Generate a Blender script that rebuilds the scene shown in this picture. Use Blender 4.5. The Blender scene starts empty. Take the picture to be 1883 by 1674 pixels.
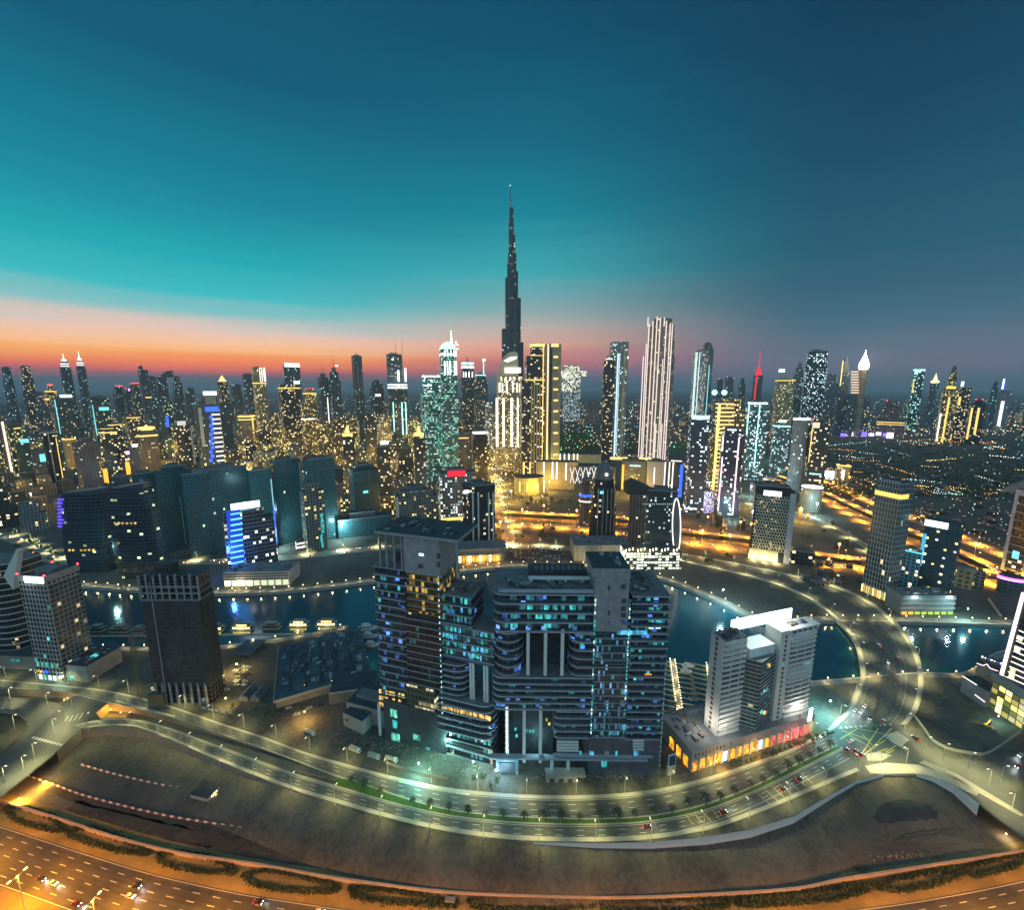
import bpy, bmesh, math, random
from math import sin, cos, tan, atan, atan2, pi, radians, sqrt
from mathutils import Vector, Matrix, geometry
S = bpy.context.scene
COL = S.collection
rnd = random.Random(11)

# ------------------------------------------------------------------ camera
PW, PH = 1883.0, 1674.0
CX, CY, F, HOR, CAMZ = PW / 2, PH / 2, 760.0, 715.0, 250.0
PIT = atan((CY - HOR) / F)
SP, CP = sin(PIT), cos(PIT)
cam = bpy.data.cameras.new('camera')
camo = bpy.data.objects.new('camera', cam)
COL.objects.link(camo)
camo.location = (0, 0, CAMZ)
camo.rotation_euler = (pi / 2 - PIT, 0, 0)
cam.sensor_fit = 'HORIZONTAL'
cam.sensor_width = 36
cam.lens = 36 * F / PW
cam.clip_start = 1
cam.clip_end = 120000
S.camera = camo
S.view_settings.view_transform = 'Standard'
S.view_settings.look = 'None'
S.view_settings.exposure = 0.0
S.view_settings.gamma = 1.0
S.cycles.use_denoising = True
S.cycles.max_bounces = 5
S.cycles.diffuse_bounces = 2
S.cycles.glossy_bounces = 3
S.cycles.volume_bounces = 0
S.cycles.sample_clamp_indirect = 3.0
S.cycles.sample_clamp_direct = 0.0
S.cycles.caustics_reflective = False
S.cycles.caustics_refractive = False

def lin(c):
    return tuple(((v / 255) / 12.92 if v / 255 <= .04045 else ((v / 255 + .055) / 1.055) ** 2.4) for v in c)

# ------------------------------------------------------------------ dusk sky
w = bpy.data.worlds.new('World')
S.world = w
w.use_nodes = True
nt = w.node_tree
for n in list(nt.nodes):
    nt.nodes.remove(n)
def N(t, **k):
    n = nt.nodes.new(t)
    for a, b in k.items():
        setattr(n, a, b)
    return n
tc = N('ShaderNodeTexCoord')
sx = N('ShaderNodeSeparateXYZ')
nt.links.new(tc.outputs['Generated'], sx.inputs[0])
def ramp(pts, src):
    r = N('ShaderNodeValToRGB')
    e = r.color_ramp.elements
    for i, (p, c) in enumerate(pts):
        el = e[0] if i == 0 else (e[1] if i == 1 else e.new(p))
        el.position = p
        el.color = (*lin(c), 1)
    nt.links.new(src, r.inputs[0])
    return r
sky_noise = N('ShaderNodeTexNoise')
sky_noise.inputs['Scale'].default_value = 2.2
sky_noise.inputs['Detail'].default_value = 3
smap = N('ShaderNodeMapping')
smap.inputs['Scale'].default_value = (1, 1, 26)
nt.links.new(tc.outputs['Generated'], smap.inputs[0])
nt.links.new(smap.outputs[0], sky_noise.inputs['Vector'])
mz = N('ShaderNodeMath', operation='MULTIPLY_ADD')
nt.links.new(sky_noise.outputs[0], mz.inputs[0])
mz.inputs[1].default_value = .04
mz.inputs[2].default_value = -.02
az_ = N('ShaderNodeMath', operation='ADD')
nt.links.new(sx.outputs['Z'], az_.inputs[0])
nt.links.new(mz.outputs[0], az_.inputs[1])
zz = N('ShaderNodeMath', operation='MULTIPLY')
nt.links.new(az_.outputs[0], zz.inputs[0])
zz.inputs[1].default_value = 1 / .7
D7 = 1 / .7
rl = ramp([(0, (92, 80, 100)), (.020*D7, (120, 82, 96)), (.034*D7, (228, 88, 76)), (.048*D7, (255, 118, 48)), (.066*D7, (255, 170, 80)), (.086*D7, (252, 190, 140)),
           (.110*D7, (224, 196, 182)), (.138*D7, (150, 196, 196)), (.175*D7, (58, 196, 202)), (.235*D7, (20, 174, 186)), (.33*D7, (6, 136, 160)), (.50*D7, (4, 90, 122)), (.7*D7, (14, 78, 110))], zz.outputs[0])
rc = ramp([(0, (86, 80, 102)), (.03*D7, (104, 84, 106)), (.062*D7, (198, 106, 106)), (.10*D7, (218, 156, 136)), (.14*D7, (194, 178, 168)), (.185*D7, (136, 176, 179)), (.25*D7, (64, 174, 182)),
           (.36*D7, (14, 136, 156)), (.46*D7, (8, 108, 136)), (.6*D7, (5, 78, 108)), (.7*D7, (5, 68, 98))], zz.outputs[0])
rr = ramp([(0, (92, 86, 112)), (.04*D7, (98, 96, 118)), (.08*D7, (82, 98, 116)), (.14*D7, (56, 98, 118)), (.24*D7, (30, 92, 115)), (.38*D7, (14, 74, 101)), (.55*D7, (6, 54, 82)), (.7*D7, (5, 46, 72))], zz.outputs[0])
azf = N('ShaderNodeMapRange')
azf.inputs['From Min'].default_value = -.55
azf.inputs['From Max'].default_value = .12
azf.interpolation_type = 'SMOOTHSTEP'
nt.links.new(sx.outputs['X'], azf.inputs[0])
azg = N('ShaderNodeMapRange')
azg.inputs['From Min'].default_value = -.02
azg.inputs['From Max'].default_value = .60
azg.interpolation_type = 'SMOOTHSTEP'
nt.links.new(sx.outputs['X'], azg.inputs[0])
m1 = N('ShaderNodeMix', data_type='RGBA')
nt.links.new(azf.outputs[0], m1.inputs[0])
nt.links.new(rl.outputs[0], m1.inputs[6])
nt.links.new(rc.outputs[0], m1.inputs[7])
m2 = N('ShaderNodeMix', data_type='RGBA')
nt.links.new(azg.outputs[0], m2.inputs[0])
nt.links.new(m1.outputs[2], m2.inputs[6])
nt.links.new(rr.outputs[0], m2.inputs[7])
bg = N('ShaderNodeBackground')
# unseen sky overhead and behind the camera, brightened to fill facades and roofs
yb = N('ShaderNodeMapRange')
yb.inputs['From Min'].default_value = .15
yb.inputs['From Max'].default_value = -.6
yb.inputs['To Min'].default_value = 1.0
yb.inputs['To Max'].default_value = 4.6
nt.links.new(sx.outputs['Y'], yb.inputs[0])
zb = N('ShaderNodeMapRange')
zb.inputs['From Min'].default_value = .68
zb.inputs['From Max'].default_value = .95
zb.inputs['To Max'].default_value = 1.2
nt.links.new(sx.outputs['Z'], zb.inputs[0])
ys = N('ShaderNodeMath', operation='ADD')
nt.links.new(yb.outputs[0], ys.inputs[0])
zl = N('ShaderNodeMapRange')     # the afterglow near the horizon, seen through kilometres of haze
zl.interpolation_type = 'SMOOTHSTEP'
zl.inputs['From Min'].default_value = .20
zl.inputs['From Max'].default_value = .02
zl.inputs['To Max'].default_value = .55
nt.links.new(sx.outputs['Z'], zl.inputs[0])
zs = N('ShaderNodeMath', operation='ADD')
nt.links.new(zb.outputs[0], zs.inputs[0])
nt.links.new(zl.outputs[0], zs.inputs[1])
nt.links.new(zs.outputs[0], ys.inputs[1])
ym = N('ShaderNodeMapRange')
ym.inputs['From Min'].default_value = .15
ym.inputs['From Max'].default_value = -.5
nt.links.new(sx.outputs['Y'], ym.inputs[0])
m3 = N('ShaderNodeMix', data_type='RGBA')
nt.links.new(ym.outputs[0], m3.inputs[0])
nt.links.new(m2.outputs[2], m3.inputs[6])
m3.inputs[7].default_value = (.062, .108, .135, 1)  # fill tint of the brightened rear sky
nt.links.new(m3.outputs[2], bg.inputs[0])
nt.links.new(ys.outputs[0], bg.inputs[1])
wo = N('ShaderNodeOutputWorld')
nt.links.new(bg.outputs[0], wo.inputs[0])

# the last glow of the set sun, low behind the skyline
sl = bpy.data.lights.new('sun', 'SUN')
sl.energy = .10
sl.angle = radians(12)
sl.color = (1, .6, .4)
so = bpy.data.objects.new('sun', sl)
COL.objects.link(so)
so.rotation_euler = (radians(87), 0, radians(-40 + 180 + 80))

# ------------------------------------------------------------------ picture <-> place
def ray(px, py):
    a, b = (px - CX) / F, (CY - py) / F
    return Vector((a, CP + b * SP, -SP + b * CP))
def G(px, py, z=0.0):
    d = ray(px, py)
    t = (z - CAMZ) / d.z
    return Vector((d.x * t, d.y * t, z))
def depth(p):
    return p.y * CP - (p.z - CAMZ) * SP
def ztop(p, py):
    b = (CY - py) / F
    return CAMZ + p.y * (b * CP - SP) / (CP + b * SP)

# ------------------------------------------------------------------ materials
MATS = {}
def newmat(name):
    m = bpy.data.materials.new(name)
    m.use_nodes = True
    t = m.node_tree
    b = t.nodes['Principled BSDF']
    return m, t, b
def mat(name, col, rough=.7, metal=0.0, var=.25, scale=.08, col2=None, bump=0.0, detail=6, fine=.3):
    """painted / concrete / sand: noise-varied colour"""
    if name in MATS:
        return MATS[name]
    m, t, b = newmat(name)
    L = t.links.new
    g = t.nodes.new('ShaderNodeNewGeometry')
    n = t.nodes.new('ShaderNodeTexNoise')
    n.inputs['Scale'].default_value = scale
    n.inputs['Detail'].default_value = detail
    n.inputs['Roughness'].default_value = .65
    L(g.outputs['Position'], n.inputs['Vector'])
    n2 = t.nodes.new('ShaderNodeTexNoise')
    n2.inputs['Scale'].default_value = scale * 13
    n2.inputs['Detail'].default_value = 4
    L(g.outputs['Position'], n2.inputs['Vector'])
    av = t.nodes.new('ShaderNodeMath')
    av.operation = 'MULTIPLY_ADD'
    av.inputs[1].default_value = fine
    L(n2.outputs[0], av.inputs[0])
    sb = t.nodes.new('ShaderNodeMath')
    sb.inputs[1].default_value = -.5 * fine
    L(n.outputs[0], sb.inputs[0])
    L(sb.outputs[0], av.inputs[2])
    r = t.nodes.new('ShaderNodeValToRGB')
    c2 = col2 or tuple(c * (1 - var) for c in col)
    c1 = col if col2 else tuple(min(1, c * (1 + var)) for c in col)
    r.color_ramp.elements[0].color = (*c2, 1)
    r.color_ramp.elements[0].position = .3
    r.color_ramp.elements[1].color = (*c1, 1)
    r.color_ramp.elements[1].position = .7
    L(av.outputs[0], r.inputs[0])
    L(r.outputs[0], b.inputs['Base Color'])
    b.inputs['Roughness'].default_value = rough
    b.inputs['Metallic'].default_value = metal
    if bump:
        bp = t.nodes.new('ShaderNodeBump')
        bp.inputs['Strength'].default_value = bump
        bp.inputs['Distance'].default_value = .6
        L(av.outputs[0], bp.inputs['Height'])
        L(bp.outputs[0], b.inputs['Normal'])
    MATS[name] = m
    return m
def glow(name, col, e, sample=False, room=False):
    if name in MATS:
        return MATS[name]
    m, t, b = newmat(name)
    b.inputs['Base Color'].default_value = (.05, .05, .05, 1)
    b.inputs['Emission Color'].default_value = (*col, 1)
    b.inputs['Emission Strength'].default_value = e
    if room:  # uneven light of a lived-in room: furniture, blinds, ceiling lamps
        g = t.nodes.new('ShaderNodeNewGeometry')
        mp = t.nodes.new('ShaderNodeMapping')
        mp.inputs['Scale'].default_value = (.9, .9, .45)
        n = t.nodes.new('ShaderNodeTexNoise')
        n.inputs['Scale'].default_value = .45
        n.inputs['Detail'].default_value = 1
        r = t.nodes.new('ShaderNodeMapRange')
        r.inputs['From Min'].default_value = .38
        r.inputs['From Max'].default_value = .72
        r.inputs['To Min'].default_value = e * .3
        r.inputs['To Max'].default_value = e * 1.8
        for a, b_ in ((g.outputs['Position'], mp.inputs[0]), (mp.outputs[0], n.inputs['Vector']), (n.outputs[0], r.inputs[0]), (r.outputs[0], b.inputs['Emission Strength'])):
            t.links.new(a, b_)
    m.cycles.emission_sampling = 'AUTO' if sample else 'NONE'
    MATS[name] = m
    return m
def fac(name, wall, glass, bay=4, flo=4, fx=.7, fz=.6, p=.15, ca=(1, .75, .35), cb=(.8, .95, 1), e=3, mix=.35, rough=.22, clump=1.0, gl=0.0):
    """facade: wall grid with glass panes, some of them lit"""
    if name in MATS:
        return MATS[name]
    m, t, b = newmat(name)
    L = t.links.new
    def M(op, a, c=None, d=None):
        n = t.nodes.new('ShaderNodeMath')
        n.operation = op
        for i, v in enumerate((a, c, d)):
            if v is None:
                continue
            if isinstance(v, (int, float)):
                n.inputs[i].default_value = v
            else:
                L(v, n.inputs[i])
        return n.outputs[0]
    uv = t.nodes.new('ShaderNodeUVMap')
    uv.uv_map = 'uv'
    s = t.nodes.new('ShaderNodeSeparateXYZ')
    L(uv.outputs[0], s.inputs[0])
    oi = t.nodes.new('ShaderNodeObjectInfo')
    U = M('DIVIDE', s.outputs[0], bay)
    V = M('DIVIDE', s.outputs[1], flo)
    uf, vf = M('FLOOR', U), M('FLOOR', V)
    fu, fv = M('FRACT', U), M('FRACT', V)
    mu = M('LESS_THAN', M('ABSOLUTE', M('SUBTRACT', fu, .5)), fx / 2)
    mv = M('LESS_THAN', M('ABSOLUTE', M('SUBTRACT', fv, .5)), fz / 2)
    mk = M('MULTIPLY', mu, mv)
    rz = M('MULTIPLY', oi.outputs['Random'], 97.0)
    cb_ = t.nodes.new('ShaderNodeCombineXYZ')
    L(uf, cb_.inputs[0]); L(vf, cb_.inputs[1]); L(rz, cb_.inputs[2])
    wn = t.nodes.new('ShaderNodeTexWhiteNoise')
    wn.noise_dimensions = '3D'
    L(cb_.outputs[0], wn.inputs['Vector'])
    sc = t.nodes.new('ShaderNodeSeparateColor')
    L(wn.outputs['Color'], sc.inputs[0])
    cn = t.nodes.new('ShaderNodeTexNoise')
    cn.inputs['Scale'].default_value = .17
    cn.inputs['Detail'].default_value = 2
    vs_ = t.nodes.new('ShaderNodeVectorMath')
    vs_.operation = 'MULTIPLY'
    vs_.inputs[1].default_value = (.55, 2.6, 1)
    L(cb_.outputs[0], vs_.inputs[0])
    L(vs_.outputs[0], cn.inputs['Vector'])
    thr = M('MULTIPLY', M('MULTIPLY', M('MAXIMUM', M('SUBTRACT', cn.outputs[0], .5 - .5 / max(clump, .01) * .55), .02), 2.0 * clump), p * 1.3)
    lit = M('LESS_THAN', wn.outputs['Value'], thr)
    inten = M('MULTIPLY_ADD', M('POWER', sc.outputs[1], 2.0), 2.4, .45)
    em = M('MULTIPLY', M('MULTIPLY', mk, lit), M('MULTIPLY', inten, e))
    if gl:
        em = M('ADD', em, M('MULTIPLY', mk, gl))
    mixc = t.nodes.new('ShaderNodeMix')
    mixc.data_type = 'RGBA'
    mixc.inputs[6].default_value = (*ca, 1)
    mixc.inputs[7].default_value = (*cb, 1)
    L(M('LESS_THAN', sc.outputs[0], mix), mixc.inputs[0])
    L(mixc.outputs[2], b.inputs['Emission Color'])
    L(em, b.inputs['Emission Strength'])
    gt = t.nodes.new('ShaderNodeMix')
    gt.data_type = 'RGBA'
    gt.inputs[6].default_value = (*[v * .55 for v in glass], 1)
    gt.inputs[7].default_value = (*[min(1, v * 1.5) for v in glass], 1)
    L(sc.outputs[2], gt.inputs[0])
    bc = t.nodes.new('ShaderNodeMix')
    bc.data_type = 'RGBA'
    wnz = t.nodes.new('ShaderNodeTexNoise')
    wnz.inputs['Scale'].default_value = .07
    wnz.inputs['Detail'].default_value = 5
    L(uv.outputs[0], wnz.inputs['Vector'])
    wr = t.nodes.new('ShaderNodeValToRGB')
    wr.color_ramp.elements[0].color = (*[v * .75 for v in wall], 1)
    wr.color_ramp.elements[0].position = .35
    wr.color_ramp.elements[1].color = (*[min(1, v * 1.15) for v in wall], 1)
    wr.color_ramp.elements[1].position = .65
    L(wnz.outputs[0], wr.inputs[0])
    L(wr.outputs[0], bc.inputs[6])
    L(gt.outputs[2], bc.inputs[7])
    L(mk, bc.inputs[0])
    L(bc.outputs[2], b.inputs['Base Color'])
    L(M('MULTIPLY_ADD', mk, rough - .75, .75), b.inputs['Roughness'])
    m.cycles.emission_sampling = 'NONE'
    MATS[name] = m
    return m

# ------------------------------------------------------------------ meshes
class MB:
    def __init__(s):
        s.v, s.f, s.uv, s.mi = [], [], [], []
    def face(s, pts, uvs=None, mi=0):
        i = len(s.v)
        s.v += [tuple(p) for p in pts]
        s.f.append(tuple(range(i, i + len(pts))))
        s.uv.append(uvs or [(p[0], p[1]) for p in pts])
        s.mi.append(mi)
    def prism(s, poly, z0, z1, mi=0, mt=1, top=None, bottom=True):
        """poly counter-clockwise [(x,y)]; top may be another outline of the same length; z1 may be a list"""
        top = top or poly
        n = len(poly)
        zt = z1 if isinstance(z1, (list, tuple)) else [z1] * n
        u = 0.0
        for i in range(n):
            j = (i + 1) % n
            a, b, c, d = poly[i], poly[j], top[j], top[i]
            l = math.hypot(b[0] - a[0], b[1] - a[1])
            s.face([(a[0], a[1], z0), (b[0], b[1], z0), (c[0], c[1], zt[j]), (d[0], d[1], zt[i])],
                   [(u, z0), (u + l, z0), (u + l, zt[j]), (u, zt[i])], mi)
            u += l
        s.face([(p[0], p[1], zt[i]) for i, p in enumerate(top)], None, mt)
        if bottom:
            s.face([(p[0], p[1], z0) for p in reversed(poly)], None, mt)
        return s
    def box(s, x0, x1, y0, y1, z0, z1, mi=0, mt=1):
        return s.prism([(x0, y0), (x1, y0), (x1, y1), (x0, y1)], z0, z1, mi, mt)
    def tube(s, a, b, r0, r1=None, n=6, mi=0):
        a, b = Vector(a), Vector(b)
        r1 = r0 if r1 is None else r1
        d = (b - a).normalized()
        x = d.orthogonal().normalized()
        y = d.cross(x)
        A = [a + (x * cos(2 * pi * i / n) + y * sin(2 * pi * i / n)) * r0 for i in range(n)]
        B = [b + (x * cos(2 * pi * i / n) + y * sin(2 * pi * i / n)) * max(r1, 1e-3) for i in range(n)]
        L = (b - a).length
        for i in range(n):
            j = (i + 1) % n
            s.face([A[i], A[j], B[j], B[i]], [(i, 0), (i + 1, 0), (i + 1, L), (i, L)], mi)
        s.face(list(reversed(A)), None, mi)
        s.face(B, None, mi)
        return s
    def lathe(s, prof, n=14, c=(0, 0), mi=0, sx=1, sy=1):
        """prof [(r,z)] bottom to top"""
        for (r0, z0), (r1, z1) in zip(prof, prof[1:]):
            for i in range(n):
                a0, a1 = 2 * pi * i / n, 2 * pi * (i + 1) / n
                P = lambda r, a, z: (c[0] + r * cos(a) * sx, c[1] + r * sin(a) * sy, z)
                R = max(r0, r1)
                s.face([P(r0, a0, z0), P(r0, a1, z0), P(max(r1, 1e-3), a1, z1), P(max(r1, 1e-3), a0, z1)],
                       [(a0 * R, z0), (a1 * R, z0), (a1 * R, z1), (a0 * R, z1)], mi)
        return s
    def ball(s, c, r, n=6, m=4, mi=0):
        return s.lathe([(r * sin(pi * k / m) if 0 < k < m else 1e-3, c[2] - r * cos(pi * k / m)) for k in range(m + 1)], n, (c[0], c[1]), mi)
    def build(s, name, mats, parent=None, loc=None):
        me = bpy.data.meshes.new(name)
        vs, mp, idx = [], {}, []
        for p in s.v:
            k = (round(p[0], 3), round(p[1], 3), round(p[2], 3))
            if k not in mp:
                mp[k] = len(vs)
                vs.append(p)
            idx.append(mp[k])
        fs, keep = [], []
        for q, f in enumerate(s.f):
            g = [idx[i] for i in f]
            h = [k for i, k in enumerate(g) if k != g[i - 1]]
            if len(set(h)) < 3 or len(h) != len(g) and len(set(g)) < 3:
                continue
            if len(h) != len(g):
                uvs = [s.uv[q][i] for i, k in enumerate(g) if k != g[i - 1]]
            else:
                uvs = s.uv[q]
            if len(set(h)) != len(h):
                continue
            fs.append(h)
            keep.append((uvs, s.mi[q]))
        me.from_pydata(vs, [], fs)
        ul = me.uv_layers.new(name='uv')
        for poly, (uvs, mi) in zip(me.polygons, keep):
            for li, q in zip(poly.loop_indices, uvs):
                ul.data[li].uv = (q[0], q[1])
            poly.material_index = mi
        mats = mats if isinstance(mats, (list, tuple)) else [mats]
        for m in mats:
            me.materials.append(m)
        o = bpy.data.objects.new(name, me)
        COL.objects.link(o)
        if parent:
            o.parent = parent
        if loc:
            o.location = loc
        return o
def tag(o, label, cat, group=None):
    o['label'] = label
    o['category'] = cat
    if group:
        o['group'] = group
    return o
def thing(name, label, cat, loc=(0, 0, 0), rz=0.0, group=None):
    o = bpy.data.objects.new(name, None)
    COL.objects.link(o)
    o.location = loc
    o.rotation_euler = (0, 0, rz)
    o.empty_display_size = 1
    return tag(o, label, cat, group)
def struct(o):
    o['kind'] = 'structure'
    return o
def dup(root, loc, rz=None, label=None, group=None, scale=None):
    r = root.copy()
    COL.objects.link(r)
    r.location = loc
    if rz is not None:
        r.rotation_euler = (0, 0, rz)
    if label:
        r['label'] = label
    if group:
        r['group'] = group
    if scale:
        r.scale = scale if isinstance(scale, (tuple, list)) else (scale,) * 3
    if root.name not in CH:
        CH[root.name] = [(ch, list(ch.children)) for ch in root.children]
    for ch, gs in CH[root.name]:
        c = ch.copy()
        COL.objects.link(c)
        c.parent = r
        for g in gs:
            d = g.copy()
            COL.objects.link(d)
            d.parent = c
    return r
CH = {}
def smooth(pts, n=6):
    """Catmull-Rom through world points"""
    P = [Vector(p) for p in pts]
    P = [P[0] * 2 - P[1]] + P + [P[-1] * 2 - P[-2]]
    out = []
    for i in range(1, len(P) - 2):
        p0, p1, p2, p3 = P[i - 1:i + 3]
        for k in range(n):
            t = k / n
            out.append(.5 * ((2 * p1) + (p2 - p0) * t + (2 * p0 - 5 * p1 + 4 * p2 - p3) * t * t + (3 * p1 - p0 - 3 * p2 + p3) * t ** 3))
    out.append(P[-2])
    return out
def resample(pts, n):
    L = [0.0]
    for a, b in zip(pts, pts[1:]):
        L.append(L[-1] + (b - a).length)
    out, k = [], 0
    for i in range(n):
        d = L[-1] * i / (n - 1)
        while k < len(L) - 2 and L[k + 1] < d:
            k += 1
        s_ = (d - L[k]) / max(L[k + 1] - L[k], 1e-6)
        out.append(pts[k].lerp(pts[k + 1], s_))
    return out
def along(pts, step, off=0.0, start=0.0):
    """points + heading every step metres"""
    out, acc = [], start
    d = 0.0
    for a, b in zip(pts, pts[1:]):
        l = (b - a).length
        if l < 1e-6:
            continue
        t = (b - a) / l
        while acc <= d + l:
            q = a + t * (acc - d)
            nrm = Vector((t.y, -t.x, 0))
            out.append((q + nrm * off, atan2(t.y, t.x)))
            acc += step
        d += l
    return out
def offs(pts, o):
    out = []
    for i, p in enumerate(pts):
        t = (pts[min(i + 1, len(pts) - 1)] - pts[max(i - 1, 0)]).normalized()
        out.append(p + Vector((t.y, -t.x, 0)) * o)
    return out
def strip(name, A, B, z, th, m, zl=None):
    """sheet with thickness between two lines of equal count; u across, v along"""
    mb = MB()
    v = 0.0
    for i in range(len(A) - 1):
        a, b, c, d = A[i], B[i], B[i + 1], A[i + 1]
        v2 = v + ((d - a).length + (c - b).length) / 2
        w0, w1 = (b - a).length, (c - d).length
        Z = lambda p, q: (p.x, p.y, p.z + q)
        mb.face([Z(a, z), Z(b, z), Z(c, z), Z(d, z)], [(0, v), (w0, v), (w1, v2), (0, v2)], 0)
        mb.face([Z(b, z), Z(b, z - th), Z(c, z - th), Z(c, z)], [(0, v), (0, v), (0, v2), (0, v2)], 1 if zl else 0)
        mb.face([Z(a, z - th), Z(a, z), Z(d, z), Z(d, z - th)], [(0, v), (0, v), (0, v2), (0, v2)], 1 if zl else 0)
        mb.face([Z(a, z - th), Z(d, z - th), Z(c, z - th), Z(b, z - th)], [(0, v), (0, v), (0, v2), (0, v2)], 1 if zl else 0)
        v = v2
    o = mb.build(name, [m, zl] if zl else [m])
    fixn(o)
    return o
def fixn(o):
    bm = bmesh.new()
    bm.from_mesh(o.data)
    bmesh.ops.recalc_face_normals(bm, faces=bm.faces)
    bm.to_mesh(o.data)
    bm.free()
def light(name, kind, col, power, loc, parent=None, size=.6, spot=None, data=None):
    if data is None:
        data = bpy.data.lights.new(name, kind)
        data.color = col
        data.energy = power
        if kind != 'AREA':
            data.shadow_soft_size = size
        if spot:
            data.spot_size = radians(spot)
            data.spot_blend = .95
    o = bpy.data.objects.new(name, data)
    COL.objects.link(o)
    o.location = loc
    if parent:
        o.parent = parent
    return o
class Fr:
    """a building's frame: front line from picture point pL to pR on the ground, x along it, y away from the camera, z up"""
    def __init__(s, name, label, cat, pL, pR, z=0.0, group=None):
        a, b = G(*pL, z), G(*pR, z)
        s.O, s.ex = a, (b - a).normalized()
        s.w = (b - a).length
        s.ey = Vector((-s.ex.y, s.ex.x, 0))
        s.root = thing(name, label, cat, a, atan2(s.ex.y, s.ex.x), group)
        s.z = z
    def p(s, px, py, y=0.0):
        """picture point on the plane y -> local x, z"""
        o = Vector((0, 0, CAMZ)) - s.O
        d = ray(px, py)
        t = (y - o.dot(s.ey)) / d.dot(s.ey)
        q = o + d * t
        return q.dot(s.ex), q.z
    def loc(s, px, py, z=0.0):
        q = G(px, py, z + s.z) - s.O
        return q.dot(s.ex), q.dot(s.ey)
    def W(s, x, y, z):
        return s.O + s.ex * x + s.ey * y + Vector((0, 0, z))
    def box(s, part, x0, x1, y0, y1, z0, z1, m, mr=None, parent=None):
        return MB().box(min(x0, x1), max(x0, x1), y0, y1, z0, z1).build(part, [m, mr or m], parent or s.root)
    def pbox(s, part, px0, px1, pyt, pyb, y0, y1, m, mr=None, parent=None):
        """box whose front rectangle is given in picture points on plane y0"""
        ym = (pyt + pyb) / 2
        x0, x1 = s.p(px0, ym, y0)[0], s.p(px1, ym, y0)[0]
        xm = (px0 + px1) / 2
        return s.box(part, x0, x1, y0, y1, max(s.p(xm, pyb, y0)[1], 0.02), s.p(xm, pyt, y0)[1], m, mr, parent)
    def prof(s, part, pts, y0, y1, m, mr=None, parent=None):
        q = [s.p(a, b, y0) for a, b in pts]
        return profile(part, q, y0, y1, m, mr, parent or s.root)
def profile(part, q, y0, y1, m, mr, parent):
    """outline in x,z pushed through y"""
    ar = sum(a[0] * b[1] - b[0] * a[1] for a, b in zip(q, q[1:] + q[:1]))
    if ar < 0:
        q = q[::-1]
    mb = MB()
    n = len(q)
    mb.face([(x, y0, z) for x, z in q], [(x, z) for x, z in q], 0)
    mb.face([(x, y1, z) for x, z in reversed(q)], [(x, z) for x, z in reversed(q)], 0)
    for i in range(n):
        a, b = q[i], q[(i + 1) % n]
        up = abs(b[0] - a[0]) > abs(b[1] - a[1])
        mb.face([(b[0], y0, b[1]), (a[0], y0, a[1]), (a[0], y1, a[1]), (b[0], y1, b[1])],
                [(0, b[1]), (0, a[1]), (y1 - y0, a[1]), (y1 - y0, b[1])], 1 if up else 0)
    o = mb.build(part, [m, mr or m], parent)
    fixn(o)
    return o
# ------------------------------------------------------------------ shared materials
SAND = mat('sand', (.165, .14, .105), .95, scale=.03, col2=(.055, .049, .044), bump=.45, detail=12, fine=.5)
CITY = mat('city_ground', (.13, .12, .095), .95, scale=.02, col2=(.05, .048, .042), bump=.4, detail=11, fine=.8)
CONC = mat('concrete', (.36, .34, .30), .85, scale=.12, var=.18, bump=.1)
PALE = mat('pale_concrete', (.40, .36, .29), .8, scale=.15, var=.14)
BROWN = mat('brown_wall', (.30, .235, .18), .85, scale=.2, var=.15)
WHITE = mat('white_paint', (.72, .71, .68), .6, scale=.2, var=.08)
DARK = mat('dark_grey', (.06, .065, .07), .6, var=.2)
ROOFM = mat('roof_grey', (.17, .175, .18), .85, scale=.15, var=.3)
ROOFD = mat('roof_dark', (.05, .06, .068), .8, scale=.2, var=.35)
STEEL = mat('steel', (.30, .30, .30), .4, .8, var=.1)
GRASS = mat('grass', (.055, .12, .02), .95, scale=.5, var=.35, bump=.4)
LEAF = mat('leaf', (.05, .085, .025), .8, scale=.7, var=.5)
HEDGE = mat('hedge', (.045, .06, .02), .9, scale=.5, var=.5)
TRUNK = mat('trunk', (.22, .17, .12), .9, scale=1, var=.3)
FLOW = mat('sheet_glass', (.03, .05, .06), .08, scale=.05, var=.3)

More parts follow.
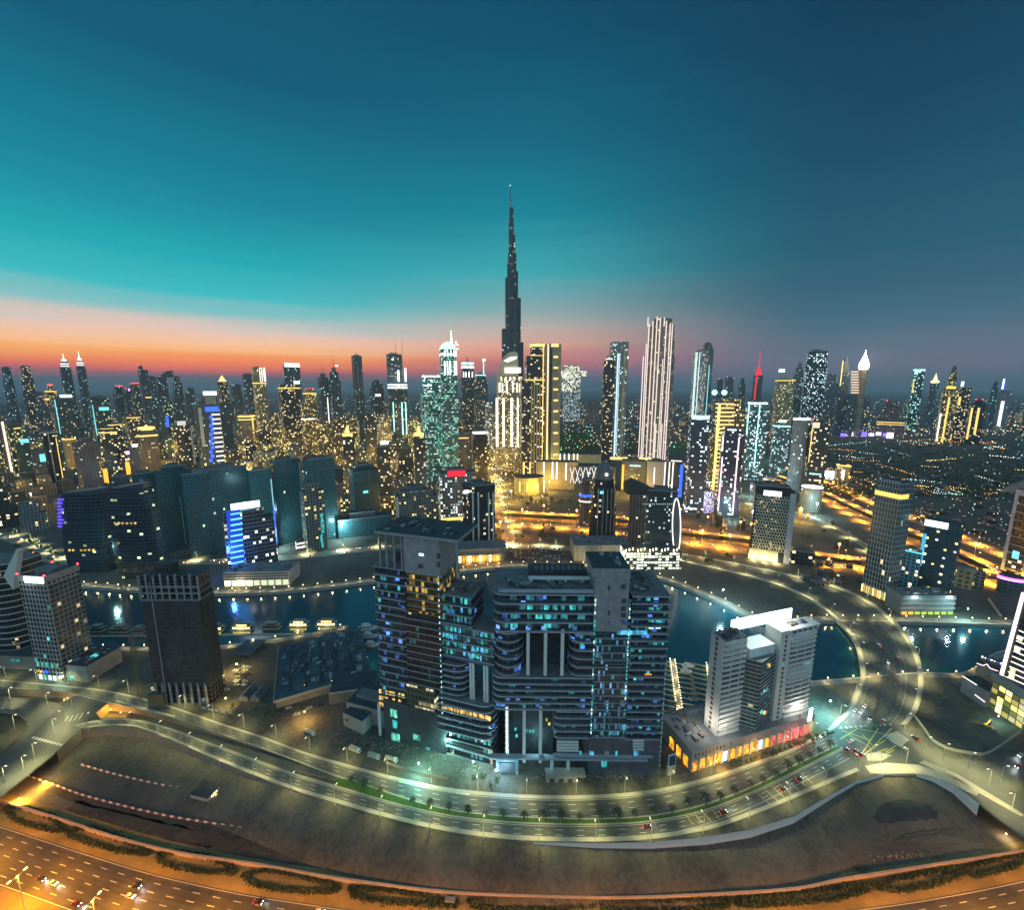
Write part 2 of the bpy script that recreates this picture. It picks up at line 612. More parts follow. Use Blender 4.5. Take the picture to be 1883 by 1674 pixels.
def road_mat(name, lanes, width, yellow=False, base=(.085, .087, .083)):
    """asphalt with lane dashes and edge lines; u across in metres, v along"""
    m, t, b = newmat(name)
    L = t.links.new
    def M(op, a, c=None):
        n = t.nodes.new('ShaderNodeMath')
        n.operation = op
        for i, v in enumerate((a, c)):
            if v is None: continue
            if isinstance(v, (int, float)): n.inputs[i].default_value = v
            else: L(v, n.inputs[i])
        return n.outputs[0]
    uv = t.nodes.new('ShaderNodeUVMap'); uv.uv_map = 'uv'
    s = t.nodes.new('ShaderNodeSeparateXYZ'); L(uv.outputs[0], s.inputs[0])
    u, v = s.outputs[0], s.outputs[1]
    lw = width / lanes
    d = M('ABSOLUTE', M('SUBTRACT', M('FRACT', M('ADD', M('DIVIDE', u, lw), .5)), .5))
    lane = M('LESS_THAN', d, .16 / lw)
    dash = M('LESS_THAN', M('FRACT', M('DIVIDE', v, 12.0)), .36)
    inner = M('MULTIPLY', M('GREATER_THAN', u, lw * .5), M('LESS_THAN', u, width - lw * .5))
    l1 = M('MULTIPLY', M('MULTIPLY', lane, dash), inner)
    e1 = M('LESS_THAN', M('ABSOLUTE', M('SUBTRACT', u, .7)), .15)
    e2 = M('LESS_THAN', M('ABSOLUTE', M('SUBTRACT', u, width - .7)), .15)
    mk = M('MAXIMUM', l1, M('MAXIMUM', e1, e2))
    g = t.nodes.new('ShaderNodeNewGeometry')
    nz = t.nodes.new('ShaderNodeTexNoise'); nz.inputs['Scale'].default_value = .15; nz.inputs['Detail'].default_value = 8
    L(g.outputs['Position'], nz.inputs['Vector'])
    # tyre-polished lanes, worn along the road
    mp = t.nodes.new('ShaderNodeMapping'); mp.inputs['Scale'].default_value = (.9, .012, 1)
    L(uv.outputs[0], mp.inputs[0])
    n2 = t.nodes.new('ShaderNodeTexNoise'); n2.inputs['Scale'].default_value = 1; n2.inputs['Detail'].default_value = 4
    L(mp.outputs[0], n2.inputs['Vector'])
    r = t.nodes.new('ShaderNodeValToRGB')
    r.color_ramp.elements[0].color = (*[c * .6 for c in base], 1); r.color_ramp.elements[0].position = .35
    r.color_ramp.elements[1].color = (*[c * 1.4 for c in base], 1); r.color_ramp.elements[1].position = .66
    L(M('MULTIPLY', M('ADD', nz.outputs[0], n2.outputs[0]), .5), r.inputs[0])
    mx = t.nodes.new('ShaderNodeMix'); mx.data_type = 'RGBA'
    L(M('MULTIPLY', mk, .8), mx.inputs[0]); L(r.outputs[0], mx.inputs[6])
    mx.inputs[7].default_value = (.6, .48, .12, 1) if yellow else (.6, .58, .5, 1)
    L(mx.outputs[2], b.inputs['Base Color'])
    b.inputs['Roughness'].default_value = .6
    return m
ASPH = mat('asphalt', (.10, .10, .092), .65, scale=.12, col2=(.06, .062, .06), detail=8)

# ------------------------------------------------------------------ outlines (picture points on the ground)
canal = [(-250, 1200), (100, 1196), (180, 1192), (265, 1192), (395, 1190), (480, 1180), (560, 1168), (640, 1152), (655, 1172), (672, 1230), (700, 1272), (780, 1285),
         (900, 1292), (1100, 1312), (1212, 1330), (1290, 1325), (1300, 1308), (1360, 1264), (1490, 1255), (1578, 1248), (1690, 1239), (1765, 1240), (1800, 1225), (1850, 1197), (1990, 1192),
         (1990, 1153), (1860, 1150), (1650, 1144), (1560, 1143), (1500, 1143), (1440, 1147), (1380, 1136), (1330, 1110), (1280, 1089), (1230, 1069), (1180, 1056), (1130, 1048), (1060, 1042),
         (950, 1042), (900, 1046), (845, 1052), (690, 1070), (530, 1088), (420, 1092), (370, 1092), (230, 1086), (140, 1079), (-250, 1066)]
front = [(-420, 1560), (-200, 1590), (-80, 1530), (0, 1469), (64, 1417), (105, 1384), (149, 1343), (193, 1336), (248, 1338), (304, 1357), (387, 1396), (469, 1431), (520, 1448), (600, 1477), (700, 1508), (800, 1531),
         (900, 1546), (980, 1553), (1100, 1555), (1200, 1553), (1300, 1543), (1380, 1530), (1460, 1505), (1530, 1464), (1575, 1440), (1625, 1428), (1685, 1428), (1715, 1434), (1755, 1449), (1800, 1482), (1883, 1545), (2040, 1668)]
fh = [8, 8, 8, 8, 8, 8, 8, 8, 8, 6.5, 4, 1.8, .4, .2, .2, .2, .2, .3, 2.2, 3.2, 4.2, 4.4, 4, 2.4, 1.2, .5, .5, 1.6, 4.5, 7.5, 8, 8]
pit1 = [(177, 1313), (200, 1294), (238, 1297), (300, 1314), (359, 1334), (440, 1361), (520, 1389), (626, 1430), (617, 1436), (520, 1414), (387, 1368), (304, 1338), (262, 1326), (221, 1321), (185, 1323)]
pit2 = [(145, 1277), (110, 1296), (60, 1288), (0, 1282), (-120, 1282), (-120, 1267), (0, 1267), (100, 1271)]
pit3 = [(51, 1340), (38, 1356), (0, 1389), (-120, 1430), (-120, 1306), (0, 1306), (32, 1310), (48, 1323)]
sandlot = None
def W2(pts, z=0.0):
    return [G(a, b, z) for a, b in pts]
outer = W2(front) + [Vector((60000, -200, 0)), Vector((60000, 90000, 0)), Vector((-60000, 90000, 0)), Vector((-60000, -200, 0))]
holes = [W2(canal), W2(pit1), W2(pit2), W2(pit3)]
allp = [outer] + holes
tris = geometry.tessellate_polygon(allp)
flat = [p for q in allp for p in q]
me = bpy.data.meshes.new('ground')
me.from_pydata([tuple(p) for p in flat], [], tris)
me.materials.append(CITY)
go = bpy.data.objects.new('ground', me)
COL.objects.link(go)
fixn(go)
if me.polygons[0].normal.z < 0:
    me.flip_normals()
struct(go)

# water, one level below the banks
def sheet(name, pts, z, m):
    t = geometry.tessellate_polygon([pts])
    e = bpy.data.meshes.new(name)
    e.from_pydata([(p.x, p.y, z) for p in pts], [], t)
    e.materials.append(m)
    o = bpy.data.objects.new(name, e)
    COL.objects.link(o)
    fixn(o)
    if sum(q.normal.z for q in e.polygons) < 0:
        e.flip_normals()
    return o
def water_mat():
    m, t, b = newmat('water')
    L = t.links.new
    g = t.nodes.new('ShaderNodeNewGeometry')
    b.inputs['Base Color'].default_value = (.008, .075, .10, 1)
    b.inputs['Roughness'].default_value = .12
    b.inputs['IOR'].default_value = 1.75
    b.inputs['Specular IOR Level'].default_value = .8
    n1 = t.nodes.new('ShaderNodeTexNoise'); n1.inputs['Scale'].default_value = .35; n1.inputs['Detail'].default_value = 5
    n2 = t.nodes.new('ShaderNodeTexNoise'); n2.inputs['Scale'].default_value = .03; n2.inputs['Detail'].default_value = 2
    L(g.outputs['Position'], n1.inputs['Vector']); L(g.outputs['Position'], n2.inputs['Vector'])
    mx = t.nodes.new('ShaderNodeMath'); mx.operation = 'MULTIPLY_ADD'
    L(n1.outputs[0], mx.inputs[0]); mx.inputs[1].default_value = .5; L(n2.outputs[0], mx.inputs[2])
    bp = t.nodes.new('ShaderNodeBump'); bp.inputs['Strength'].default_value = .42; bp.inputs['Distance'].default_value = .5
    L(mx.outputs[0], bp.inputs['Height']); L(bp.outputs[0], b.inputs['Normal'])
    return m
WATER = water_mat()
struct(sheet('water', W2(canal), -3.0, WATER))

def skirt(name, pts, z1, z0, m, closed=False, cap=0.0):
    mb = MB()
    n = len(pts)
    u = 0
    for i in range(n if closed else n - 1):
        a, b = pts[i], pts[(i + 1) % n]
        za = z0[i] if isinstance(z0, list) else z0
        zb = z0[(i + 1) % n] if isinstance(z0, list) else z0
        l = (b - a).length
        mb.face([(a.x, a.y, za), (b.x, b.y, zb), (b.x, b.y, z1), (a.x, a.y, z1)], [(u, za), (u + l, zb), (u + l, z1), (u, z1)])
        u += l
    return mb.build(name, m)
cw = W2(canal)
# quay: a raised paved strip with an upstand along both banks
def quay(name, px, wid, m, out):
    p = smooth(W2(px), 5)
    o = strip(name, offs(p, 0), offs(p, wid * out), .25, 4.2, m)
    struct(o)
    q = strip(name.replace('promenade', 'kerb'), offs(p, -.6 * out), offs(p, .8 * out), .75, 4.6, CONC)
    struct(q)
    return p
PAVE = mat('paving', (.21, .20, .17), .8, scale=.2, var=.25)
far_bank = [(1990, 1153), (1860, 1150), (1650, 1144), (1560, 1143), (1500, 1143), (1440, 1147), (1380, 1136), (1330, 1110), (1280, 1089), (1230, 1069), (1180, 1056), (1130, 1048), (1060, 1042), (950, 1042), (900, 1046),
            (845, 1052), (690, 1070), (530, 1088), (420, 1092), (370, 1092), (230, 1086), (140, 1079), (-250, 1066)]
near_bank = [(-250, 1200), (100, 1196), (180, 1192), (265, 1192), (395, 1190), (480, 1180), (560, 1168), (640, 1152)]
near_bank2 = [(1360, 1264), (1490, 1255), (1578, 1248), (1690, 1239), (1765, 1240), (1800, 1225), (1850, 1197), (1990, 1192)]
FB = quay('far_promenade', far_bank, 9, PAVE, 1)
NB = quay('near_promenade', near_bank, 5, PAVE, 1)
NB2 = quay('basin_promenade', near_bank2, 5, PAVE, 1)
struct(skirt('canal_wall', cw, 0, -9.0, CONC, True))

# lower ground in front: the sandy ground beside the motorway
LZ = -8.0
fw = W2(front)
mb = MB()
mid = []
for i, p in enumerate(fw):
    t = (fw[min(i + 1, len(fw) - 1)] - fw[max(i - 1, 0)]).normalized()
    nrm = Vector((t.y, -t.x, 0))
    if nrm.y > 0: nrm = -nrm
    mid.append(p + nrm * (26 if fh[i] < 6 else 8))
for i in range(len(fw) - 1):
    a, b, c, d = fw[i], fw[i + 1], mid[i + 1], mid[i]
    mb.face([(a.x, a.y, -fh[i]), (d.x, d.y, LZ + .02), (c.x, c.y, LZ + .02), (b.x, b.y, -fh[i + 1])])
so_ = struct(mb.build('sand_bank', SAND))
fixn(so_)
mb = MB()
gx = [-900 + 20 * i for i in range(91)]
gy = [-120 + 12 * i for i in range(38)]
mb.face([(-3000, -400, LZ), (3000, -400, LZ), (3000, 420, LZ), (-3000, 420, LZ)])
struct(mb.build('sand_ground', SAND))
RW = skirt('retaining_wall', fw[5:14], .9, [-h - .1 for h in fh[5:14]], BROWN)
tag(RW, 'long brown retaining wall holding up the sunlit ramp road beside the sand', 'wall')
RW['label'] = 'long curved brown retaining wall below the ramp road by the small white hut'
WW = skirt('retaining_wall', fw[17:26], 1.2, [-h - .1 for h in fh[17:26]], WHITE)
tag(WW, 'curved white retaining wall under the outer edge of the palm lined road', 'wall')
WX = skirt('retaining_wall', fw[26:30], 1.2, [-h - .1 for h in fh[26:30]], WHITE)
tag(WX, 'short white abutment wall where the road bridge leaves the dark sand mound', 'wall')
struct(skirt('ramp_wall', W2(pit1), .7, -8, BROWN, True))
struct(skirt('ramp_wall', W2(pit2), .7, -8, BROWN, True))
struct(skirt('pit_wall', W2(pit3), .5, -8, BROWN, True))
p1 = W2(pit1)
mb = MB()
fl = {0: -7, 1: -7, 2: -7, 3: -5.6, 4: -4.2, 5: -2.6, 6: -1.2, 7: 0, 8: 0, 9: -1.2, 10: -4, 11: -5.5, 12: -6.3, 13: -7, 14: -7}
n_ = len(p1)
for i in range(7):
    a, b, c, d = p1[i], p1[i + 1], p1[n_ - 2 - i], p1[n_ - 1 - i]
    mb.face([(a.x, a.y, fl[i]), (d.x, d.y, fl[n_ - 1 - i]), (c.x, c.y, fl[n_ - 2 - i]), (b.x, b.y, fl[i + 1])])
o = struct(mb.build('ramp_floor', ASPH)); fixn(o)
struct(sheet('ramp_floor', W2(pit2), -6.5, ASPH))
struct(sheet('pit_floor', W2(pit3), -3.0, mat('pit_soil', (.06, .055, .035), .95, scale=.3, var=.5)))

# dark spoil mound in the sand under the bend of the road
mp = [G(a, b, -6) for a, b in ((1545, 1500), (1570, 1470), (1600, 1448), (1640, 1436), (1690, 1440), (1730, 1458), (1757, 1485), (1748, 1508), (1700, 1512), (1640, 1520), (1590, 1525))]
cc = sum(mp, Vector()) / len(mp)
mb = MB()
rings = [(1.0, LZ + .05), (.8, -6.6), (.55, -5), (.3, -4.2), (.02, -3.9)]
rm = [[cc.lerp(p, k * (1 + .06 * rnd.uniform(-1, 1))) for p in smooth(mp + [mp[0]], 4)[:-1]] for k, _ in rings]
for (k0, z0), (k1, z1), A, B in zip(rings, rings[1:], rm, rm[1:]):
    for i in range(len(A)):
        j = (i + 1) % len(A)
        mb.face([(A[i].x, A[i].y, z0), (A[j].x, A[j].y, z0), (B[j].x, B[j].y, z1), (B[i].x, B[i].y, z1)])
o = mb.build('spoil_mound', mat('spoil', (.075, .072, .065), .95, scale=.12, col2=(.04, .04, .038), bump=.8)); fixn(o)
o['kind'] = 'structure'

# ------------------------------------------------------------------ roads
def road(name, A, B, z, lanes, th=.3, n=70, yellow=False, kerb=(1, 1), kw=1.6, base=(.085, .087, .083), zg=0.0):
    a = resample(smooth([G(*p, zg) for p in A], 6), n)
    b = resample(smooth([G(*p, zg) for p in B], 6), n)
    wd = sum((p - q).length for p, q in zip(a, b)) / n
    for p, q in zip(a, b):
        p.z = q.z = 0
    o = struct(strip(name, a, b, z, th, road_mat(name, lanes, wd, yellow, base)))
    for L_, s, k in ((a, -1, kerb[0]), (b, 1, kerb[1])):
        if k:
            L2 = [p + (p - q).normalized() * kw * k for p, q in (zip(a, b) if s < 0 else zip(b, a))]
            struct(strip('kerb', L_, L2, z + .14, th + .2, PALE))
    return a, b
upA = [(-80, 1245), (0, 1253), (100, 1262), (200, 1274), (300, 1298), (400, 1332), (480, 1358), (560, 1388), (640, 1412), (720, 1434), (820, 1456), (920, 1467), (1000, 1471), (1100, 1470), (1200, 1461), (1300, 1438), (1390, 1408), (1460, 1381), (1530, 1345)]
upB = [(-80, 1265), (0, 1266), (100, 1271), (200, 1292), (300, 1314), (400, 1348), (480, 1375), (560, 1405), (640, 1434), (720, 1460), (820, 1488), (920, 1500), (1000, 1504), (1100, 1506), (1200, 1500), (1300, 1479), (1390, 1444), (1460, 1408), (1540, 1372)]
loA = [(140, 1336), (190, 1326), (240, 1326), (304, 1340), (387, 1371), (470, 1402), (540, 1427), (617, 1450), (700, 1473), (800, 1498), (900, 1512), (1000, 1518), (1100, 1519), (1200, 1513), (1300, 1492), (1390, 1457), (1470, 1418), (1550, 1378)]
loB = [(150, 1341), (193, 1334), (248, 1336), (304, 1354), (387, 1389), (470, 1422), (540, 1448), (617, 1470), (700, 1494), (800, 1518), (900, 1533), (1000, 1540), (1100, 1541), (1200, 1536), (1300, 1520), (1390, 1490), (1470, 1457), (1575, 1413)]
R1 = road('inner_road', upA, upB, .25, 4, kerb=(1.5, 1))
R2 = road('outer_road', loA, loB, .25, 3, kerb=(1, 1.5))
gA = [(622, 1432), (660, 1441), (720, 1463), (820, 1491), (920, 1503), (1000, 1507), (1100, 1509), (1200, 1503), (1300, 1482), (1390, 1447), (1460, 1411), (1538, 1374)]
gB = [(612, 1441), (650, 1455), (720, 1476), (820, 1499), (920, 1511), (1000, 1515), (1100, 1516), (1200, 1510), (1300, 1489), (1390, 1454), (1468, 1416), (1546, 1377)]
ga, gb = resample(smooth(W2(gA), 6), 70), resample(smooth(W2(gB), 6), 70)
o = strip('median_grass', ga, gb, .42, .4, GRASS)
o['kind'] = 'stuff'
tag(o, 'strip of green grass in the median under the palms', 'grass')
# bridge road sweeping north over the canal
nbA = [(1529, 1345), (1567, 1306), (1584, 1268), (1591, 1240), (1587, 1212), (1577, 1180), (1556, 1153), (1520, 1120), (1484, 1097), (1440, 1078), (1390, 1062), (1330, 1048), (1270, 1035), (1200, 1022)]
nbB = [(1655, 1335), (1672, 1315), (1684, 1284), (1688, 1250), (1680, 1208), (1657, 1167), (1630, 1138), (1597, 1112), (1556, 1090), (1500, 1072), (1440, 1058), (1370, 1042), (1290, 1027), (1210, 1014)]
R3 = road('bridge_road', nbA, nbB, .6, 8, th=1.2, kerb=(3, 3), kw=1.6)
mids = [p.lerp(q, .52) for p, q in zip(*R3)]
struct(strip('road_median', offs(mids, -2.2), offs(mids, 2.2), .85, .4, mat('median_soil', (.16, .13, .095), .95, scale=.3, var=.3)))
for k, (L_, s_) in enumerate(((R3[0], 1), (R3[1], -1))):
    q = [p + (p - r).normalized() * 5.2 for p, r in (zip(R3[0], R3[1]) if s_ > 0 else zip(R3[1], R3[0]))]
    q2 = [p + (p - r).normalized() * .5 for p, r in (zip(q, R3[1] if s_ > 0 else R3[0]))]
    o = strip('bridge_parapet', q[2:50], q2[2:50], 1.7, 3.4, PALE)
    tag(o, ['pale parapet on the inside of the curved canal bridge, toward the white tower', 'pale parapet on the outside of the curved canal bridge, toward the sand lot'][k], 'parapet')
jl = [(-120, 1284), (0, 1284), (60, 1290), (108, 1299), (147, 1278), (200, 1294), (176, 1314), (150, 1332), (149, 1341), (105, 1382), (64, 1415), (0, 1467), (-80, 1528), (-120, 1560), (-120, 1434), (0, 1393), (40, 1358), (54, 1341), (51, 1322), (33, 1308), (0, 1304), (-120, 1304)]
struct(sheet('junction', W2(jl), .12, ASPH))
jr = [(1530, 1347), (1600, 1338), (1655, 1336), (1670, 1347), (1700, 1371), (1750, 1396), (1821, 1403), (1870, 1388), (1960, 1345), (2030, 1385), (1900, 1424), (1862, 1440), (1855, 1458), (1883, 1478), (2040, 1575), (2040, 1666), (1883, 1543), (1800, 1480),
      (1755, 1447), (1715, 1432), (1685, 1426), (1625, 1426), (1590, 1428), (1572, 1414), (1550, 1380), (1540, 1372)]
struct(sheet('junction', W2(jr), .12, ASPH))
# concrete islands and verge beside the junction
def isle(name, pts, z=.3, m=None):
    p = W2(pts)
    mb = MB()
    q = [(a.x, a.y) for a in p]
    if sum(a[0] * b[1] - b[0] * a[1] for a, b in zip(q, q[1:] + q[:1])) < 0:
        q = q[::-1]
    return struct(mb.prism(q, 0, z, 0, 0).build(name, m or PALE))
isle('pavement', [(1630, 1352), (1650, 1346), (1672, 1362), (1655, 1374), (1640, 1366)])
isle('pavement', [(1592, 1388), (1614, 1384), (1640, 1390), (1622, 1400), (1596, 1400)])
isle('pavement', [(1590, 1410), (1630, 1404), (1690, 1408), (1760, 1432), (1800, 1460), (1795, 1465), (1750, 1444), (1710, 1430), (1680, 1424), (1625, 1424), (1600, 1424)])
isle('pavement', [(1700, 1400), (1760, 1425), (1860, 1485), (1883, 1500), (1878, 1503), (1750, 1432), (1690, 1404)])
isle('pavement', [(1600, 1240), (1612, 1240), (1613, 1290), (1600, 1330), (1592, 1336), (1603, 1288)], .9, mat('median_soil', (.16, .13, .095)))
# yellow hatching
YEL = mat('yellow_paint', (.55, .42, .10), .7, var=.15)
WHL = mat('line_paint', (.60, .58, .52), .7, var=.15)
def line(pts, wdt, z, m, mb):
    p = W2(pts)
    for a, b in zip(p, p[1:]):
        d = (b - a).normalized()
        n = Vector((d.y, -d.x, 0)) * wdt / 2
        mb.face([(a - n)[:2] + (z,), (b - n)[:2] + (z,), (b + n)[:2] + (z,), (a + n)[:2] + (z,)][::-1])
mb = MB()
for q in (((1548, 1345), (1600, 1362)), ((1562, 1338), (1632, 1352)), ((1590, 1333), (1545, 1360)), ((1615, 1340), (1580, 1395)), ((1640, 1340), (1600, 1380)), ((1585, 1352), (1610, 1378)), ((1560, 1352), (1607, 1379)),
          ((1628, 1362), (1583, 1392)), ((1612, 1385), (1632, 1378)), ((1620, 1393), (1645, 1380)), ((1648, 1372), (1628, 1385)), ((1655, 1362), (1662, 1372))):
    line(q, .55, .2, YEL, mb)
for x in (1262, 1278, 1294, 1311, 1327):
    y = 1492 - (x - 1262) * .19
    line(((x - 2, y + 8), (x + 13, y + 26)), .45, .33, YEL, mb)
for x in (1392, 1406, 1418, 1431, 1445, 1458, 1470):
    y = 1454 - (x - 1392) * .5
    line(((x + 2, y + 8), (x + 24, y + 27)), .45, .33, YEL, mb)
struct(mb.build('road_marking', YEL))
mb = MB()
for k in range(11):
    x0, y0 = 1545 + k * 9, 1339 - k * .6
    line(((x0, y0), (x0 + 3, y0 + 3)), 1.1, .7, WHL, mb)
for k in range(9):
    x0, y0 = 1625 + k * 5, 1356 + k * 3
    line(((x0, y0), (x0 + 5, y0 - 3)), .7, .22, WHL, mb)
for k in range(10):
    line(((60 + k * 5.6, 1357 + k * 1.5), (63 + k * 5.6, 1358 + k * 1.5)), 1.6, .2, WHL, mb)
for k in range(26):
    line(((735 + k * 5, 1437 + k * .95), (737 + k * 5, 1440 + k * .95)), 1.2, .32, WHL, mb)
for k in range(24):
    line(((215 + k * 4.5, 1290 + k * 1.2), (216.6 + k * 4.5, 1292 + k * 1.2)), 1.2, .32, WHL, mb)
for k in range(4):
    line(((118 + k * 9, 1330 - k * 2), (126 + k * 9, 1318 - k * 2)), .5, .2, WHL, mb)
struct(mb.build('crossing_marking', WHL))

# motorway in front
HA = [(-260, 1438), (-100, 1484), (0, 1514), (138, 1558), (276, 1600), (420, 1633), (520, 1650), (700, 1674), (941, 1690), (1200, 1693), (1400, 1684), (1611, 1662), (1750, 1640), (1883, 1613), (2060, 1572)]
ha = smooth([G(*p, LZ) for p in HA], 6)
sgn = 1 if offs(ha, 5)[40].y < ha[40].y else -1
def band(name, o0, o1, z, m, th=.2):
    A, B = offs(ha, o0 * sgn), offs(ha, o1 * sgn)
    for p in A + B: p.z = LZ
    for p in A + B: p.z = 0
    return struct(strip(name, A, B, LZ + z, th, m))
band('highway', 1.2, 23, .15, road_mat('highway', 6, 21.8, base=(.05, .047, .042)))
band('highway_median', 23, 31, .3, mat('median_sand', (.15, .11, .06), .95, scale=.1, var=.3))
band('highway', 31, 53, .15, road_mat('highway_far', 6, 22, base=(.05, .047, .042)))
band('highway_verge', 53, 75, .3, mat('verge_sand', (.26, .17, .09), .95, scale=.1, var=.3))
band('sand_verge', -14, 1.2, .12, mat('verge_sand_pale', (.24, .165, .055), .95, scale=.06, var=.3))
# low boundary wall above the verge
PW_ = [(-150, 1418), (0, 1474), (110, 1509), (221, 1545), (331, 1572), (480, 1594), (590, 1614), (701, 1630), (811, 1643), (941, 1651), (1133, 1655), (1299, 1649), (1460, 1638), (1556, 1619), (1722, 1593), (1883, 1567), (2050, 1530)]
pw = smooth([G(*p, LZ) for p in PW_], 6)
for p in pw: p.z = 0
BW = strip('boundary_wall', pw, offs(pw, .9 * sgn), LZ + 2.2, 2.3, mat('pink_wall', (.46, .33, .25), .8, scale=.2, var=.12))
tag(BW, 'long low pinkish boundary wall curving between the sand and the motorway hedges', 'wall')
# dark dirt tracks running along the sand
SOIL = mat('track_soil', (.10, .08, .062), .95, scale=.2, col2=(.045, .038, .034), bump=.6, fine=.8)
for px, wd in (([(60, 1440), (165, 1474), (300, 1507), (420, 1528), (520, 1545), (620, 1558), (700, 1563)], 5), ([(130, 1482), (240, 1512), (360, 1540), (480, 1558), (560, 1566), (600, 1570)], 7), ([(100, 1500), (200, 1532), (330, 1556), (430, 1574), (560, 1590), (680, 1604), (800, 1616)], 4),
               ([(760, 1560), (900, 1580), (1080, 1590), (1300, 1588), (1480, 1565), (1560, 1548)], 5), ([(430, 1440), (500, 1462), (560, 1492), (640, 1520)], 4)):
    p = smooth([G(*q, LZ) for q in px], 8)
    for q in p: q.z = 0
    A, B = offs(p, -wd / 2), offs(p, wd / 2)
    for i, (a, b) in enumerate(zip(A, B)):
        k = rnd.uniform(.75, 1.25)
        a_, b_ = a.lerp(b, .5 - k / 2), a.lerp(b, .5 + k / 2)
        a.x, a.y, b.x, b.y = a_.x, a_.y, b_.x, b_.y
    struct(strip('dirt_track', A, B, LZ + .06, .05, SOIL))
# tyre tracks crossing the sand
r9 = random.Random(31)
TRK = mat('tyre_track', (.19, .165, .125), .95, scale=.5, var=.3)
for k in range(15):
    x, y = r9.choice(((520, 1490), (600, 1520), (640, 1540), (300, 1440), (1000, 1600), (1500, 1560), (1650, 1545), (760, 1570)))
    x += r9.gauss(0, 40); y += r9.gauss(0, 6); a = r9.uniform(-.3, .6)
    pl = [G(x, y, LZ)]
    for _ in range(9):
        a += r9.gauss(0, .22)
        pl.append(pl[-1] + Vector((cos(a), sin(a) * .8, 0)) * 5)
    p = smooth(pl, 4)
    for q in p: q.z = 0
    for o_ in (-.9, .9):
        struct(strip('tyre_track', offs(p, o_ - .28), offs(p, o_ + .28), LZ + .05, .04, TRK if k % 3 else SOIL))
# orange lit diagonals further off
def band2(name, px, wd, z, lanes, m=None, zg=0.0, th=.5, base=(.24, .22, .18)):
    p = smooth([G(*q, zg) for q in px], 6)
    for q in p: q.z = 0
    o = strip(name, offs(p, -wd / 2), offs(p, wd / 2), z + zg, th, m or road_mat(name + str(px[0]), lanes, wd, base=base))
    struct(o)
    return p
HW = {}
HW['mid1'] = band2('elevated_road', [(880, 940), (960, 943), (1040, 947), (1150, 953), (1255, 975), (1380, 990), (1480, 1015), (1600, 1030), (1750, 1045), (1950, 1062)], 16, .3, 4, zg=7, th=1.6)
HW['mid2'] = band2('main_road', [(830, 968), (920, 966), (1010, 968), (1100, 976), (1180, 985), (1255, 996), (1330, 1006), (1400, 1020), (1500, 1035), (1600, 1046), (1750, 1066)], 26, .2, 6)
HW['r1'] = band2('main_road', [(1440, 858), (1508, 884), (1600, 924), (1700, 962), (1790, 1000), (1883, 1036), (2000, 1080)], 30, .2, 8)
HW['r2'] = band2('elevated_road', [(1430, 874), (1508, 902), (1580, 934), (1680, 978), (1760, 1012), (1850, 1052), (1960, 1100)], 15, .3, 4, zg=7, th=1.6)
HW['r3'] = band2('main_road', [(1400, 880), (1508, 918), (1590, 962), (1680, 1006), (1770, 1048), (1850, 1090)], 12, .2, 3)
HW['s1'] = band2('side_street', [(1370, 925), (1440, 938), (1490, 950), (1530, 968), (1570, 990), (1610, 1020)], 12, .25, 2)
HW['lm'] = band2('canal_street', [(-200, 960), (0, 985), (60, 1010), (105, 1030), (200, 1036), (290, 1036), (420, 1032), (530, 1026), (620, 1016), (690, 1009), (760, 1006), (840, 1010), (930, 1006), (1010, 1006)], 20, .2, 4)
HW['lm2'] = band2('canal_street', [(930, 1006), (935, 985), (925, 960), (918, 930), (915, 900), (905, 870), (895, 850)], 22, .24, 4)
HW['cd'] = band2('side_street', [(1010, 1008), (1100, 1012), (1200, 1018), (1255, 1030)], 18, .26, 3)
# ------------------------------------------------------------------ lamps
HEADW = glow('lamp_head', (1, .93, .6), 1.8)
HEADO = glow('lamp_head_orange', (1, .62, .18), 9)
HEADC = glow('lamp_head_cold', (.8, 1, .95), 14)
GLOBE = glow('globe', (1, .82, .42), 10)
POLE = mat('pole_paint', (.42, .42, .38), .5, .3, var=.1)
def lamp_proto(name, label, h, arm, col, power, head, group, kind='SPOT', double=False, ang=140):
    t = thing(name, label, 'street lamp', (0, 0, -500), 0, group)
    MB().tube((0, 0, 0), (0, 0, h), .22, .13, 6).build('pole', POLE, t)
    for s in ((1, -1) if double else (1,)):
        MB().tube((0, 0, h - .2), (arm * s, 0, h + .35), .11, .08, 5).build('arm', POLE, t)
        hd = MB().prism([(arm * s - .7, -.28), (arm * s + .7, -.22), (arm * s + .7, .22), (arm * s - .7, .28)], h + .15, h + .45).build('lamp_head', head, t)
    light('lamp_light', kind, col, power, (arm if not double else 0, 0, h - .1), t, .5, ang)
    return t
L_ROAD = lamp_proto('street_lamp', 'tall slim street lamp on the edge of the curved road', 12, 2.6, (1, .95, .36), 9500, HEADW, 'street lamps along the palm road', ang=138)
L_BRIDGE = lamp_proto('street_lamp', 'slim street lamp on the curved canal bridge', 11, 2.4, (1, .93, .42), 14000, HEADW, 'street lamps along the bridge road', ang=136)
L_HW = lamp_proto('motorway_lamp', 'tall twin arm orange lamp in the motorway median', 20, 3, (1, .36, .01), 330000, HEADO, 'orange motorway lamps', double=True, ang=166)
L_MID = lamp_proto('street_lamp', 'orange lamp on the far elevated road', 12, 2.5, (1, .38, .02), 170000, HEADO, 'orange lamps along the far roads', ang=146)
L_CANAL = lamp_proto('street_lamp', 'pale lamp on the street behind the far quay', 11, 2.5, (1, .93, .45), 44000, HEADW, 'lamps along the canal street', ang=130)
L_JUN = lamp_proto('street_lamp', 'tall slim street lamp at the road junction', 12, 2.6, (1, .94, .40), 13500, HEADW, 'street lamps at the junctions', ang=150)
used = set()
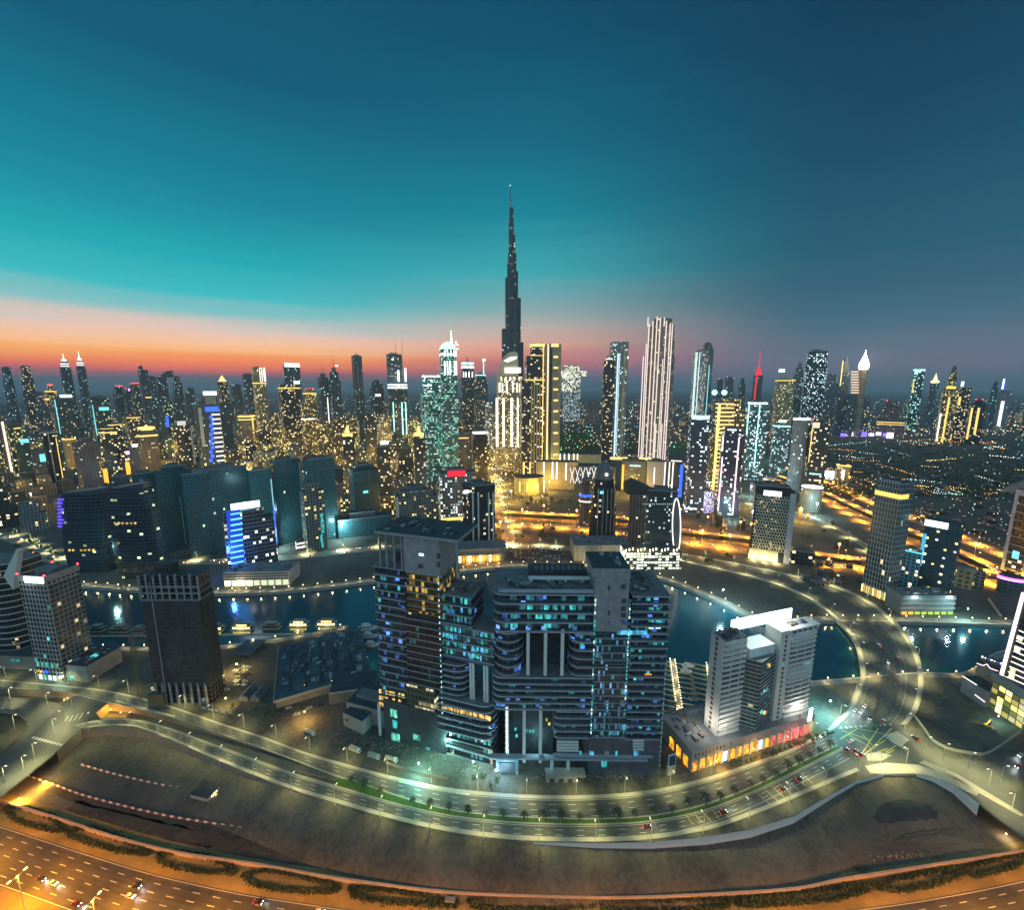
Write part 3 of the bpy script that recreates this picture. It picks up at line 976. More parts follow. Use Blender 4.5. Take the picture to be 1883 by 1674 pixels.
def put(proto, p, rz=0, label=None, group=None, scale=None):
    if proto.name not in used:
        used.add(proto.name)
        proto.location = p
        proto.rotation_euler = (0, 0, rz)
        if label: proto['label'] = label
        if group: proto['group'] = group
        if scale: proto.scale = (scale,) * 3
        return proto
    return dup(proto, p, rz, label, group, scale)
def Z(p, z):
    return Vector((p.x, p.y, z))
for q, h in along(R1[0], 31, -3.5, 15):
    put(L_ROAD, Z(q, .2), h - pi / 2)
for q, h in along(R2[1], 31, 3.5, 6):
    put(L_ROAD, Z(q, .2), h + pi / 2)
for q, h in along([p.lerp(r, .5) for p, r in zip(ga, gb)], 55, 0, 30)[:0]:
    pass
for px in ((28, 1342), (64, 1396), (88, 1300), (120, 1335), (1666, 1405), (1733, 1398), (1818, 1446), (1664, 1340), (1616, 1420), (1860, 1492), (10, 1440), (45, 1420), (100, 1350), (135, 1310), (20, 1290), (1700, 1385), (1780, 1415), (1840, 1440), (1600, 1400)):
    q = G(*px)
    put(L_JUN, q, rnd.choice((0, pi)))
for q, h in along(R3[0], 38, -2.2, 20):
    put(L_BRIDGE, Z(q, .9), h - pi / 2)
for q, h in along(R3[1], 38, 2.2, 40):
    put(L_BRIDGE, Z(q, .9), h + pi / 2)
for q, h in along(offs(ha, 27 * sgn), 48, 0, 8):
    if -330 < q.x < 330:
        put(L_HW, Z(q, LZ + .3), h + pi / 2)
for px in ((118, 1612), (330, 1662), (60, 1592)):
    pass
for k, (q, h) in enumerate(along(HW['mid1'], 40, 7, 20) + along(HW['mid2'], 44, 12, 30)):
    if -260 < q.x < 1300:
        put(L_MID, Z(q, 7 if k < len(along(HW['mid1'], 40, 7, 20)) else .3), h + pi / 2)
for key, st, zz_, of_ in (('r1', 42, .3, 0), ('r2', 48, 7, 6), ('r3', 52, .3, 5)):
    for q, h in along(HW[key], st, of_, 25):
        put(L_MID, Z(q, zz_), h + pi / 2, 'orange lamp on the straight highway beyond the canal towers', 'orange lamps along the straight highway')
for q, h in along(HW['lm'], 52, -11, 20):
    if q.x > -900:
        put(L_CANAL, Z(q, .2), h - pi / 2)
for q, h in along(HW['cd'], 45, -10, 10) + along(HW['s1'], 60, 7, 10) + along(HW['lm2'], 60, 12, 10):
    put(L_CANAL, Z(q, .2), h - pi / 2)

# promenade globes
pg = thing('promenade_lamp', 'short post with a warm globe lamp on the quay edge', 'lamp post', (0, 0, -500), 0, 'globe lamps along the canal quays')
MB().tube((0, 0, 0), (0, 0, 4.2), .14, .10, 6).build('post', DARK, pg)
MB().ball((0, 0, 4.7), .45, 8, 6).build('globe', GLOBE, pg)
light('lamp_light', 'POINT', (1, .80, .38), 1600, (0, 0, 4.0), pg, .5)
for q, h in along(FB, 17, 4, 6):
    if -560 < q.x < 640:
        put(pg, Z(q, .25), 0)
for q, h in along(NB, 20, 2.5, 6) + along(NB2, 24, 2.5, 6):
    if -420 < q.x < 420:
        put(pg, Z(q, .25), 0, 'short post with a warm globe lamp on the near quay', 'globe lamps along the near quays')

# ------------------------------------------------------------------ palms and trees
def palm_proto():
    t = thing('palm_tree', 'date palm with a full grey green crown on the median grass', 'palm tree', (0, 0, -500), 0, 'palms in the grass median')
    mb = MB()
    for k in range(6):
        mb.tube((.05 * k, 0, 1.05 * k), (.05 * (k + 1), 0, 1.05 * (k + 1)), .34 - .025 * k, .30 - .025 * k, 7)
    mb.build('trunk', TRUNK, t)
    mb = MB()
    r2 = random.Random(3)
    for i in range(22):
        a = 2 * pi * i / 22 + r2.uniform(-.15, .15)
        up = r2.uniform(-.1, 1.1)
        ln = r2.uniform(2.4, 3.2)
        d = Vector((cos(a), sin(a), 0))
        s = Vector((-sin(a), cos(a), 0))
        P = []
        for k in range(6):
            u = k / 5
            P.append(Vector((.3, 0, 6.25)) + d * ln * u * (.75 if up > .7 else 1) + Vector((0, 0, 1)) * (up * ln * .62 * u - 1.9 * u * u * (1.25 - .4 * up)))
        for k in range(5):
            wv = (.32, .55, .6, .5, .3, .08)
            mb.face([P[k] - s * wv[k], P[k + 1] - s * wv[k + 1], P[k + 1], P[k]])
            mb.face([P[k], P[k + 1], P[k + 1] + s * wv[k + 1] - Vector((0, 0, .18)), P[k] + s * wv[k] - Vector((0, 0, .18))])
    mb.build('crown', mat('palm_leaf', (.085, .095, .045), .8, scale=.8, var=.4), t)
    return t
PALM = palm_proto()
for i, (x, y) in enumerate([(646, 1444), (672, 1455), (701, 1465), (760, 1481), (791, 1489), (827, 1496), (861, 1502), (894, 1506), (925, 1509), (965, 1512), (997, 1512), (1031, 1513), (1067, 1513), (1102, 1512), (1134, 1510), (1168, 1507),
                            (1202, 1503), (1235, 1498), (1266, 1491), (1297, 1484), (1324, 1475), (1351, 1465), (1380, 1452), (1402, 1443), (1425, 1432), (1448, 1420), (1467, 1411), (1488, 1400), (1506, 1390), (1527, 1379)]):
    put(PALM, G(x, y, .4), rnd.uniform(0, 6.3), None, None, rnd.uniform(.78, 1.22))
def tree_proto(name, label, h, rad, n, seed, group):
    r2 = random.Random(seed)
    t = thing(name, label, 'tree', (0, 0, -500), 0, group)
    mb = MB()
    mb.tube((0, 0, 0), (.1, 0, h * .5), .16, .1, 6)
    for k in range(4):
        a = k * 1.7
        mb.tube((.1, 0, h * .4), (cos(a) * rad * .6, sin(a) * rad * .6, h * .72), .08, .04, 4)
    mb.build('trunk', TRUNK, t)
    mb = MB()
    cl = [(Vector((r2.gauss(0, .45), r2.gauss(0, .45), r2.gauss(0, .35))) * rad) for _ in range(9)]
    for i in range(n):
        c = r2.choice(cl) + Vector((r2.gauss(0, .28), r2.gauss(0, .28), r2.gauss(0, .25))) * rad + Vector((0, 0, h * .7))
        a = Vector((r2.uniform(-1, 1), r2.uniform(-1, 1), r2.uniform(-1, 1))).normalized()
        b = a.orthogonal().normalized()
        c2 = a.cross(b)
        s = r2.uniform(.16, .34) * (rad / 1.6) ** .5
        mb.face([c - b * s, c + c2 * s * .7, c + b * s, c - c2 * s * .7])
    mb.build('crown', LEAF, t)
    return t
TREE = tree_proto('street_tree', 'small bushy street tree on the pavement below the white tower', 5, 1.9, 330, 5, 'street trees below the white tower')
for k in range(22):
    u = k / 21
    x = 1345 + u * 185 + rnd.uniform(-2, 2)
    y = 1414 - u * 62 + rnd.uniform(-3, 3)
    put(TREE, G(x, y, .1), rnd.uniform(0, 6), None, None, rnd.uniform(.6, 1.0))
for k in range(18):
    x, y = rnd.choice(((600, 1178), (655, 1200), (1240, 1330), (1285, 1352), (905, 1448), (880, 1440), (450, 1308), (500, 1318)))
    put(TREE, G(x + rnd.uniform(-22, 22), y + rnd.uniform(-5, 5), .1), rnd.uniform(0, 6), 'small bushy tree on the waterside plots among the dark blocks', 'trees among the waterside plots', rnd.uniform(.7, 1.2))
for k in range(40):
    x = rnd.uniform(20, 110); y = 985 + (x - 0) * .43
    put(TREE, G(x, y + rnd.choice((-9, 9)), .1), rnd.uniform(0, 6), 'dark street tree beside the lit canal street', 'trees along the canal street', rnd.uniform(.9, 1.4))
    if k > 24: break

# hedges looping along the motorway
def hedge(px, label, wd=2.2, h=1.3, close=True):
    p = [G(a, b, LZ) for a, b in px]
    p = smooth(p + ([p[0]] if close else []), 9)
    r2 = random.Random(len(px) * 7 + int(px[0][0]))
    mb = MB()
    for q, hd in along(p, .3):
        for _ in range(5):
            c = q + Vector((r2.gauss(0, wd * .28), r2.gauss(0, wd * .28), r2.uniform(.1, h)))
            a = Vector((r2.uniform(-1, 1), r2.uniform(-1, 1), r2.uniform(-.3, 1))).normalized()
            b = a.orthogonal().normalized()
            c2 = a.cross(b)
            s = r2.uniform(.35, .75)
            mb.face([c - b * s, c + c2 * s, c + b * s, c - c2 * s])
    return tag(mb.build('hedge', HEDGE), label, 'hedge')
hedge([(10, 1488), (40, 1487), (90, 1503), (116, 1526), (110, 1531), (70, 1523), (30, 1510)], 'clipped dark hedge loop next to the road bridge over the motorway')
hedge([(121, 1529), (170, 1526), (230, 1548), (274, 1567), (268, 1573), (200, 1562), (140, 1542)], 'long dark hedge loop under the pinkish wall, second along the motorway')
hedge([(290, 1573), (340, 1571), (400, 1585), (432, 1604), (420, 1608), (350, 1602), (300, 1588)], 'leaf shaped dark hedge loop, third along the motorway verge')
hedge([(446, 1612), (500, 1603), (560, 1616), (620, 1634), (608, 1642), (530, 1640), (470, 1628)], 'wide dark hedge loop with bare sand inside, below the pinkish wall')
hedge([(640, 1636), (720, 1640), (800, 1655), (840, 1662), (826, 1668), (740, 1664), (660, 1652)], 'thin dark hedge loop beside the small sand coloured box')
hedge([(860, 1658), (940, 1655), (1020, 1660), (1090, 1663), (1080, 1671), (960, 1676), (880, 1672)], 'dark hedge loop at the middle of the motorway verge')
hedge([(1100, 1662), (1200, 1660), (1300, 1658), (1340, 1660), (1320, 1672), (1220, 1678), (1120, 1676)], 'dark hedge loop with a pale post standing in it')
hedge([(1345, 1658), (1420, 1650), (1490, 1642), (1580, 1632), (1596, 1638), (1540, 1654), (1440, 1664), (1370, 1668)], 'ragged green hedge loop near the tall motorway lamp')
hedge([(1600, 1632), (1680, 1612), (1750, 1600), (1772, 1604), (1740, 1620), (1660, 1640)], 'bushy green hedge loop along the bend of the pinkish wall')
hedge([(1765, 1602), (1820, 1585), (1900, 1568), (1930, 1575), (1870, 1592), (1800, 1612)], 'bushy green hedge loop at the end of the pinkish wall')

# plastic barriers, red and white
RED = mat('red_plastic', (.32, .05, .03), .5, var=.1)
def barrier(m):
    pr = [(-1.0, 0), (-.8, .35), (-.35, .5), (-.25, 1.0), (.25, 1.0), (.35, .5), (.8, .35), (1.0, 0)]
    mb = MB()
    q = [(x * .45, z) for x, z in pr]
    n = len(q)
    for i in range(n - 1):
        a, b = q[i], q[i + 1]
        mb.face([(-1.15, a[0], a[1]), (1.15, a[0], a[1]), (1.15, b[0], b[1]), (-1.15, b[0], b[1])])
    mb.face([(-1.15, y, z) for y, z in q]); mb.face([(1.15, y, z) for y, z in reversed(q)])
    o = mb.build('road_barrier', m); fixn(o)
    return o
BR_R, BR_W = barrier(RED), barrier(WHITE)
first = {}
def barriers(px, step, lab, grp):
    p = smooth([G(*q, LZ) for q in px], 6)
    for k, (q, h) in enumerate(along(p, step)):
        src = BR_R if k % 2 else BR_W
        o = src if src.name not in first else src.copy()
        if src.name in first: COL.objects.link(o)
        first[src.name] = 1
        o.location = (q.x, q.y, LZ + .03)
        o.rotation_euler = (0, 0, h)
        tag(o, ('red' if k % 2 else 'white') + lab, 'barrier', ('red ' if k % 2 else 'white ') + grp)
barriers([(52, 1428), (105, 1446), (165, 1467), (300, 1500), (420, 1520), (540, 1543)], 2.9, ' plastic road barrier in the long row on the sand', 'barriers in the long row on the sand')
barriers([(152, 1408), (220, 1427), (290, 1443), (350, 1454)], 2.9, ' plastic road barrier in the short row ending at the white hut', 'barriers in the short row by the hut')
mb = MB()

# ------------------------------------------------------------------ cars
GLS = mat('car_glass', (.015, .018, .02), .08)
TYRE = mat('tyre', (.02, .02, .02), .8)
HL = glow('headlight', (.95, .98, 1), 14)
TL = glow('taillight', (1, .03, .03), 5)
FHL = glow('headlight_far', (1, .72, .35), 130)
FTL = glow('taillight_far', (1, .12, .03), 70)
def car_proto(name, col, label, lit=True, far=False):
    m = mat('car_paint_' + name, col, .3, .2, var=.04)
    t = thing('car', label, 'car', (0, 0, -500), 0, 'cars')
    low = [(-2.25, .38), (-2.3, .75), (-2.1, 1.0), (-.9, 1.05), (1.1, 1.02), (2.15, .85), (2.3, .6), (2.25, .38)]
    profile('body', [(x, z) for x, z in low], -.88, .88, m, None, t)
    b = MB()
    b.prism([(-1.75, -.80), (1.15, -.80), (1.15, .80), (-1.75, .80)], 1.02, 1.50, 0, 0, [(-1.25, -.66), (.45, -.66), (.45, .66), (-1.25, .66)])
    b.build('windows', GLS, t)
    MB().prism([(-1.22, -.65), (.42, -.65), (.42, .65), (-1.22, .65)], 1.49, 1.56).build('roof', m, t)
    for x in () if far else (-1.4, 1.4):
        for y in (-.86, .86):
            w_ = MB()
            for k in range(10):
                a0, a1 = 2 * pi * k / 10, 2 * pi * (k + 1) / 10
                w_.face([(x, y - .1, .33), (x + .33 * cos(a0), y - .1, .33 + .33 * sin(a0)), (x + .33 * cos(a1), y - .1, .33 + .33 * sin(a1))])
                w_.face([(x, y + .1, .33), (x + .33 * cos(a1), y + .1, .33 + .33 * sin(a1)), (x + .33 * cos(a0), y + .1, .33 + .33 * sin(a0))])
                w_.face([(x + .33 * cos(a0), y - .1, .33 + .33 * sin(a0)), (x + .33 * cos(a0), y + .1, .33 + .33 * sin(a0)), (x + .33 * cos(a1), y + .1, .33 + .33 * sin(a1)), (x + .33 * cos(a1), y - .1, .33 + .33 * sin(a1))])
            w_.build('wheel', TYRE, t)
    for y in (-.6, .6):
        MB().box(2.2, 2.34, y - .2, y + .2, .58, .80).build('headlight', (FHL if far else HL) if lit else WHITE, t)
        MB().box(-2.36, -2.22, y - .22, y + .22, .72, .92).build('taillight', (FTL if far else TL) if lit else RED, t)
    if lit and not far:
        light('headlight_beam', 'SPOT', (.9, .97, 1), 2500, (2.4, 0, .75), t, .2, 70).rotation_euler = (0, radians(-82), 0)
    return t
CW = car_proto('white', (.7, .7, .68), 'white car')
CD = car_proto('dark', (.03, .035, .045), 'dark car')
CR = car_proto('red', (.14, .02, .02), 'red car')
PWc = car_proto('parked_white', (.65, .65, .62), 'white parked car', False)
PDc = car_proto('parked_dark', (.05, .055, .06), 'dark parked car', False)
FW = car_proto('far_white', (.7, .7, .68), 'white car', True, True)
FD = car_proto('far_dark', (.03, .035, .045), 'dark car', True, True)
def car(proto, px, py, to, label, group=None, z=.27, zg=0.0):
    a, b = G(px, py, zg), G(*to, zg)
    d = b - a
    return put(proto, Vector((a.x, a.y, zg + z)), atan2(d.y, d.x), label, group or 'cars on the roads')
for pr, x, y, to, lb in ((CW, 1572, 1310, (1548, 1334), 'white car with bright headlights leaving the bridge on its inner lane'), (CW, 1583, 1312, (1562, 1336), 'white car with bright headlights in the second lane off the bridge'),
                         (CD, 1600, 1324, (1590, 1345), 'dark car with bright headlights beside the median at the bridge end'), (CW, 1590, 1302, (1570, 1325), 'white car behind the first two at the bridge end'),
                         (CD, 1556, 1382, (1575, 1366), 'dark car with red tail lights waiting at the end of the palm median'), (CD, 1572, 1384, (1592, 1368), 'dark car with red tail lights in the middle waiting lane'),
                         (CR, 1584, 1392, (1604, 1375), 'red car at the outer waiting lane below the junction'), (CW, 1564, 1366, (1590, 1350), 'white car crossing the yellow hatching of the junction'),
                         (CW, 1512, 1356, (1490, 1368), 'white car turning in front of the white tower podium'), (CR, 1623, 1331, (1640, 1300), 'red car setting off north onto the bridge beside the median'),
                         (CR, 1683, 1360, (1665, 1347), 'red car by the bend of the sand lot fence'), (CR, 1872, 1412, (1850, 1425), 'red car with its tail lights lit near the planted pit'),
                         (CW, 1876, 1392, (1850, 1410), 'white car with strong headlights coming round the sand lot'), (CD, 1470, 1436, (1500, 1417), 'dark car with red lights on the outer road between hatchings'),
                         (CR, 1440, 1455, (1470, 1437), 'red car on the outer road beside the yellow hatching'), (CR, 1330, 1497, (1370, 1483), 'red car on the outer road by the first yellow hatching'),
                         (CR, 1190, 1524, (1240, 1518), 'red car alone on the outer road above the white wall'), (CW, 1618, 1190, (1604, 1168), 'white car on the outer half of the curved bridge'),
                         (CW, 1632, 1220, (1640, 1240), 'white car at the crown of the curved bridge'), (CD, 1655, 1215, (1640, 1180), 'dark car driving north over the bridge')):
    car(pr, x, y, to, lb, z=.95 if 1150 < y < 1334 and x > 1560 else .4)
for k in range(34):
    s = rnd.random()
    lane = rnd.choice((4, 8, 12, 16, 20, 33, 37, 41, 45, 49))
    L_ = offs(ha, lane * sgn)
    i = rnd.randrange(8, len(L_) - 8)
    a, b = L_[i], L_[i + 1]
    if abs(a.x) > 320: continue
    h = atan2(b.y - a.y, b.x - a.x) + (0 if lane < 30 else pi)
    pr = rnd.choice((CW, CD, CD, CW, CR))
    nm = {CW: 'white', CD: 'dark', CR: 'red'}[pr]
    put(pr, Z(a.lerp(b, rnd.random()), LZ + .17), h, nm + ' car on the orange lit motorway', nm + ' cars on the motorway')
NF = [0]
for key, zz_, wd in (('mid1', 7.35, 12), ('mid2', .25, 20), ('r1', .25, 24), ('r2', 7.35, 10), ('lm', .25, 14), ('lm2', .28, 16), ('r3', .25, 8)):
    for q, h in along(HW[key], 17, 0, 10):
        if rnd.random() < .66 and NF[0] < 190 and -900 < q.x < 1300:
            d = rnd.uniform(-wd / 2, wd / 2)
            v = Vector((sin(h), -cos(h), 0)) * d
            NF[0] += 1
            pr = rnd.choice((FW, FD))
            nm = {FW: 'white', FD: 'dark'}[pr]
            put(pr, Z(q + v, zz_), h + (pi if d > 0 else 0), nm + ' car on the far lit roads', nm + ' cars on the far roads')
# car park beside the netted tower, and the yard car park
i = 0
for y0, xa in ((1200, 398), (1207, 400), (1214, 401), (1222, 401), (1229, 403), (1236, 404), (1244, 405), (1252, 408), (1262, 410), (1270, 414)):
    pr = PWc if i % 3 == 0 else PDc
    car(pr, xa + 3, y0, (xa + 16, y0), ('white' if pr is PWc else 'dark') + ' parked car in the row beside the netted tower', ('white' if pr is PWc else 'dark') + ' cars parked beside the netted tower', .12)
    i += 1
for r_ in range(4):
    for c_ in range(6):
        if rnd.random() < .15: continue
        pr = rnd.choice((PWc, PDc))
        car(pr, 434 + r_ * 8 + rnd.uniform(-1, 1), 1228 + c_ * 6.6, (448 + r_ * 8, 1228 + c_ * 6.6), ('white' if pr is PWc else 'dark') + ' parked car in the packed lot by the dark flat roof', ('white' if pr is PWc else 'dark') + ' cars in the packed lot', .12)
for x, y in ((520, 1310), (545, 1316), (568, 1304), (530, 1304), (590, 1298)):
    pr = rnd.choice((PWc, PDc))
    car(pr, x, y, (x + 10, y - 3), ('white' if pr is PWc else 'dark') + ' parked car in the orange lit yard', ('white' if pr is PWc else 'dark') + ' cars in the orange lit yard', .12)
for r_ in range(5):
    for c_ in range(13):
        if rnd.random() < .2: continue
        pr = rnd.choice((PWc, PDc, PDc))
        car(pr, 940 + c_ * 8, 1010 + r_ * 4.6, (948 + c_ * 8, 1006 + r_ * 4.6), ('white' if pr is PWc else 'dark') + ' parked car in the quayside car park', ('white' if pr is PWc else 'dark') + ' cars in the quayside car park', .12)

# ------------------------------------------------------------------ lorries by the site
def truck(px, py, to, label, tank):
    a, b = G(px, py), G(*to)
    d = b - a
    t = thing('tank_lorry' if tank else 'box_lorry', label, 'lorry', a, atan2(d.y, d.x))
    m = mat('lorry_cream', (.5, .46, .34), .5)
    MB().box(-5.5, 3.2, -1.1, 1.1, .7, 1.0).build('chassis', DARK, t)
    if tank:
        mb = MB()
        for k in range(12):
            a0, a1 = 2 * pi * k / 12, 2 * pi * (k + 1) / 12
            q = lambda aa, x: (x, 1.25 * cos(aa), 2.2 + 1.15 * sin(aa))
            mb.face([q(a0, -5.4), q(a1, -5.4), q(a1, 1.2), q(a0, 1.2)])
            mb.face([q(a0, 1.2), q(a1, 1.2), (1.5, 0, 2.2)]); mb.face([q(a1, -5.4), q(a0, -5.4), (-5.7, 0, 2.2)])
        mb.build('tank', m, t)
    else:
        MB().box(-5.4, 1.2, -1.2, 1.2, 1.0, 3.5).build('cargo_box', m, t)
    profile('cab', [(1.5, 1.0), (3.6, 1.0), (3.6, 2.0), (3.2, 3.0), (1.5, 3.0)], -1.15, 1.15, WHITE, None, t)
    MB().box(3.3, 3.62, -1.0, 1.0, 2.0, 2.7).build('windscreen', GLS, t)
    for x in (-4.4, -3.2, 2.4):
        for y in (-1.05, 1.05):
            MB().tube((x, y - .15, .5), (x, y + .15, .5), .5, .5, 10).build('wheel', TYRE, t)
truck(572, 1352, (590, 1359), 'long cream tank lorry parked beside the construction yard road', True)
truck(690, 1396, (708, 1401), 'cream box lorry parked second along the construction site edge', False)
truck(722, 1401, (738, 1406), 'cream tank lorry parked beside the white fence panels', True)
truck(655, 1384, (675, 1391), 'cream box lorry parked beneath the turquoise lit site yard', False)

# ------------------------------------------------------------------ boats
GOLDW = glow('warm_window', (1, .72, .22), 5)
BLUEW = glow('blue_light', (.03, .22, 1), 5)
def houseboat(px, py, wpx, label, lit):
    a, b = G(px - wpx / 2, py, -3), G(px + wpx / 2, py, -3)
    d = (b - a)
    L_ = d.length
    t = thing('houseboat', label, 'houseboat', (a + b) / 2, atan2(d.y, d.x), None)
    h = L_ / 2
    MB().prism([(-h, -3.6), (h * .92, -3.6), (h, 0), (h * .92, 3.6), (-h, 3.6)], -.4, 1.1).build('hull', PALE, t)
    MB().box(-h * .85, h * .8, -2.8, 2.8, 1.1, 4.0).build('cabin', [DARK, ROOFD], t)
    MB().box(-h * .5, h * .5, -2.2, 2.4, 4.0, 6.4).build('upper_cabin', [DARK, ROOFD], t)
    MB().box(-h * .95, h * .9, -3.3, 3.3, 3.98, 4.2).build('deck', PALE, t)
    MB().box(-h * .6, h * .6, -2.7, 2.7, 6.4, 6.6).build('roof', PALE, t)
    wm = GOLDW if lit else FLOW
    for k in range(6):
        x = -h * .78 + k * h * .27
        MB().box(x, x + h * .2, -2.92, -2.7, 1.7, 3.4).build('window', wm, t)
    for k in range(4):
        x = -h * .46 + k * h * .25
        MB().box(x, x + h * .17, -2.32, -2.1, 4.6, 5.9).build('window', wm, t)
    if lit:
        light('deck_light', 'POINT', (1, .7, .2), 1200, (0, -4.6, 3.2), t, .4)
houseboat(180, 1160, 26, 'unlit dark houseboat first from the white grid tower', False)
houseboat(222, 1161, 34, 'unlit dark houseboat with pale window strips, before the crane mast', False)
houseboat(256, 1163, 20, 'small unlit houseboat tucked against the netted tower', False)
houseboat(393, 1158, 42, 'golden lit houseboat just past the netted tower', True)
houseboat(447, 1157, 40, 'golden lit houseboat moored in the blue reflection', True)
houseboat(500, 1155, 34, 'dark unlit houseboat between two golden lit ones', False)
houseboat(551, 1151, 38, 'golden lit houseboat after the dark one', True)
houseboat(602, 1150, 40, 'golden lit houseboat at the end of the row by the yacht basin', True)
bo = bpy.data.objects[-1] if False else None
def pontoon(name, a, b, wd, label, z=-2.4, m=None):
    p = [G(*a, -3), G(*b, -3)]
    d = (p[1] - p[0]).normalized()
    n = Vector((d.y, -d.x, 0))
    q = [p[0] - n * wd / 2, p[1] - n * wd / 2, p[1] + n * wd / 2, p[0] + n * wd / 2]
    mb = MB().prism([(v.x, v.y) for v in q][::-1], -3.4, z)
    o = mb.build(name, m or PALE)
    fixn(o)
    return tag(o, label, 'pontoon'), p
pontoon('pontoon', (150, 1171), (640, 1166), 2.4, 'long narrow floating pontoon behind the row of houseboats')
def yacht(px, py, to, label, s=1.0):
    a, b = G(px, py, -3), G(*to, -3)
    d = b - a
    t = thing('motor_yacht', label, 'yacht', a, atan2(d.y, d.x))
    t.scale = (s,) * 3
    MB().prism([(-7, -2), (3, -2.1), (7, 0), (3, 2.1), (-7, 2)], -.3, 1.5, 0, 0, [(-7, -2.2), (3.4, -2.4), (8, 0), (3.4, 2.4), (-7, 2.2)]).build('hull', WHITE, t)
    MB().prism([(-5, -1.7), (2.5, -1.7), (3.8, 0), (2.5, 1.7), (-5, 1.7)], 1.5, 3.2, 0, 0, [(-4.6, -1.5), (1.2, -1.5), (2.2, 0), (1.2, 1.5), (-4.6, 1.5)]).build('cabin', WHITE, t)
    MB().prism([(-5.05, -1.66), (2.3, -1.66), (3.4, 0), (2.3, 1.66), (-5.05, 1.66)], 2.1, 2.7).build('window_band', FLOW, t)
    MB().box(-4.2, .6, -1.3, 1.3, 3.2, 4.4).build('flybridge', WHITE, t)
yacht(677, 1158, (690, 1157), 'white motor yacht moored beside the stepped dark tower', 1.5)
yacht(680, 1172, (693, 1172), 'smaller white yacht moored second along the lit walkway', 1.2)
yacht(684, 1188, (697, 1188), 'white motor yacht third along the lit walkway', 1.1)
yacht(1266, 1226, (1278, 1226), 'white yacht in the outermost berth of the golden jetty', .8)
yacht(1262, 1236, (1274, 1237), 'white yacht in the second berth of the golden jetty', .7)
# golden lit jetties
FING = mat('jetty_finger', (.46, .40, .26), .8)
def jetty(a, b, fl, fr, n, label, cat='jetty'):
    A, B = G(*a, -3), G(*b, -3)
    d = (B - A)
    L_ = d.length
    t = thing('jetty', label, cat, A, atan2(d.y, d.x) - pi / 2)
    MB().box(-2.0, 2.0, 0, L_, -.3, .8).build('walkway', PALE, t)
    for k in range(n):
        y = L_ * (k + .3) / n
        if fl: MB().box(-2.6 - fl, -2.6, y - .4, y + .4, 0, .6).build('finger', FING, t)
        if fr: MB().box(2.6, 2.6 + fr, y - .4, y + .4, 0, .6).build('finger', FING, t)
    for k in range(2 * n):
        for s in (-1, 1):
            y = L_ * (k + .5) / (2 * n)
            b_ = MB().tube((s * 2.2, y, .8), (s * 2.2, y, 1.9), .1, .1, 5).build('bollard', DARK, t)
            MB().ball((s * 2.2, y, 2.1), .34, 6, 4).build('bulb', GLOBE, b_)
    for k in range(4):
        light('walk_light', 'POINT', (1, .72, .25), 900, (0, L_ * (k + .5) / 4, 3), t, .4)
    return t
jetty((1251, 1318), (1236, 1214), 15, 13, 11, 'golden lit jetty with berth fingers on both sides beside the white tower')
jetty((1313, 1296), (1303, 1222), 14, 0, 8, 'golden lit jetty with fingers on one side, partly behind the white tower')

# ------------------------------------------------------------------ hut and yard bits
hut = Fr('site_hut', 'small white hut with a dark flat roof standing alone on the sand', 'hut', (351, 1471), (383, 1479), LZ)
dx, dy = hut.loc(405, 1451)
hut.box('wall', 0, hut.w, 0, dy, 0, 3.8, PALE)
hut.box('roof', -.2, hut.w + .2, -.2, dy + .2, 3.8, 4.1, ROOFD)
for k in (.3, .62):
    hut.box('wall_lamp', hut.w + .02, hut.w + .25, dy * k - .25, dy * k + .25, 2.2, 2.6, GLOBE)
hut.box('door', hut.w + .02, hut.w + .1, dy * .45, dy * .55, 0, 2.2, DARK)
light('wall_light', 'POINT', (1, .8, .4), 300, (hut.w + 1, dy * .45, 2.4), hut.root, .2)
kb = Fr('pump_cabin', 'small lamp lit cream cabin behind the white hut', 'cabin', (389, 1420), (405, 1424), LZ)
kb.box('wall', 0, kb.w, 0, 5, 0, 4.6, mat('cream_wall', (.5, .45, .3)))
kb.box('roof', -.2, kb.w + .2, -.2, 5.2, 4.6, 4.9, ROOFM)
kb.box('wall_lamp', kb.w * .4, kb.w * .55, -.3, -.02, 2.6, 3.2, GLOBE)
light('wall_light', 'POINT', (1, .8, .4), 1500, (kb.w * .5, -1.2, 3), kb.root, .2)
def shed(px, py, w_, d_, h_, rz, label, m, z=LZ, cat='cabin', name='site_cabin'):
    t = thing(name, label, cat, G(px, py, z), rz)
    MB().box(-w_ / 2, w_ / 2, -d_ / 2, d_ / 2, 0, h_).build('wall', m, t)
    MB().box(-w_ / 2 - .15, w_ / 2 + .15, -d_ / 2 - .15, d_ / 2 + .15, h_, h_ + .2).build('roof', ROOFM, t)
    MB().box(-.5, .5, -d_ / 2 - .06, -d_ / 2 - .01, 0, min(2.1, h_ * .8)).build('door', DARK, t)
shed(664, 1512, 6, 4, 1.6, .4, 'low square concrete chamber on the sand beside the outer road', PALE, cat='chamber', name='concrete_chamber')
shed(666, 1540, 3, 2, 1.6, .1, 'little pale shed in the middle of the dark sand', PALE)
shed(640, 1582, 2.6, 1.6, 1.6, .2, 'tiny reddish cabin on the lower sand', BROWN)
shed(727, 1595, 4, 3, 2.4, .15, 'small cabin with a dark open front near the pinkish wall', DARK)
shed(676, 1602, 3.5, 1.6, 1.2, .1, 'low brown bin on the lower sand', BROWN, cat='bin', name='waste_bin')
shed(828, 1660, 5, 2, 1.8, -.1, 'sand coloured box set in the motorway hedges', mat('cream_wall', (.5, .45, .3)), cat='cabinet', name='utility_cabinet')
RUB = mat('rubble', (.24, .19, .14), .95, scale=.6, var=.5)
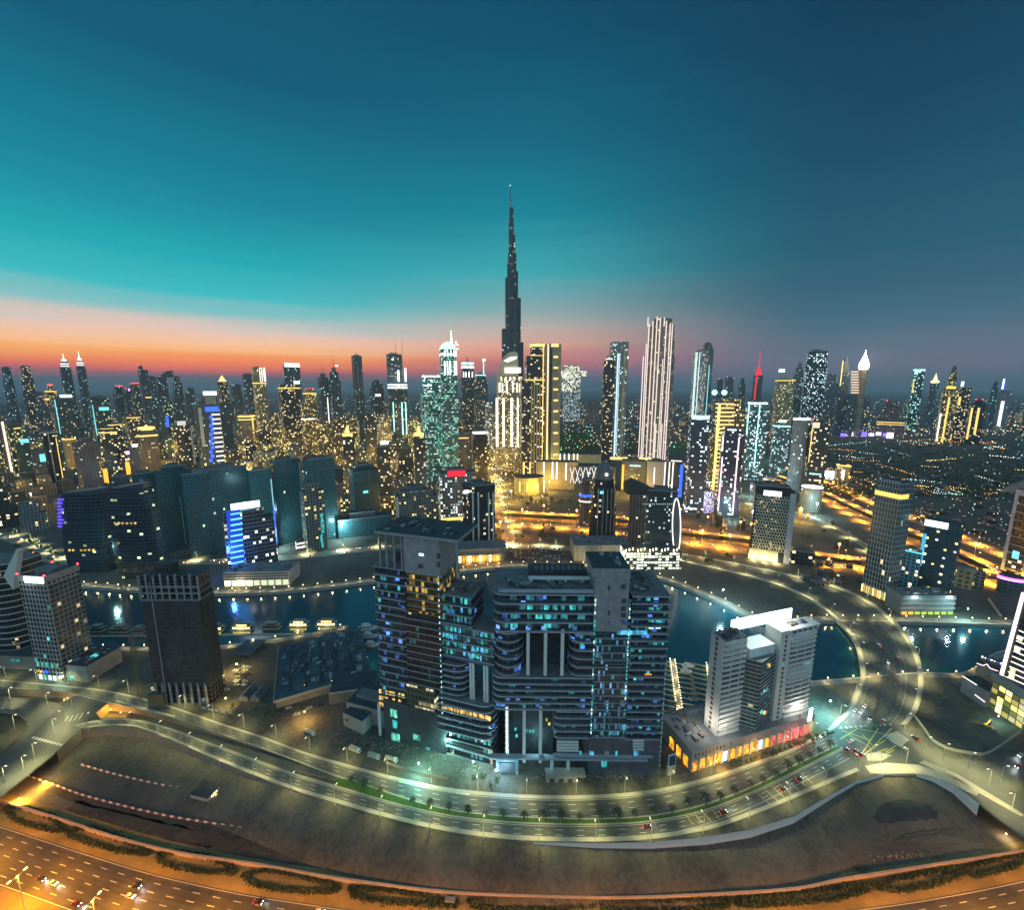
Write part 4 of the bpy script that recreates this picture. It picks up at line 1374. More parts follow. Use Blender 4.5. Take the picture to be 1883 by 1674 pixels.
def rubble(name, spots, n, seed, label):
    r2 = random.Random(seed)
    mb = MB()
    for k in range(n):
        x, y, sx_, sy_ = r2.choice(spots)
        q = G(x + r2.gauss(0, sx_), y + r2.gauss(0, sy_), LZ)
        s = r2.uniform(.15, .7)
        c = Vector((q.x, q.y, LZ + s * .4))
        v = [c + Vector((r2.uniform(.6, 1.2) * s * a, r2.uniform(.6, 1.2) * s * b, 0)) for a, b in ((-1, -1), (1, -1), (1, 1), (-1, 1))]
        tpt = c + Vector((r2.uniform(-.3, .3) * s, r2.uniform(-.3, .3) * s, s * r2.uniform(.5, 1)))
        v = [p - Vector((0, 0, s * .5)) for p in v]
        for a in range(4):
            mb.face([v[a], v[(a + 1) % 4], tpt])
    o = mb.build(name, RUB)
    o['kind'] = 'stuff'
    return o
rubble('rubble', [(1130, 1608, 26, 5), (1220, 1612, 40, 4), (1290, 1614, 18, 4), (1600, 1545, 30, 6), (1650, 1575, 40, 4), (540, 1500, 60, 10), (610, 1520, 40, 8), (1650, 1435, 20, 3), (500, 1460, 40, 8), (640, 1555, 40, 6)], 620, 4, '')
# sand lot by the pointed tower: fence panels, digger
SL = [(1672, 1318), (1690, 1342), (1706, 1364), (1740, 1384), (1780, 1394), (1820, 1397), (1852, 1380), (1890, 1352)]
sl_ = smooth(W2(SL), 5)
pan = None
for k, (q, h) in enumerate(along(sl_, 4.6, -3)):
    t = thing('fence_panel', 'pale hoarding panel on the fence of the dark sand lot', 'fence panel', Z(q, .1), h, 'hoarding panels round the sand lot') if pan is None else dup(pan, Z(q, .1), h)
    if pan is None:
        pan = t
        MB().box(-2.2, 2.2, -.06, .06, .15, 2.6).build('board', PALE, t)
        MB().box(-2.25, -2.12, -.1, .1, 0, 2.7).build('post', STEEL, t)
for q, h in along(smooth(W2([(715, 1408), (760, 1424), (820, 1436)]), 5), 4.6) + along(smooth(W2([(375, 1306), (420, 1314), (434, 1314)]), 5), 6):
    dup(pan, Z(q, .1), h, 'pale hoarding panel on the fence of the construction yards', 'hoarding panels of the construction yards')
dg = thing('excavator', 'dark digger with its lamps on in the sand lot', 'excavator', G(1815, 1338), .4)
MB().box(-2, 2, -1.4, -.7, 0, .9).build('track', TYRE, dg)
MB().box(-2, 2, .7, 1.4, 0, .9).build('track', TYRE, dg)
MB().box(-1.9, 1.6, -1.3, 1.3, .95, 2.2).build('body', mat('digger_yellow', (.5, .33, .04), .5), dg)
MB().box(.2, 1.6, -1.2, 0, 2.2, 3.3).build('cab', GLS, dg)
MB().tube((1.6, .4, 1.6), (5, .4, 5), .28, .2).tube((5, .4, 5), (7.5, .4, 1.6), .2, .15).build('boom', mat('digger_yellow', (.5, .33, .04), .5), dg)
MB().prism([(7.0, -.2), (8.2, -.2), (8.2, 1), (7.0, 1)], .6, 1.6).build('bucket', DARK, dg)
light('work_lamp', 'POINT', (1, .85, .45), 1500, (2.4, 0, 3.4), dg, .2)
# orange glow lamps: under the bridges and in the sunken ramps
def wlamp(px, py, z, col, power, label, group=None, cat='lamp', r=.35, name='wall_lamp', g=None):
    q = G(px, py, z)
    t = thing(name, label, cat, q, 0, group)
    MB().box(-.5, .5, -.12, .12, -.35, .0).build('bracket', DARK, t)
    MB().ball((0, 0, .3), r, 6, 4).build('bulb', g or HEADO, t)
    light('lamp_light', 'POINT', col, power, (0, -.6, -.2), t, .4)
    return t
OR = (1, .50, .05)
wlamp(204, 1306, -3, OR, 5200, 'orange tunnel lamp at the mouth of the sunken ramp')
wlamp(222, 1311, -3, OR, 4200, 'orange tunnel lamp on the ramp wall past the mouth')
wlamp(118, 1288, -3, OR, 3600, 'orange tunnel lamp in the second sunken ramp')
wlamp(80, 1440, -5, OR, 16000, 'orange lamp under the bridge deck by its abutment')
wlamp(35, 1470, -5, OR, 22000, 'orange lamp under the middle of the road bridge')
wlamp(1850, 1535, -5, (1, .75, .4), 2500, 'dim lamp below the bridge at the white abutment')
# flood lights of the waterside plots
for px, py, z, col, pw_, lb in ((770, 1405, 9, (.35, 1, .8), 26000, 'turquoise flood light over the construction yard'), (822, 1362, 12, (.4, 1, .85), 14000, 'turquoise flood light at the foot of the stepped tower'),
                                (870, 1402, 8, (.5, 1, .9), 12000, 'white green flood light under the podium of the stepped tower'), (912, 1418, 6, (.5, .8, 1), 7000, 'bluish flood light between the two dark blocks'),
                                (1243, 1318, 8, (.7, 1, 1), 6000, 'star bright lamp at the root of the golden jetty'), (1527, 1290, 14, (.3, .95, 1), 60000, 'added cyan fill light over the pale sand, standing in for the white tower sign'),  # the cyan lamp over the sand is added, standing in for the sign's light
                                (560, 1262, 6, (1, .62, .12), 9000, 'orange lamp on the long shed roof edge'), (610, 1254, 6, (1, .62, .12), 9000, 'orange lamp at the middle of the long shed'), (655, 1250, 6, (1, .62, .12), 9000, 'orange lamp at the far end of the long shed'),
                                (560, 1310, 8, (1, .6, .14), 16000, 'orange lamp post in the yard beside the long shed'), (435, 1222, 8, (1, .72, .25), 16000, 'yellow lamp over the packed car park'), (415, 1285, 8, (1, .7, .2), 9000, 'yellow lamp at the car park gate'),
                                (675, 1210, 6, (1, .8, .3), 5000, 'yellow lamp on the walkway beside the yachts'), (537, 968, 12, (.7, 1, 1), 60000, 'star bright white flood light between the teal slabs'), (617, 970, 12, (.75, 1, 1), 60000, 'star bright white flood light next to the pale grid tower'),
                                (1095, 1028, 12, (1, .72, .25), 40000, 'very bright yellow flood light on the quayside podium'), (1780, 1120, 15, (.4, .95, 1), 30000, 'cyan flood light above the pale empty plot'), (1330, 1085, 22, (.5, .9, 1), 90000, 'cool flood light over the pale sand spit'),
                                (110, 1246, 5, (.5, 1, .85), 3500, 'green white lamp in the lit shop front of the grid tower'), (1815, 1040, 10, (1, .7, .1), 14000, 'yellow flood light by the motorway ramp beyond the canal')):
    wlamp(px, py, z, col, pw_, lb, None, 'flood light', .5, 'flood_light', HEADO if col[2] < .5 and col[0] == 1 else HEADC)
# ------------------------------------------------------------------ near buildings
WTEAL = glow('teal_window', (.06, .62, .62), .8, room=True)
WT2 = glow('teal_window_dim', (.05, .42, .46), .42, room=True)
WT3 = glow('teal_window_faint', (.06, .34, .42), .22, room=True)
WB2 = glow('blue_window_dim', (.05, .14, .5), .4, room=True)
WCYAN = glow('cyan_window', (.10, .52, .85), .9, room=True)
WBLUE = glow('blue_window', (.05, .15, .6), .7, room=True)
WYEL = glow('yellow_window', (1, .62, .16), 1.0, room=True)
WWHITE = glow('white_window', (.7, .95, .95), 1.3)
WGREEN = glow('green_window', (.2, .85, .62), .8, room=True)
SIGNW = glow('sign_white', (.82, 1, 1), 2.6)
STRW = glow('strip_white', (1, .94, .86), 1.9)
STRP = glow('strip_pink', (1, .70, .76), 2)
STRG = glow('strip_gold', (1, .66, .16), 1.6)
STRB = glow('strip_blue', (.02, .10, 1), 2.2)
STRC = glow('strip_cyan', (.2, .9, 1), 1.4)
REDL = glow('red_beacon', (1, .03, .05), 12)
F_NIGHT = fac('fac_night', (.055, .065, .085), (.02, .032, .045), 3.2, 4.2, .86, .72, .10, (.10, .75, .85), (.12, .3, 1), .8, .4)
F_SITE = fac('fac_site', (.05, .05, .055), (.018, .02, .026), 2.4, 4.2, .88, .8, .05, (.1, .7, .8), (.9, .7, .3), .7, .25)
F_ORANGE = fac('fac_orange', (.16, .10, .035), (.09, .05, .015), 2.2, 4.2, .9, .75, .35, (1, .45, .04), (1, .62, .15), .28, .4, clump=1.4)
F_YELLOW = fac('fac_yellow', (.10, .09, .08), (.05, .04, .02), 3.0, 4.2, .8, .7, .7, (1, .7, .25), (1, .85, .5), .5, .4)
F_CURT = fac('fac_curtain', (.07, .11, .13), (.02, .05, .06), 1.5, 4.2, .78, .85, .28, (.1, .75, .8), (.2, .5, .9), .35, .3, clump=1.3)
CORE = mat('core_concrete', (.29, .275, .28), .85, scale=.25, var=.22, bump=.2)
SLABM = mat('slab_edge', (.34, .36, .41), .75, scale=.3, var=.15)
NET = fac('netting', (.040, .044, .050), (.030, .034, .040), 3.6, 3.8, .86, .8, 0, (1, 1, 1), (1, 1, 1), 0, .5, rough=.8)
def rbox(x0, x1, y0, y1, r, sides='LR'):
    """plan outline with the front corners rounded"""
    p = []
    if 'R' in sides:
        p += [(x1 - r + r * sin(a), y0 + r - r * cos(a)) for a in [pi / 2 * k / 4 for k in range(5)]]
    else:
        p += [(x1, y0)]
    p += [(x1, y1), (x0, y1)]
    if 'L' in sides:
        p += [(x0 + r - r * cos(a), y0 + r - r * sin(a)) for a in [pi / 2 * k / 4 for k in range(5)]]
    else:
        p += [(x0, y0)]
    return p
RU = [ROOFM, ROOFD, STEEL, mat('unit_pale', (.30, .31, .32), .7), mat('unit_rust', (.16, .11, .08), .8)]
def clutter(parent, x0, x1, y0, y1, z, n, seed, hm=2.4):
    r2 = random.Random(seed)
    for k in range(n):
        a_, b_ = r2.uniform(.8, 4.2), r2.uniform(.8, 4.2)
        x_, y_ = r2.uniform(x0, max(x0, x1 - a_)), r2.uniform(y0, max(y0, y1 - b_))
        MB().box(x_, x_ + a_, y_, y_ + b_, z, z + r2.uniform(.5, hm)).build('roof_unit', r2.choice(RU), parent)
def floors(fr, pxL, pxR, pyT, pyB, n, y0, y1, glass, slab, proud=1.3, th=.7, rd=0.0, sides='LR', wins=(), dens=.3, rl=None, seed=1, side_over=.6):
    """glazed body with a projecting slab at each storey; lit rooms set just behind the slab edges"""
    r2 = random.Random(seed)
    ym = (pyT + pyB) / 2
    x0, x1 = fr.p(pxL, ym, y0)[0], fr.p(pxR, ym, y0)[0]
    xm = (pxL + pxR) / 2
    zb, zt = max(fr.p(xm, pyB, y0)[1], 0), fr.p(xm, pyT, y0)[1]
    pl = rbox(x0, x1, y0, y1, rd, sides) if rd else [(x0, y0), (x1, y0), (x1, y1), (x0, y1)]
    MB().prism(pl, zb, zt).build('glazed_body', [glass, ROOFD], fr.root)
    so_ = side_over
    ps = rbox(x0 - so_, x1 + so_, y0 - proud, y1 + .4, rd + proud * .6, sides) if rd else [(x0 - so_, y0 - proud), (x1 + so_, y0 - proud), (x1 + so_, y1 + .4), (x0 - so_, y1 + .4)]
    fh_ = (zt - zb) / n
    for k in range(n + 1):
        z = zb + fh_ * k
        MB().prism(ps, z - th * .5, z + th * .5).build('floor_slab', [slab, ROOFM], fr.root)
    if wins:
        bay = max(2.6, (x1 - x0) / 12)
        nb = max(1, int((x1 - x0 - 2 * rd) / bay))
        for k in range(n):
            for b in range(nb):
                if r2.random() < dens:
                    xa = x0 + rd + (x1 - x0 - 2 * rd) * b / nb
                    xb = xa + (x1 - x0 - 2 * rd) / nb * r2.uniform(.5, .95)
                    MB().box(xa + .15, xb, y0 - .12, y0 + .3, zb + fh_ * (k + .22) + th * .3, zb + fh_ * (k + .86) - th * .5).build('lit_window', r2.choice(wins), fr.root)
    return x0, x1, zb, zt, fh_

def bx0_(f, px): return f.p(px, 1120, 2)[0]
# --- stepped tower under construction, with the bridge wing
A = Fr('stepped_tower', 'tall stepped dark tower with a flat concrete canopy roof and a teal lit bridge wing', 'tower block', (697, 1356), (812, 1388))
D = 34
T4 = (WTEAL, WCYAN, WBLUE, WTEAL)
x0, x1, zb, zt, fh_ = floors(A, 692, 748, 1045, 1275, 17, 3, D, F_NIGHT, SLABM, rd=3, sides='L', wins=(WBLUE, WT2, WTEAL, WT3, WB2), dens=.30, seed=3)
# core
cx0, cx1 = A.p(748, 1150, 0)[0], A.p(812, 1150, 0)[0]
zc = A.p(780, 1056, 0)[1]
zct = A.p(780, 988, 0)[1]
ztop_ = A.p(770, 981, 0)[1]
A.box('core_wall', cx0, cx1, 0, D - 6, zc, zct, CORE, ROOFD)
zo = A.p(780, 1130, 0)[1]
floors(A, 748, 812, 1056, 1130, 6, .3, D - 6, F_ORANGE, SLABM, proud=.5, th=.5, side_over=.1)
floors(A, 748, 812, 1130, 1262, 11, .3, D - 6, F_SITE, SLABM, proud=.5, th=.5, wins=(WB2, WT3), dens=.06, seed=8, side_over=.1)
A.pbox('lit_panel', 748, 800, 1264, 1304, .2, D - 6, F_YELLOW, ROOFD)
for k in range(8):
    for j in range(3):
        if rnd.random() < .62:
            xa, z_ = A.p(697 + k * 6, 1268 + j * 12 + k * 1.2, 2.6)
            A.box('lit_window', xa, xa + 2.0, 2.4, 2.8, z_ - 3, z_, WYEL)
A.box('base_wall', x0 + 4, cx1, .6, D, 0, A.p(770, 1304, .6)[1], mat('base_dark', (.055, .06, .07), .7, scale=.2, var=.4), ROOFD)
for px in (695, 707):
    a = A.p(px, 1350, 0)
    A.box('column', a[0], a[0] + 1.6, 1, 2.6, 0, A.p(px, 1296, 1)[1], WHITE)
for a_, b_, c_, d_, m_ in ((718, 730, 1306, 1320, WGREEN), (720, 735, 1350, 1368, WGREEN), (760, 772, 1352, 1362, WGREEN), (722, 730, 1326, 1340, WTEAL), (783, 790, 1376, 1382, WTEAL)):
    A.pbox('lit_opening', a_, b_, c_, d_, .4, .9, m_)
# roof canopy on posts
xl, xr = A.p(690, 990, -2)[0], A.p(846, 1000, -2)[0]
zr = A.p(770, 990, -2)[1]
A.box('roof_canopy', xl, xr - 1, -3, D - 4, zr + .2, zr + 2.0, CORE, ROOFD)
for px in (696, 708, 722, 736, 838):
    xx = A.p(px, 1000, 1)[0]
    A.box('canopy_post', xx, xx + 1.1, 1, 2.1, zt if px < 800 else zc, zr + .2, CORE)
A.box('roof_plant', x0 + 5, x0 + 12, 10, 20, zt, zt + 6, ROOFM)
for a_, b_, c_, d_, m_ in ((770, 779, 1018, 1023, WWHITE), (769, 778, 1038, 1046, DARK), (803, 809, 1018, 1028, DARK), (803, 809, 1034, 1044, DARK)):
    A.pbox('wall_opening', a_, b_, c_, d_, -.15, .3, m_)
# lit edge dots up the core corner
for k in range(26):
    z_ = zc - (zc - 30) * k / 26
    A.box('edge_lamp', cx1 - 1.6, cx1 - 1.0, -.35, -.05, z_ - 1.8, z_ - .5, WWHITE if k % 3 else WTEAL)
clutter(A.root, xl + 3, xr - 5, 0, D - 8, zr + 2.0, 24, 10, 1.4)
clutter(A.root, bx0_(A, 814), bx0_(A, 866), 4, 20, A.p(840, 1093, 2)[1], 14, 11)
# right hand steps: block, bridge wing, rounded balconies
floors(A, 812, 868, 1096, 1148, 3, 2, 22, F_NIGHT, SLABM, wins=(WTEAL, WT2, WCYAN, WT3), dens=.7, seed=5)
bx0, bx1, bz0, bz1, _ = floors(A, 812, 908, 1156, 1212, 4, 2, 20, F_CURT, SLABM, wins=(WTEAL, WT2, WTEAL, WT3, WCYAN), dens=.8, seed=6, proud=.9)
A.box('bridge_soffit', bx0, bx1, 2, 20, bz0 - 2.6, bz0 - .5, mat('blue_soffit', (.06, .10, .2), .6))
floors(A, 812, 858, 1222, 1276, 5, 2, 20, F_NIGHT, SLABM, rd=8, sides='R', wins=(WTEAL, WT2, WT3), dens=.45, seed=9, proud=1.6, th=.9)
for px in (864, 872, 889, 897):
    a = A.p(px, 1290, 6 if px in (872, 897) else 3)
    A.box('column', a[0], a[0] + 1.5, 3, 4.5, 20, bz0 - 2.6, WHITE)
floors(A, 808, 906, 1290, 1350, 5, 1, 24, F_NIGHT, SLABM, rd=7, sides='R', proud=1.8, th=.9, wins=(WB2,), dens=.05)
for k in range(8):
    xa, z_ = A.p(812 + k * 11.5, 1299 + k * 2.6, .4)
    A.box('lit_window', xa, xa + 3.4, .2, .9, z_ - 3.0, z_, WYEL)
floors(A, 812, 905, 1350, 1412, 3, 2.4, 24, F_SITE, SLABM, wins=(WGREEN, WT2, WTEAL, WT3), dens=.5, seed=12)
A.box('podium_wall', A.p(640, 1340, 8)[0], x0 - 1, 8, 30, 0, 14, CORE, ROOFD)
A.box('podium_plant', A.p(655, 1330, 12)[0], x0 - 6, 14, 22, 14, 17, ROOFM)

# --- wide dark block with two tall recesses
B = Fr('slab_block', 'wide dark concrete block with two deep column recesses and a bare concrete lift core', 'tower block', (914, 1424), (1194, 1428))
D = 36
def bz(py, px=1050, y=0): return B.p(px, py, y)[1]
def bx(px, py, y=0): return B.p(px, py, y)[0]
XL, XR = bx(908, 1150), bx(1222, 1150)
xA, xB = bx(1093, 1150), bx(1156, 1150)
ztt = bz(1092)
BW4 = (WT2, WT3, WB2, WTEAL, WT3, WT2)
floors(B, 908, 1092, 1092, 1160, 4, 2, D, F_NIGHT, SLABM, rd=5, sides='L', wins=BW4, dens=.72, seed=21, proud=2, th=.9)
# first recess
MB().box(bx(962, 1200), bx(1048, 1200), 12, D, bz(1245), bz(1160)).build('recess_wall', [NET, ROOFD], B.root)
for px in (968, 1000, 1031):
    x_ = bx(px, 1200, 1)
    B.box('column', x_, x_ + 2.0, .6, 2.6, bz(1245), bz(1161), WHITE)
floors(B, 908, 962, 1164, 1240, 5, 2, D, F_NIGHT, SLABM, rd=9, sides='LR', wins=BW4, dens=.3, seed=22, proud=2, th=.9)
floors(B, 1048, 1092, 1164, 1240, 5, 2, D, F_NIGHT, SLABM, rd=6, sides='L', wins=BW4, dens=.4, seed=23, proud=2, th=.9)
floors(B, 906, 1090, 1244, 1302, 5, 2, D, F_NIGHT, SLABM, rd=5, sides='L', wins=(WT2, WT3, WT3), dens=.2, seed=24, proud=2, th=1.0)
# second recess
MB().box(bx(926, 1350), bx(1020, 1350), 12, D, 0, bz(1302)).build('recess_wall', [NET, ROOFD], B.root)
for px in (930, 961, 991):
    x_ = bx(px, 1350, 1)
    B.box('column', x_, x_ + 2.0, .6, 2.6, 8 if px > 930 else 0, bz(1303), WHITE)
for k in range(16):
    z_ = bz(1305 + k * 5.2)
    B.box('edge_lamp', bx(929, 1350) + .3, bx(929, 1350) + 1.6, .1, .55, z_ - 1.2, z_, WWHITE if k % 2 else STRW)
for px, py in ((946, 1340), (948, 1352), (967, 1343), (973, 1343), (978, 1343), (1003, 1322), (1008, 1330)):
    B.pbox('lit_window', px, px + 4, py, py + 5, 11.6, 12.3, WTEAL if px < 990 else WYEL)
floors(B, 1020, 1082, 1306, 1354, 4, 2, D, F_NIGHT, SLABM, rd=2, sides='L', wins=(WT2, WT3), dens=.2, seed=25, proud=2, th=.9)
# centre glazing and lift core above
floors(B, 1090, 1156, 1160, 1356, 15, .4, D, F_CURT, mat('bright_slab', (.34, .42, .46), .5), proud=.7, th=.5, wins=(WT2, WT3), dens=.12, seed=30, side_over=.1)
B.pbox('lift_core', 1093, 1156, 1052, 1160, -.4, 24, CORE, ROOFD)
B.pbox('core_crown', 1089, 1160, 1046, 1062, -1.2, 25, CORE, ROOFD)
for px, py in ((1118, 1078), (1142, 1076), (1143, 1102), (1142, 1116), (1142, 1128), (1118, 1124), (1143, 1140), (1118, 1142), (1115, 1104)):
    B.pbox('wall_opening', px, px + (9 if px > 1130 else 4), py, py + 8, -.6, 0, rnd.choice((DARK, DARK, WB2)))
for k in range(34):
    z_ = bz(1100) + (bz(1350) - bz(1100)) * k / 34
    for xx in (xA, xB):
        if rnd.random() < .75:
            B.box('edge_lamp', xx - .35, xx + .35, -1.0, -.6, z_ - 1.9, z_ - .3, rnd.choice((WTEAL, WWHITE, WTEAL)))
B.pbox('lit_band', 1136, 1190, 1161, 1168, -.9, -.3, WCYAN)
# right balconies
floors(B, 1157, 1222, 1095, 1356, 20, 2, D, F_NIGHT, SLABM, wins=(WT2, WT3, WT3, WB2, WTEAL), dens=.34, seed=31, proud=2.2, th=.8)
for py, m_ in ((1152, WWHITE), (1140, WTEAL), (1118, WTEAL)):
    for px in (1193, 1206):
        B.pbox('lit_window', px, px + 9, py, py + 5, 1.6, 2.2, m_)
B.pbox('orange_room', 1186, 1198, 1240, 1246, 1.6, 2.2, glow('orange_window', (1, .35, .05), 1.0))
for k in range(22):
    z_ = bz(1215) + (bz(1410) - bz(1215)) * k / 22
    B.box('edge_lamp', bx(1219, 1300) - .2, bx(1219, 1300) + .5, -.4, -.05, z_ - 2.6, z_ - .6, mat('pale_panel', (.55, .57, .62), .5))
# roof: terrace parapet and posts frame
zR = bz(1092) + .2
B.box('roof_parapet', XL + 3, xA - 1, -.4, .4, zR + .3, zR + 2.4, SLABM)
zP = bz(1066, 1000, 14)
for px in (975, 1006, 1038, 1070):
    xx = bx(px, 1075, 14)
    B.box('roof_post', xx, xx + 1.4, 14, 15.4, zR + .3, zP, WHITE)
B.box('roof_beam', bx(972, 1066, 14), xA - 1, 13.6, 15.8, zP, zP + 1.6, WHITE)
B.box('roof_house', bx(972, 1066, 14), xA - 2, 22, D - 2, zR + .3, zP + 2, ROOFD)
for k in range(12):
    B.box('roof_plant', XL + 26 + k * 3.6, XL + 28 + k * 3.6, 24, 27, zP + 2, zP + 3 + rnd.random(), ROOFM)
clutter(B.root, XL + 5, xA - 3, 4, 20, zR + .3, 30, 7, 1.8)
clutter(B.root, xB + 2, XR - 3, 4, D - 3, zR, 26, 8, 1.8)
clutter(B.root, bx(1100, 1052), bx(1150, 1052), 2, 22, bz(1046), 12, 9)
# plinth
B.box('plinth_wall', bx(1083, 1390), bx(1215, 1390), .2, D, 0, bz(1357), mat('plinth_grey', (.10, .10, .12), .7, scale=.2, var=.3), ROOFD)
for k in range(4):
    B.pbox('louvre', 1024, 1064, 1364 + k * 5.4, 1367 + k * 5.4, 1.0, 2.0, WHITE)
    B.pbox('louvre', 1164, 1184, 1362 + k * 5.4, 1365 + k * 5.4, -.6, .1, WHITE)
B.box('plinth_band', bx(1018, 1388), bx(1200, 1388), -.8, 1, bz(1391), bz(1388), SLABM)
B.box('podium_band', bx(900, 1395), bx(1190, 1395), -1.6, 2, bz(1396), bz(1393), SLABM)
for px in (948, 1012, 1042):
    xx = bx(px, 1400)
    B.box('column', xx, xx + 2, -.6, 1.4, 0, bz(1396), WHITE)
for px, m_ in ((1066, WTEAL), (1084, WCYAN), (1112, PALE), (1132, WTEAL), (1166, WCYAN)):
    B.pbox('lit_opening', px, px + (3 if px in (1066, 1132) else 8), 1383, 1390, -.3, .15, m_)
B.pbox('lit_opening', 1106, 1116, 1400, 1412, -.3, .15, WTEAL)
B.pbox('gate_arch', 912, 952, 1398, 1420, -2.2, -1.4, glow('blue_arch', (.15, .55, .8), .5))
B.pbox('gate_door', 917, 947, 1404, 1424, -2.6, -2.25, DARK)
light('site_light', 'POINT', (.4, .8, 1), 9000, (bx(930, 1400), -8, 9), B.root, .5)
light('recess_light', 'POINT', (.4, .9, .95), 3500, (bx(990, 1350), 6, bz(1380)), B.root, .5)
# site gatehouse in front
gh = Fr('site_gatehouse', 'low white gatehouse with three dark openings in front of the wide block', 'gatehouse', (1004, 1440), (1060, 1440))
gh.box('wall', 0, gh.w, 0, 6, 0, 4, PALE); gh.box('roof', -.3, gh.w + 6, -.4, 6.4, 4, 4.4, PALE)
for k in range(3):
    gh.box('opening', gh.w * (.12 + .3 * k), gh.w * (.12 + .3 * k) + 3, -.1, .05, 0, 2.8, DARK)
bb = Fr('advert_stand', 'small framed board with a dark blue panel beside the wide block', 'billboard', (1228, 1428), (1242, 1424))
bb.box('base', 0, bb.w, 0, 2.4, 0, 6, PALE)
bb.box('frame', 0, bb.w, .3, .8, 6, 15, WHITE)
bb.box('panel', .6, bb.w - .6, .1, .32, 6.8, 14.2, mat('blue_panel', (.03, .09, .16), .3))

# --- white residential tower with shopping podium
C = Fr('white_tower', 'white apartment tower with a glass centre, glowing roof sign and orange lit arcade', 'apartment tower', (1270, 1421), (1487, 1350))
WALLW = mat('tower_white', (.66, .63, .58), .75, scale=.1, var=.08)
F_BAL = fac('fac_balcony', (.64, .61, .56), (.03, .04, .05), 7.5, 4.0, .86, .5, .03, (1, .75, .35), (.3, .9, .8), 1.2, .4, clump=.6)
F_V = fac('fac_vglass', (.12, .17, .19), (.025, .06, .07), 3.2, 4.0, .9, .82, .04, (.2, .9, .7), (.9, .9, .4), 1.0, .3)
hp = C.p(1275, 1384, 0)[1]
w_ = C.w
POD = mat('podium_beige', (.40, .36, .31), .8, scale=.2, var=.12)
ARC = glow('arcade_orange', (1, .40, .02), 1.5, False, True)
ARCP = glow('arcade_pink', (1, .12, .11), 1.2, False, True)
dpod = C.loc(1222, 1345)[1]
C.box('podium', 0, w_ + 4, 0, min(max(dpod, 30), 44), 0, hp, POD, ROOFM)
clutter(C.root, 4, w_ * .2, 4, 40, hp, 26, 3, 1.6)
clutter(C.root, w_ * .25, w_ - 2, 24, 42, hp, 22, 4, 1.6)
n = 17
for k in range(n):
    xa = w_ * (k + .18) / n
    m_ = ARC if k < 11 else ARCP
    if k in (4, 9): m_ = WWHITE
    C.box('arcade_opening', xa, xa + w_ / n * .64, -.12, .05, .2, hp * .52, m_)
    if k > 0: C.box('pier', xa - w_ / n * .25, xa - w_ / n * .12, -.9, -.1, 0, hp * .62, WALLW)
for k in range(3):
    yy = 3 + k * 7
    C.box('arcade_opening', -.12, .04, yy, yy + 4.5, .2, hp * .52, ARC)
for k in range(9):
    C.box('small_window', 2.5 + k * 2.9, 3.5 + k * 2.9, -.08, .06, hp * rnd.uniform(.68, .75), hp * .88, DARK)
light('arcade_light', 'POINT', (1, .5, .08), 3500, (w_ * .2, -5, 4), C.root, .5)
light('arcade_light', 'POINT', (1, .42, .1), 3500, (w_ * .5, -5, 4), C.root, .5)
light('arcade_light', 'POINT', (1, .25, .2), 3500, (w_ * .85, -5, 4), C.root, .5)
# the wings
def cp(px, py, y): return C.p(px, py, y)
yW = 6
la, lb, lc = cp(1303, 1300, yW + 8)[0], cp(1328, 1300, yW)[0], cp(1362, 1300, yW)[0]
zL = cp(1350, 1176, yW)[1]
DW = 11
C.box('left_wing_wall', la, la + .6, yW - .3, yW + DW, hp, zL + .6, WALLW, ROOFM)
C.box('left_balcony_wing', la + .6, lc, yW, yW + DW, hp, zL, F_BAL, ROOFM)
nf = 19
fh2 = (zL - hp) / nf
for k in range(nf):
    z_ = hp + fh2 * k
    C.box('balcony', la + 1.2, lc - .6, yW - 1.0, yW, z_ + .1, z_ + 1.25, WALLW)
    C.box('window', la - .08, la + .1, yW + DW * .42, yW + DW * .62, z_ + 1.0, z_ + 3.3, DARK if rnd.random() > .06 else WT2)
rb_, rc_, rd_ = cp(1428, 1260, yW - 2)[0], cp(1446, 1260, yW - 2)[0], cp(1494, 1240, yW - 2)[0]
zRt = cp(1460, 1166, yW - 2)[1]
C.box('right_wing_wall', rb_, rc_, yW - 1.6, yW + DW, hp, zRt + 3, WALLW, ROOFM)
C.box('right_balcony_wing', rc_, rd_, yW - 1.4, yW + DW, hp, zRt, F_BAL, ROOFM)
for k in range(nf):
    z_ = hp + (zRt - hp) / nf * k
    C.box('balcony', rc_ + .5, rd_ - 5.4, yW - 2.6, yW - 1.4, z_ + .1, z_ + 1.25, WALLW)
    C.box('balcony', rd_ - 4.6, rd_ - .6, yW - 2.2, yW - 1.4, z_ + .1, z_ + 1.25, WALLW)
    xm_ = (rb_ + rc_) / 2 - .8
    C.box('window', xm_, xm_ + 1.8, yW - 1.75, yW - 1.55, z_ + 1.2, z_ + 3.2, DARK if rnd.random() > .06 else WTEAL)
C.box('roof_crown', rc_ - 2, rd_ + 1.5, yW - 2.2, yW + 8, zRt + 2.2, zRt + 3.4, WALLW)
for k in range(6):
    xx = rc_ + (rd_ - rc_) * k / 5
    C.box('crown_post', xx - .4, xx + .4, yW - 2.0, yW - 1.2, zRt, zRt + 2.2, WALLW)
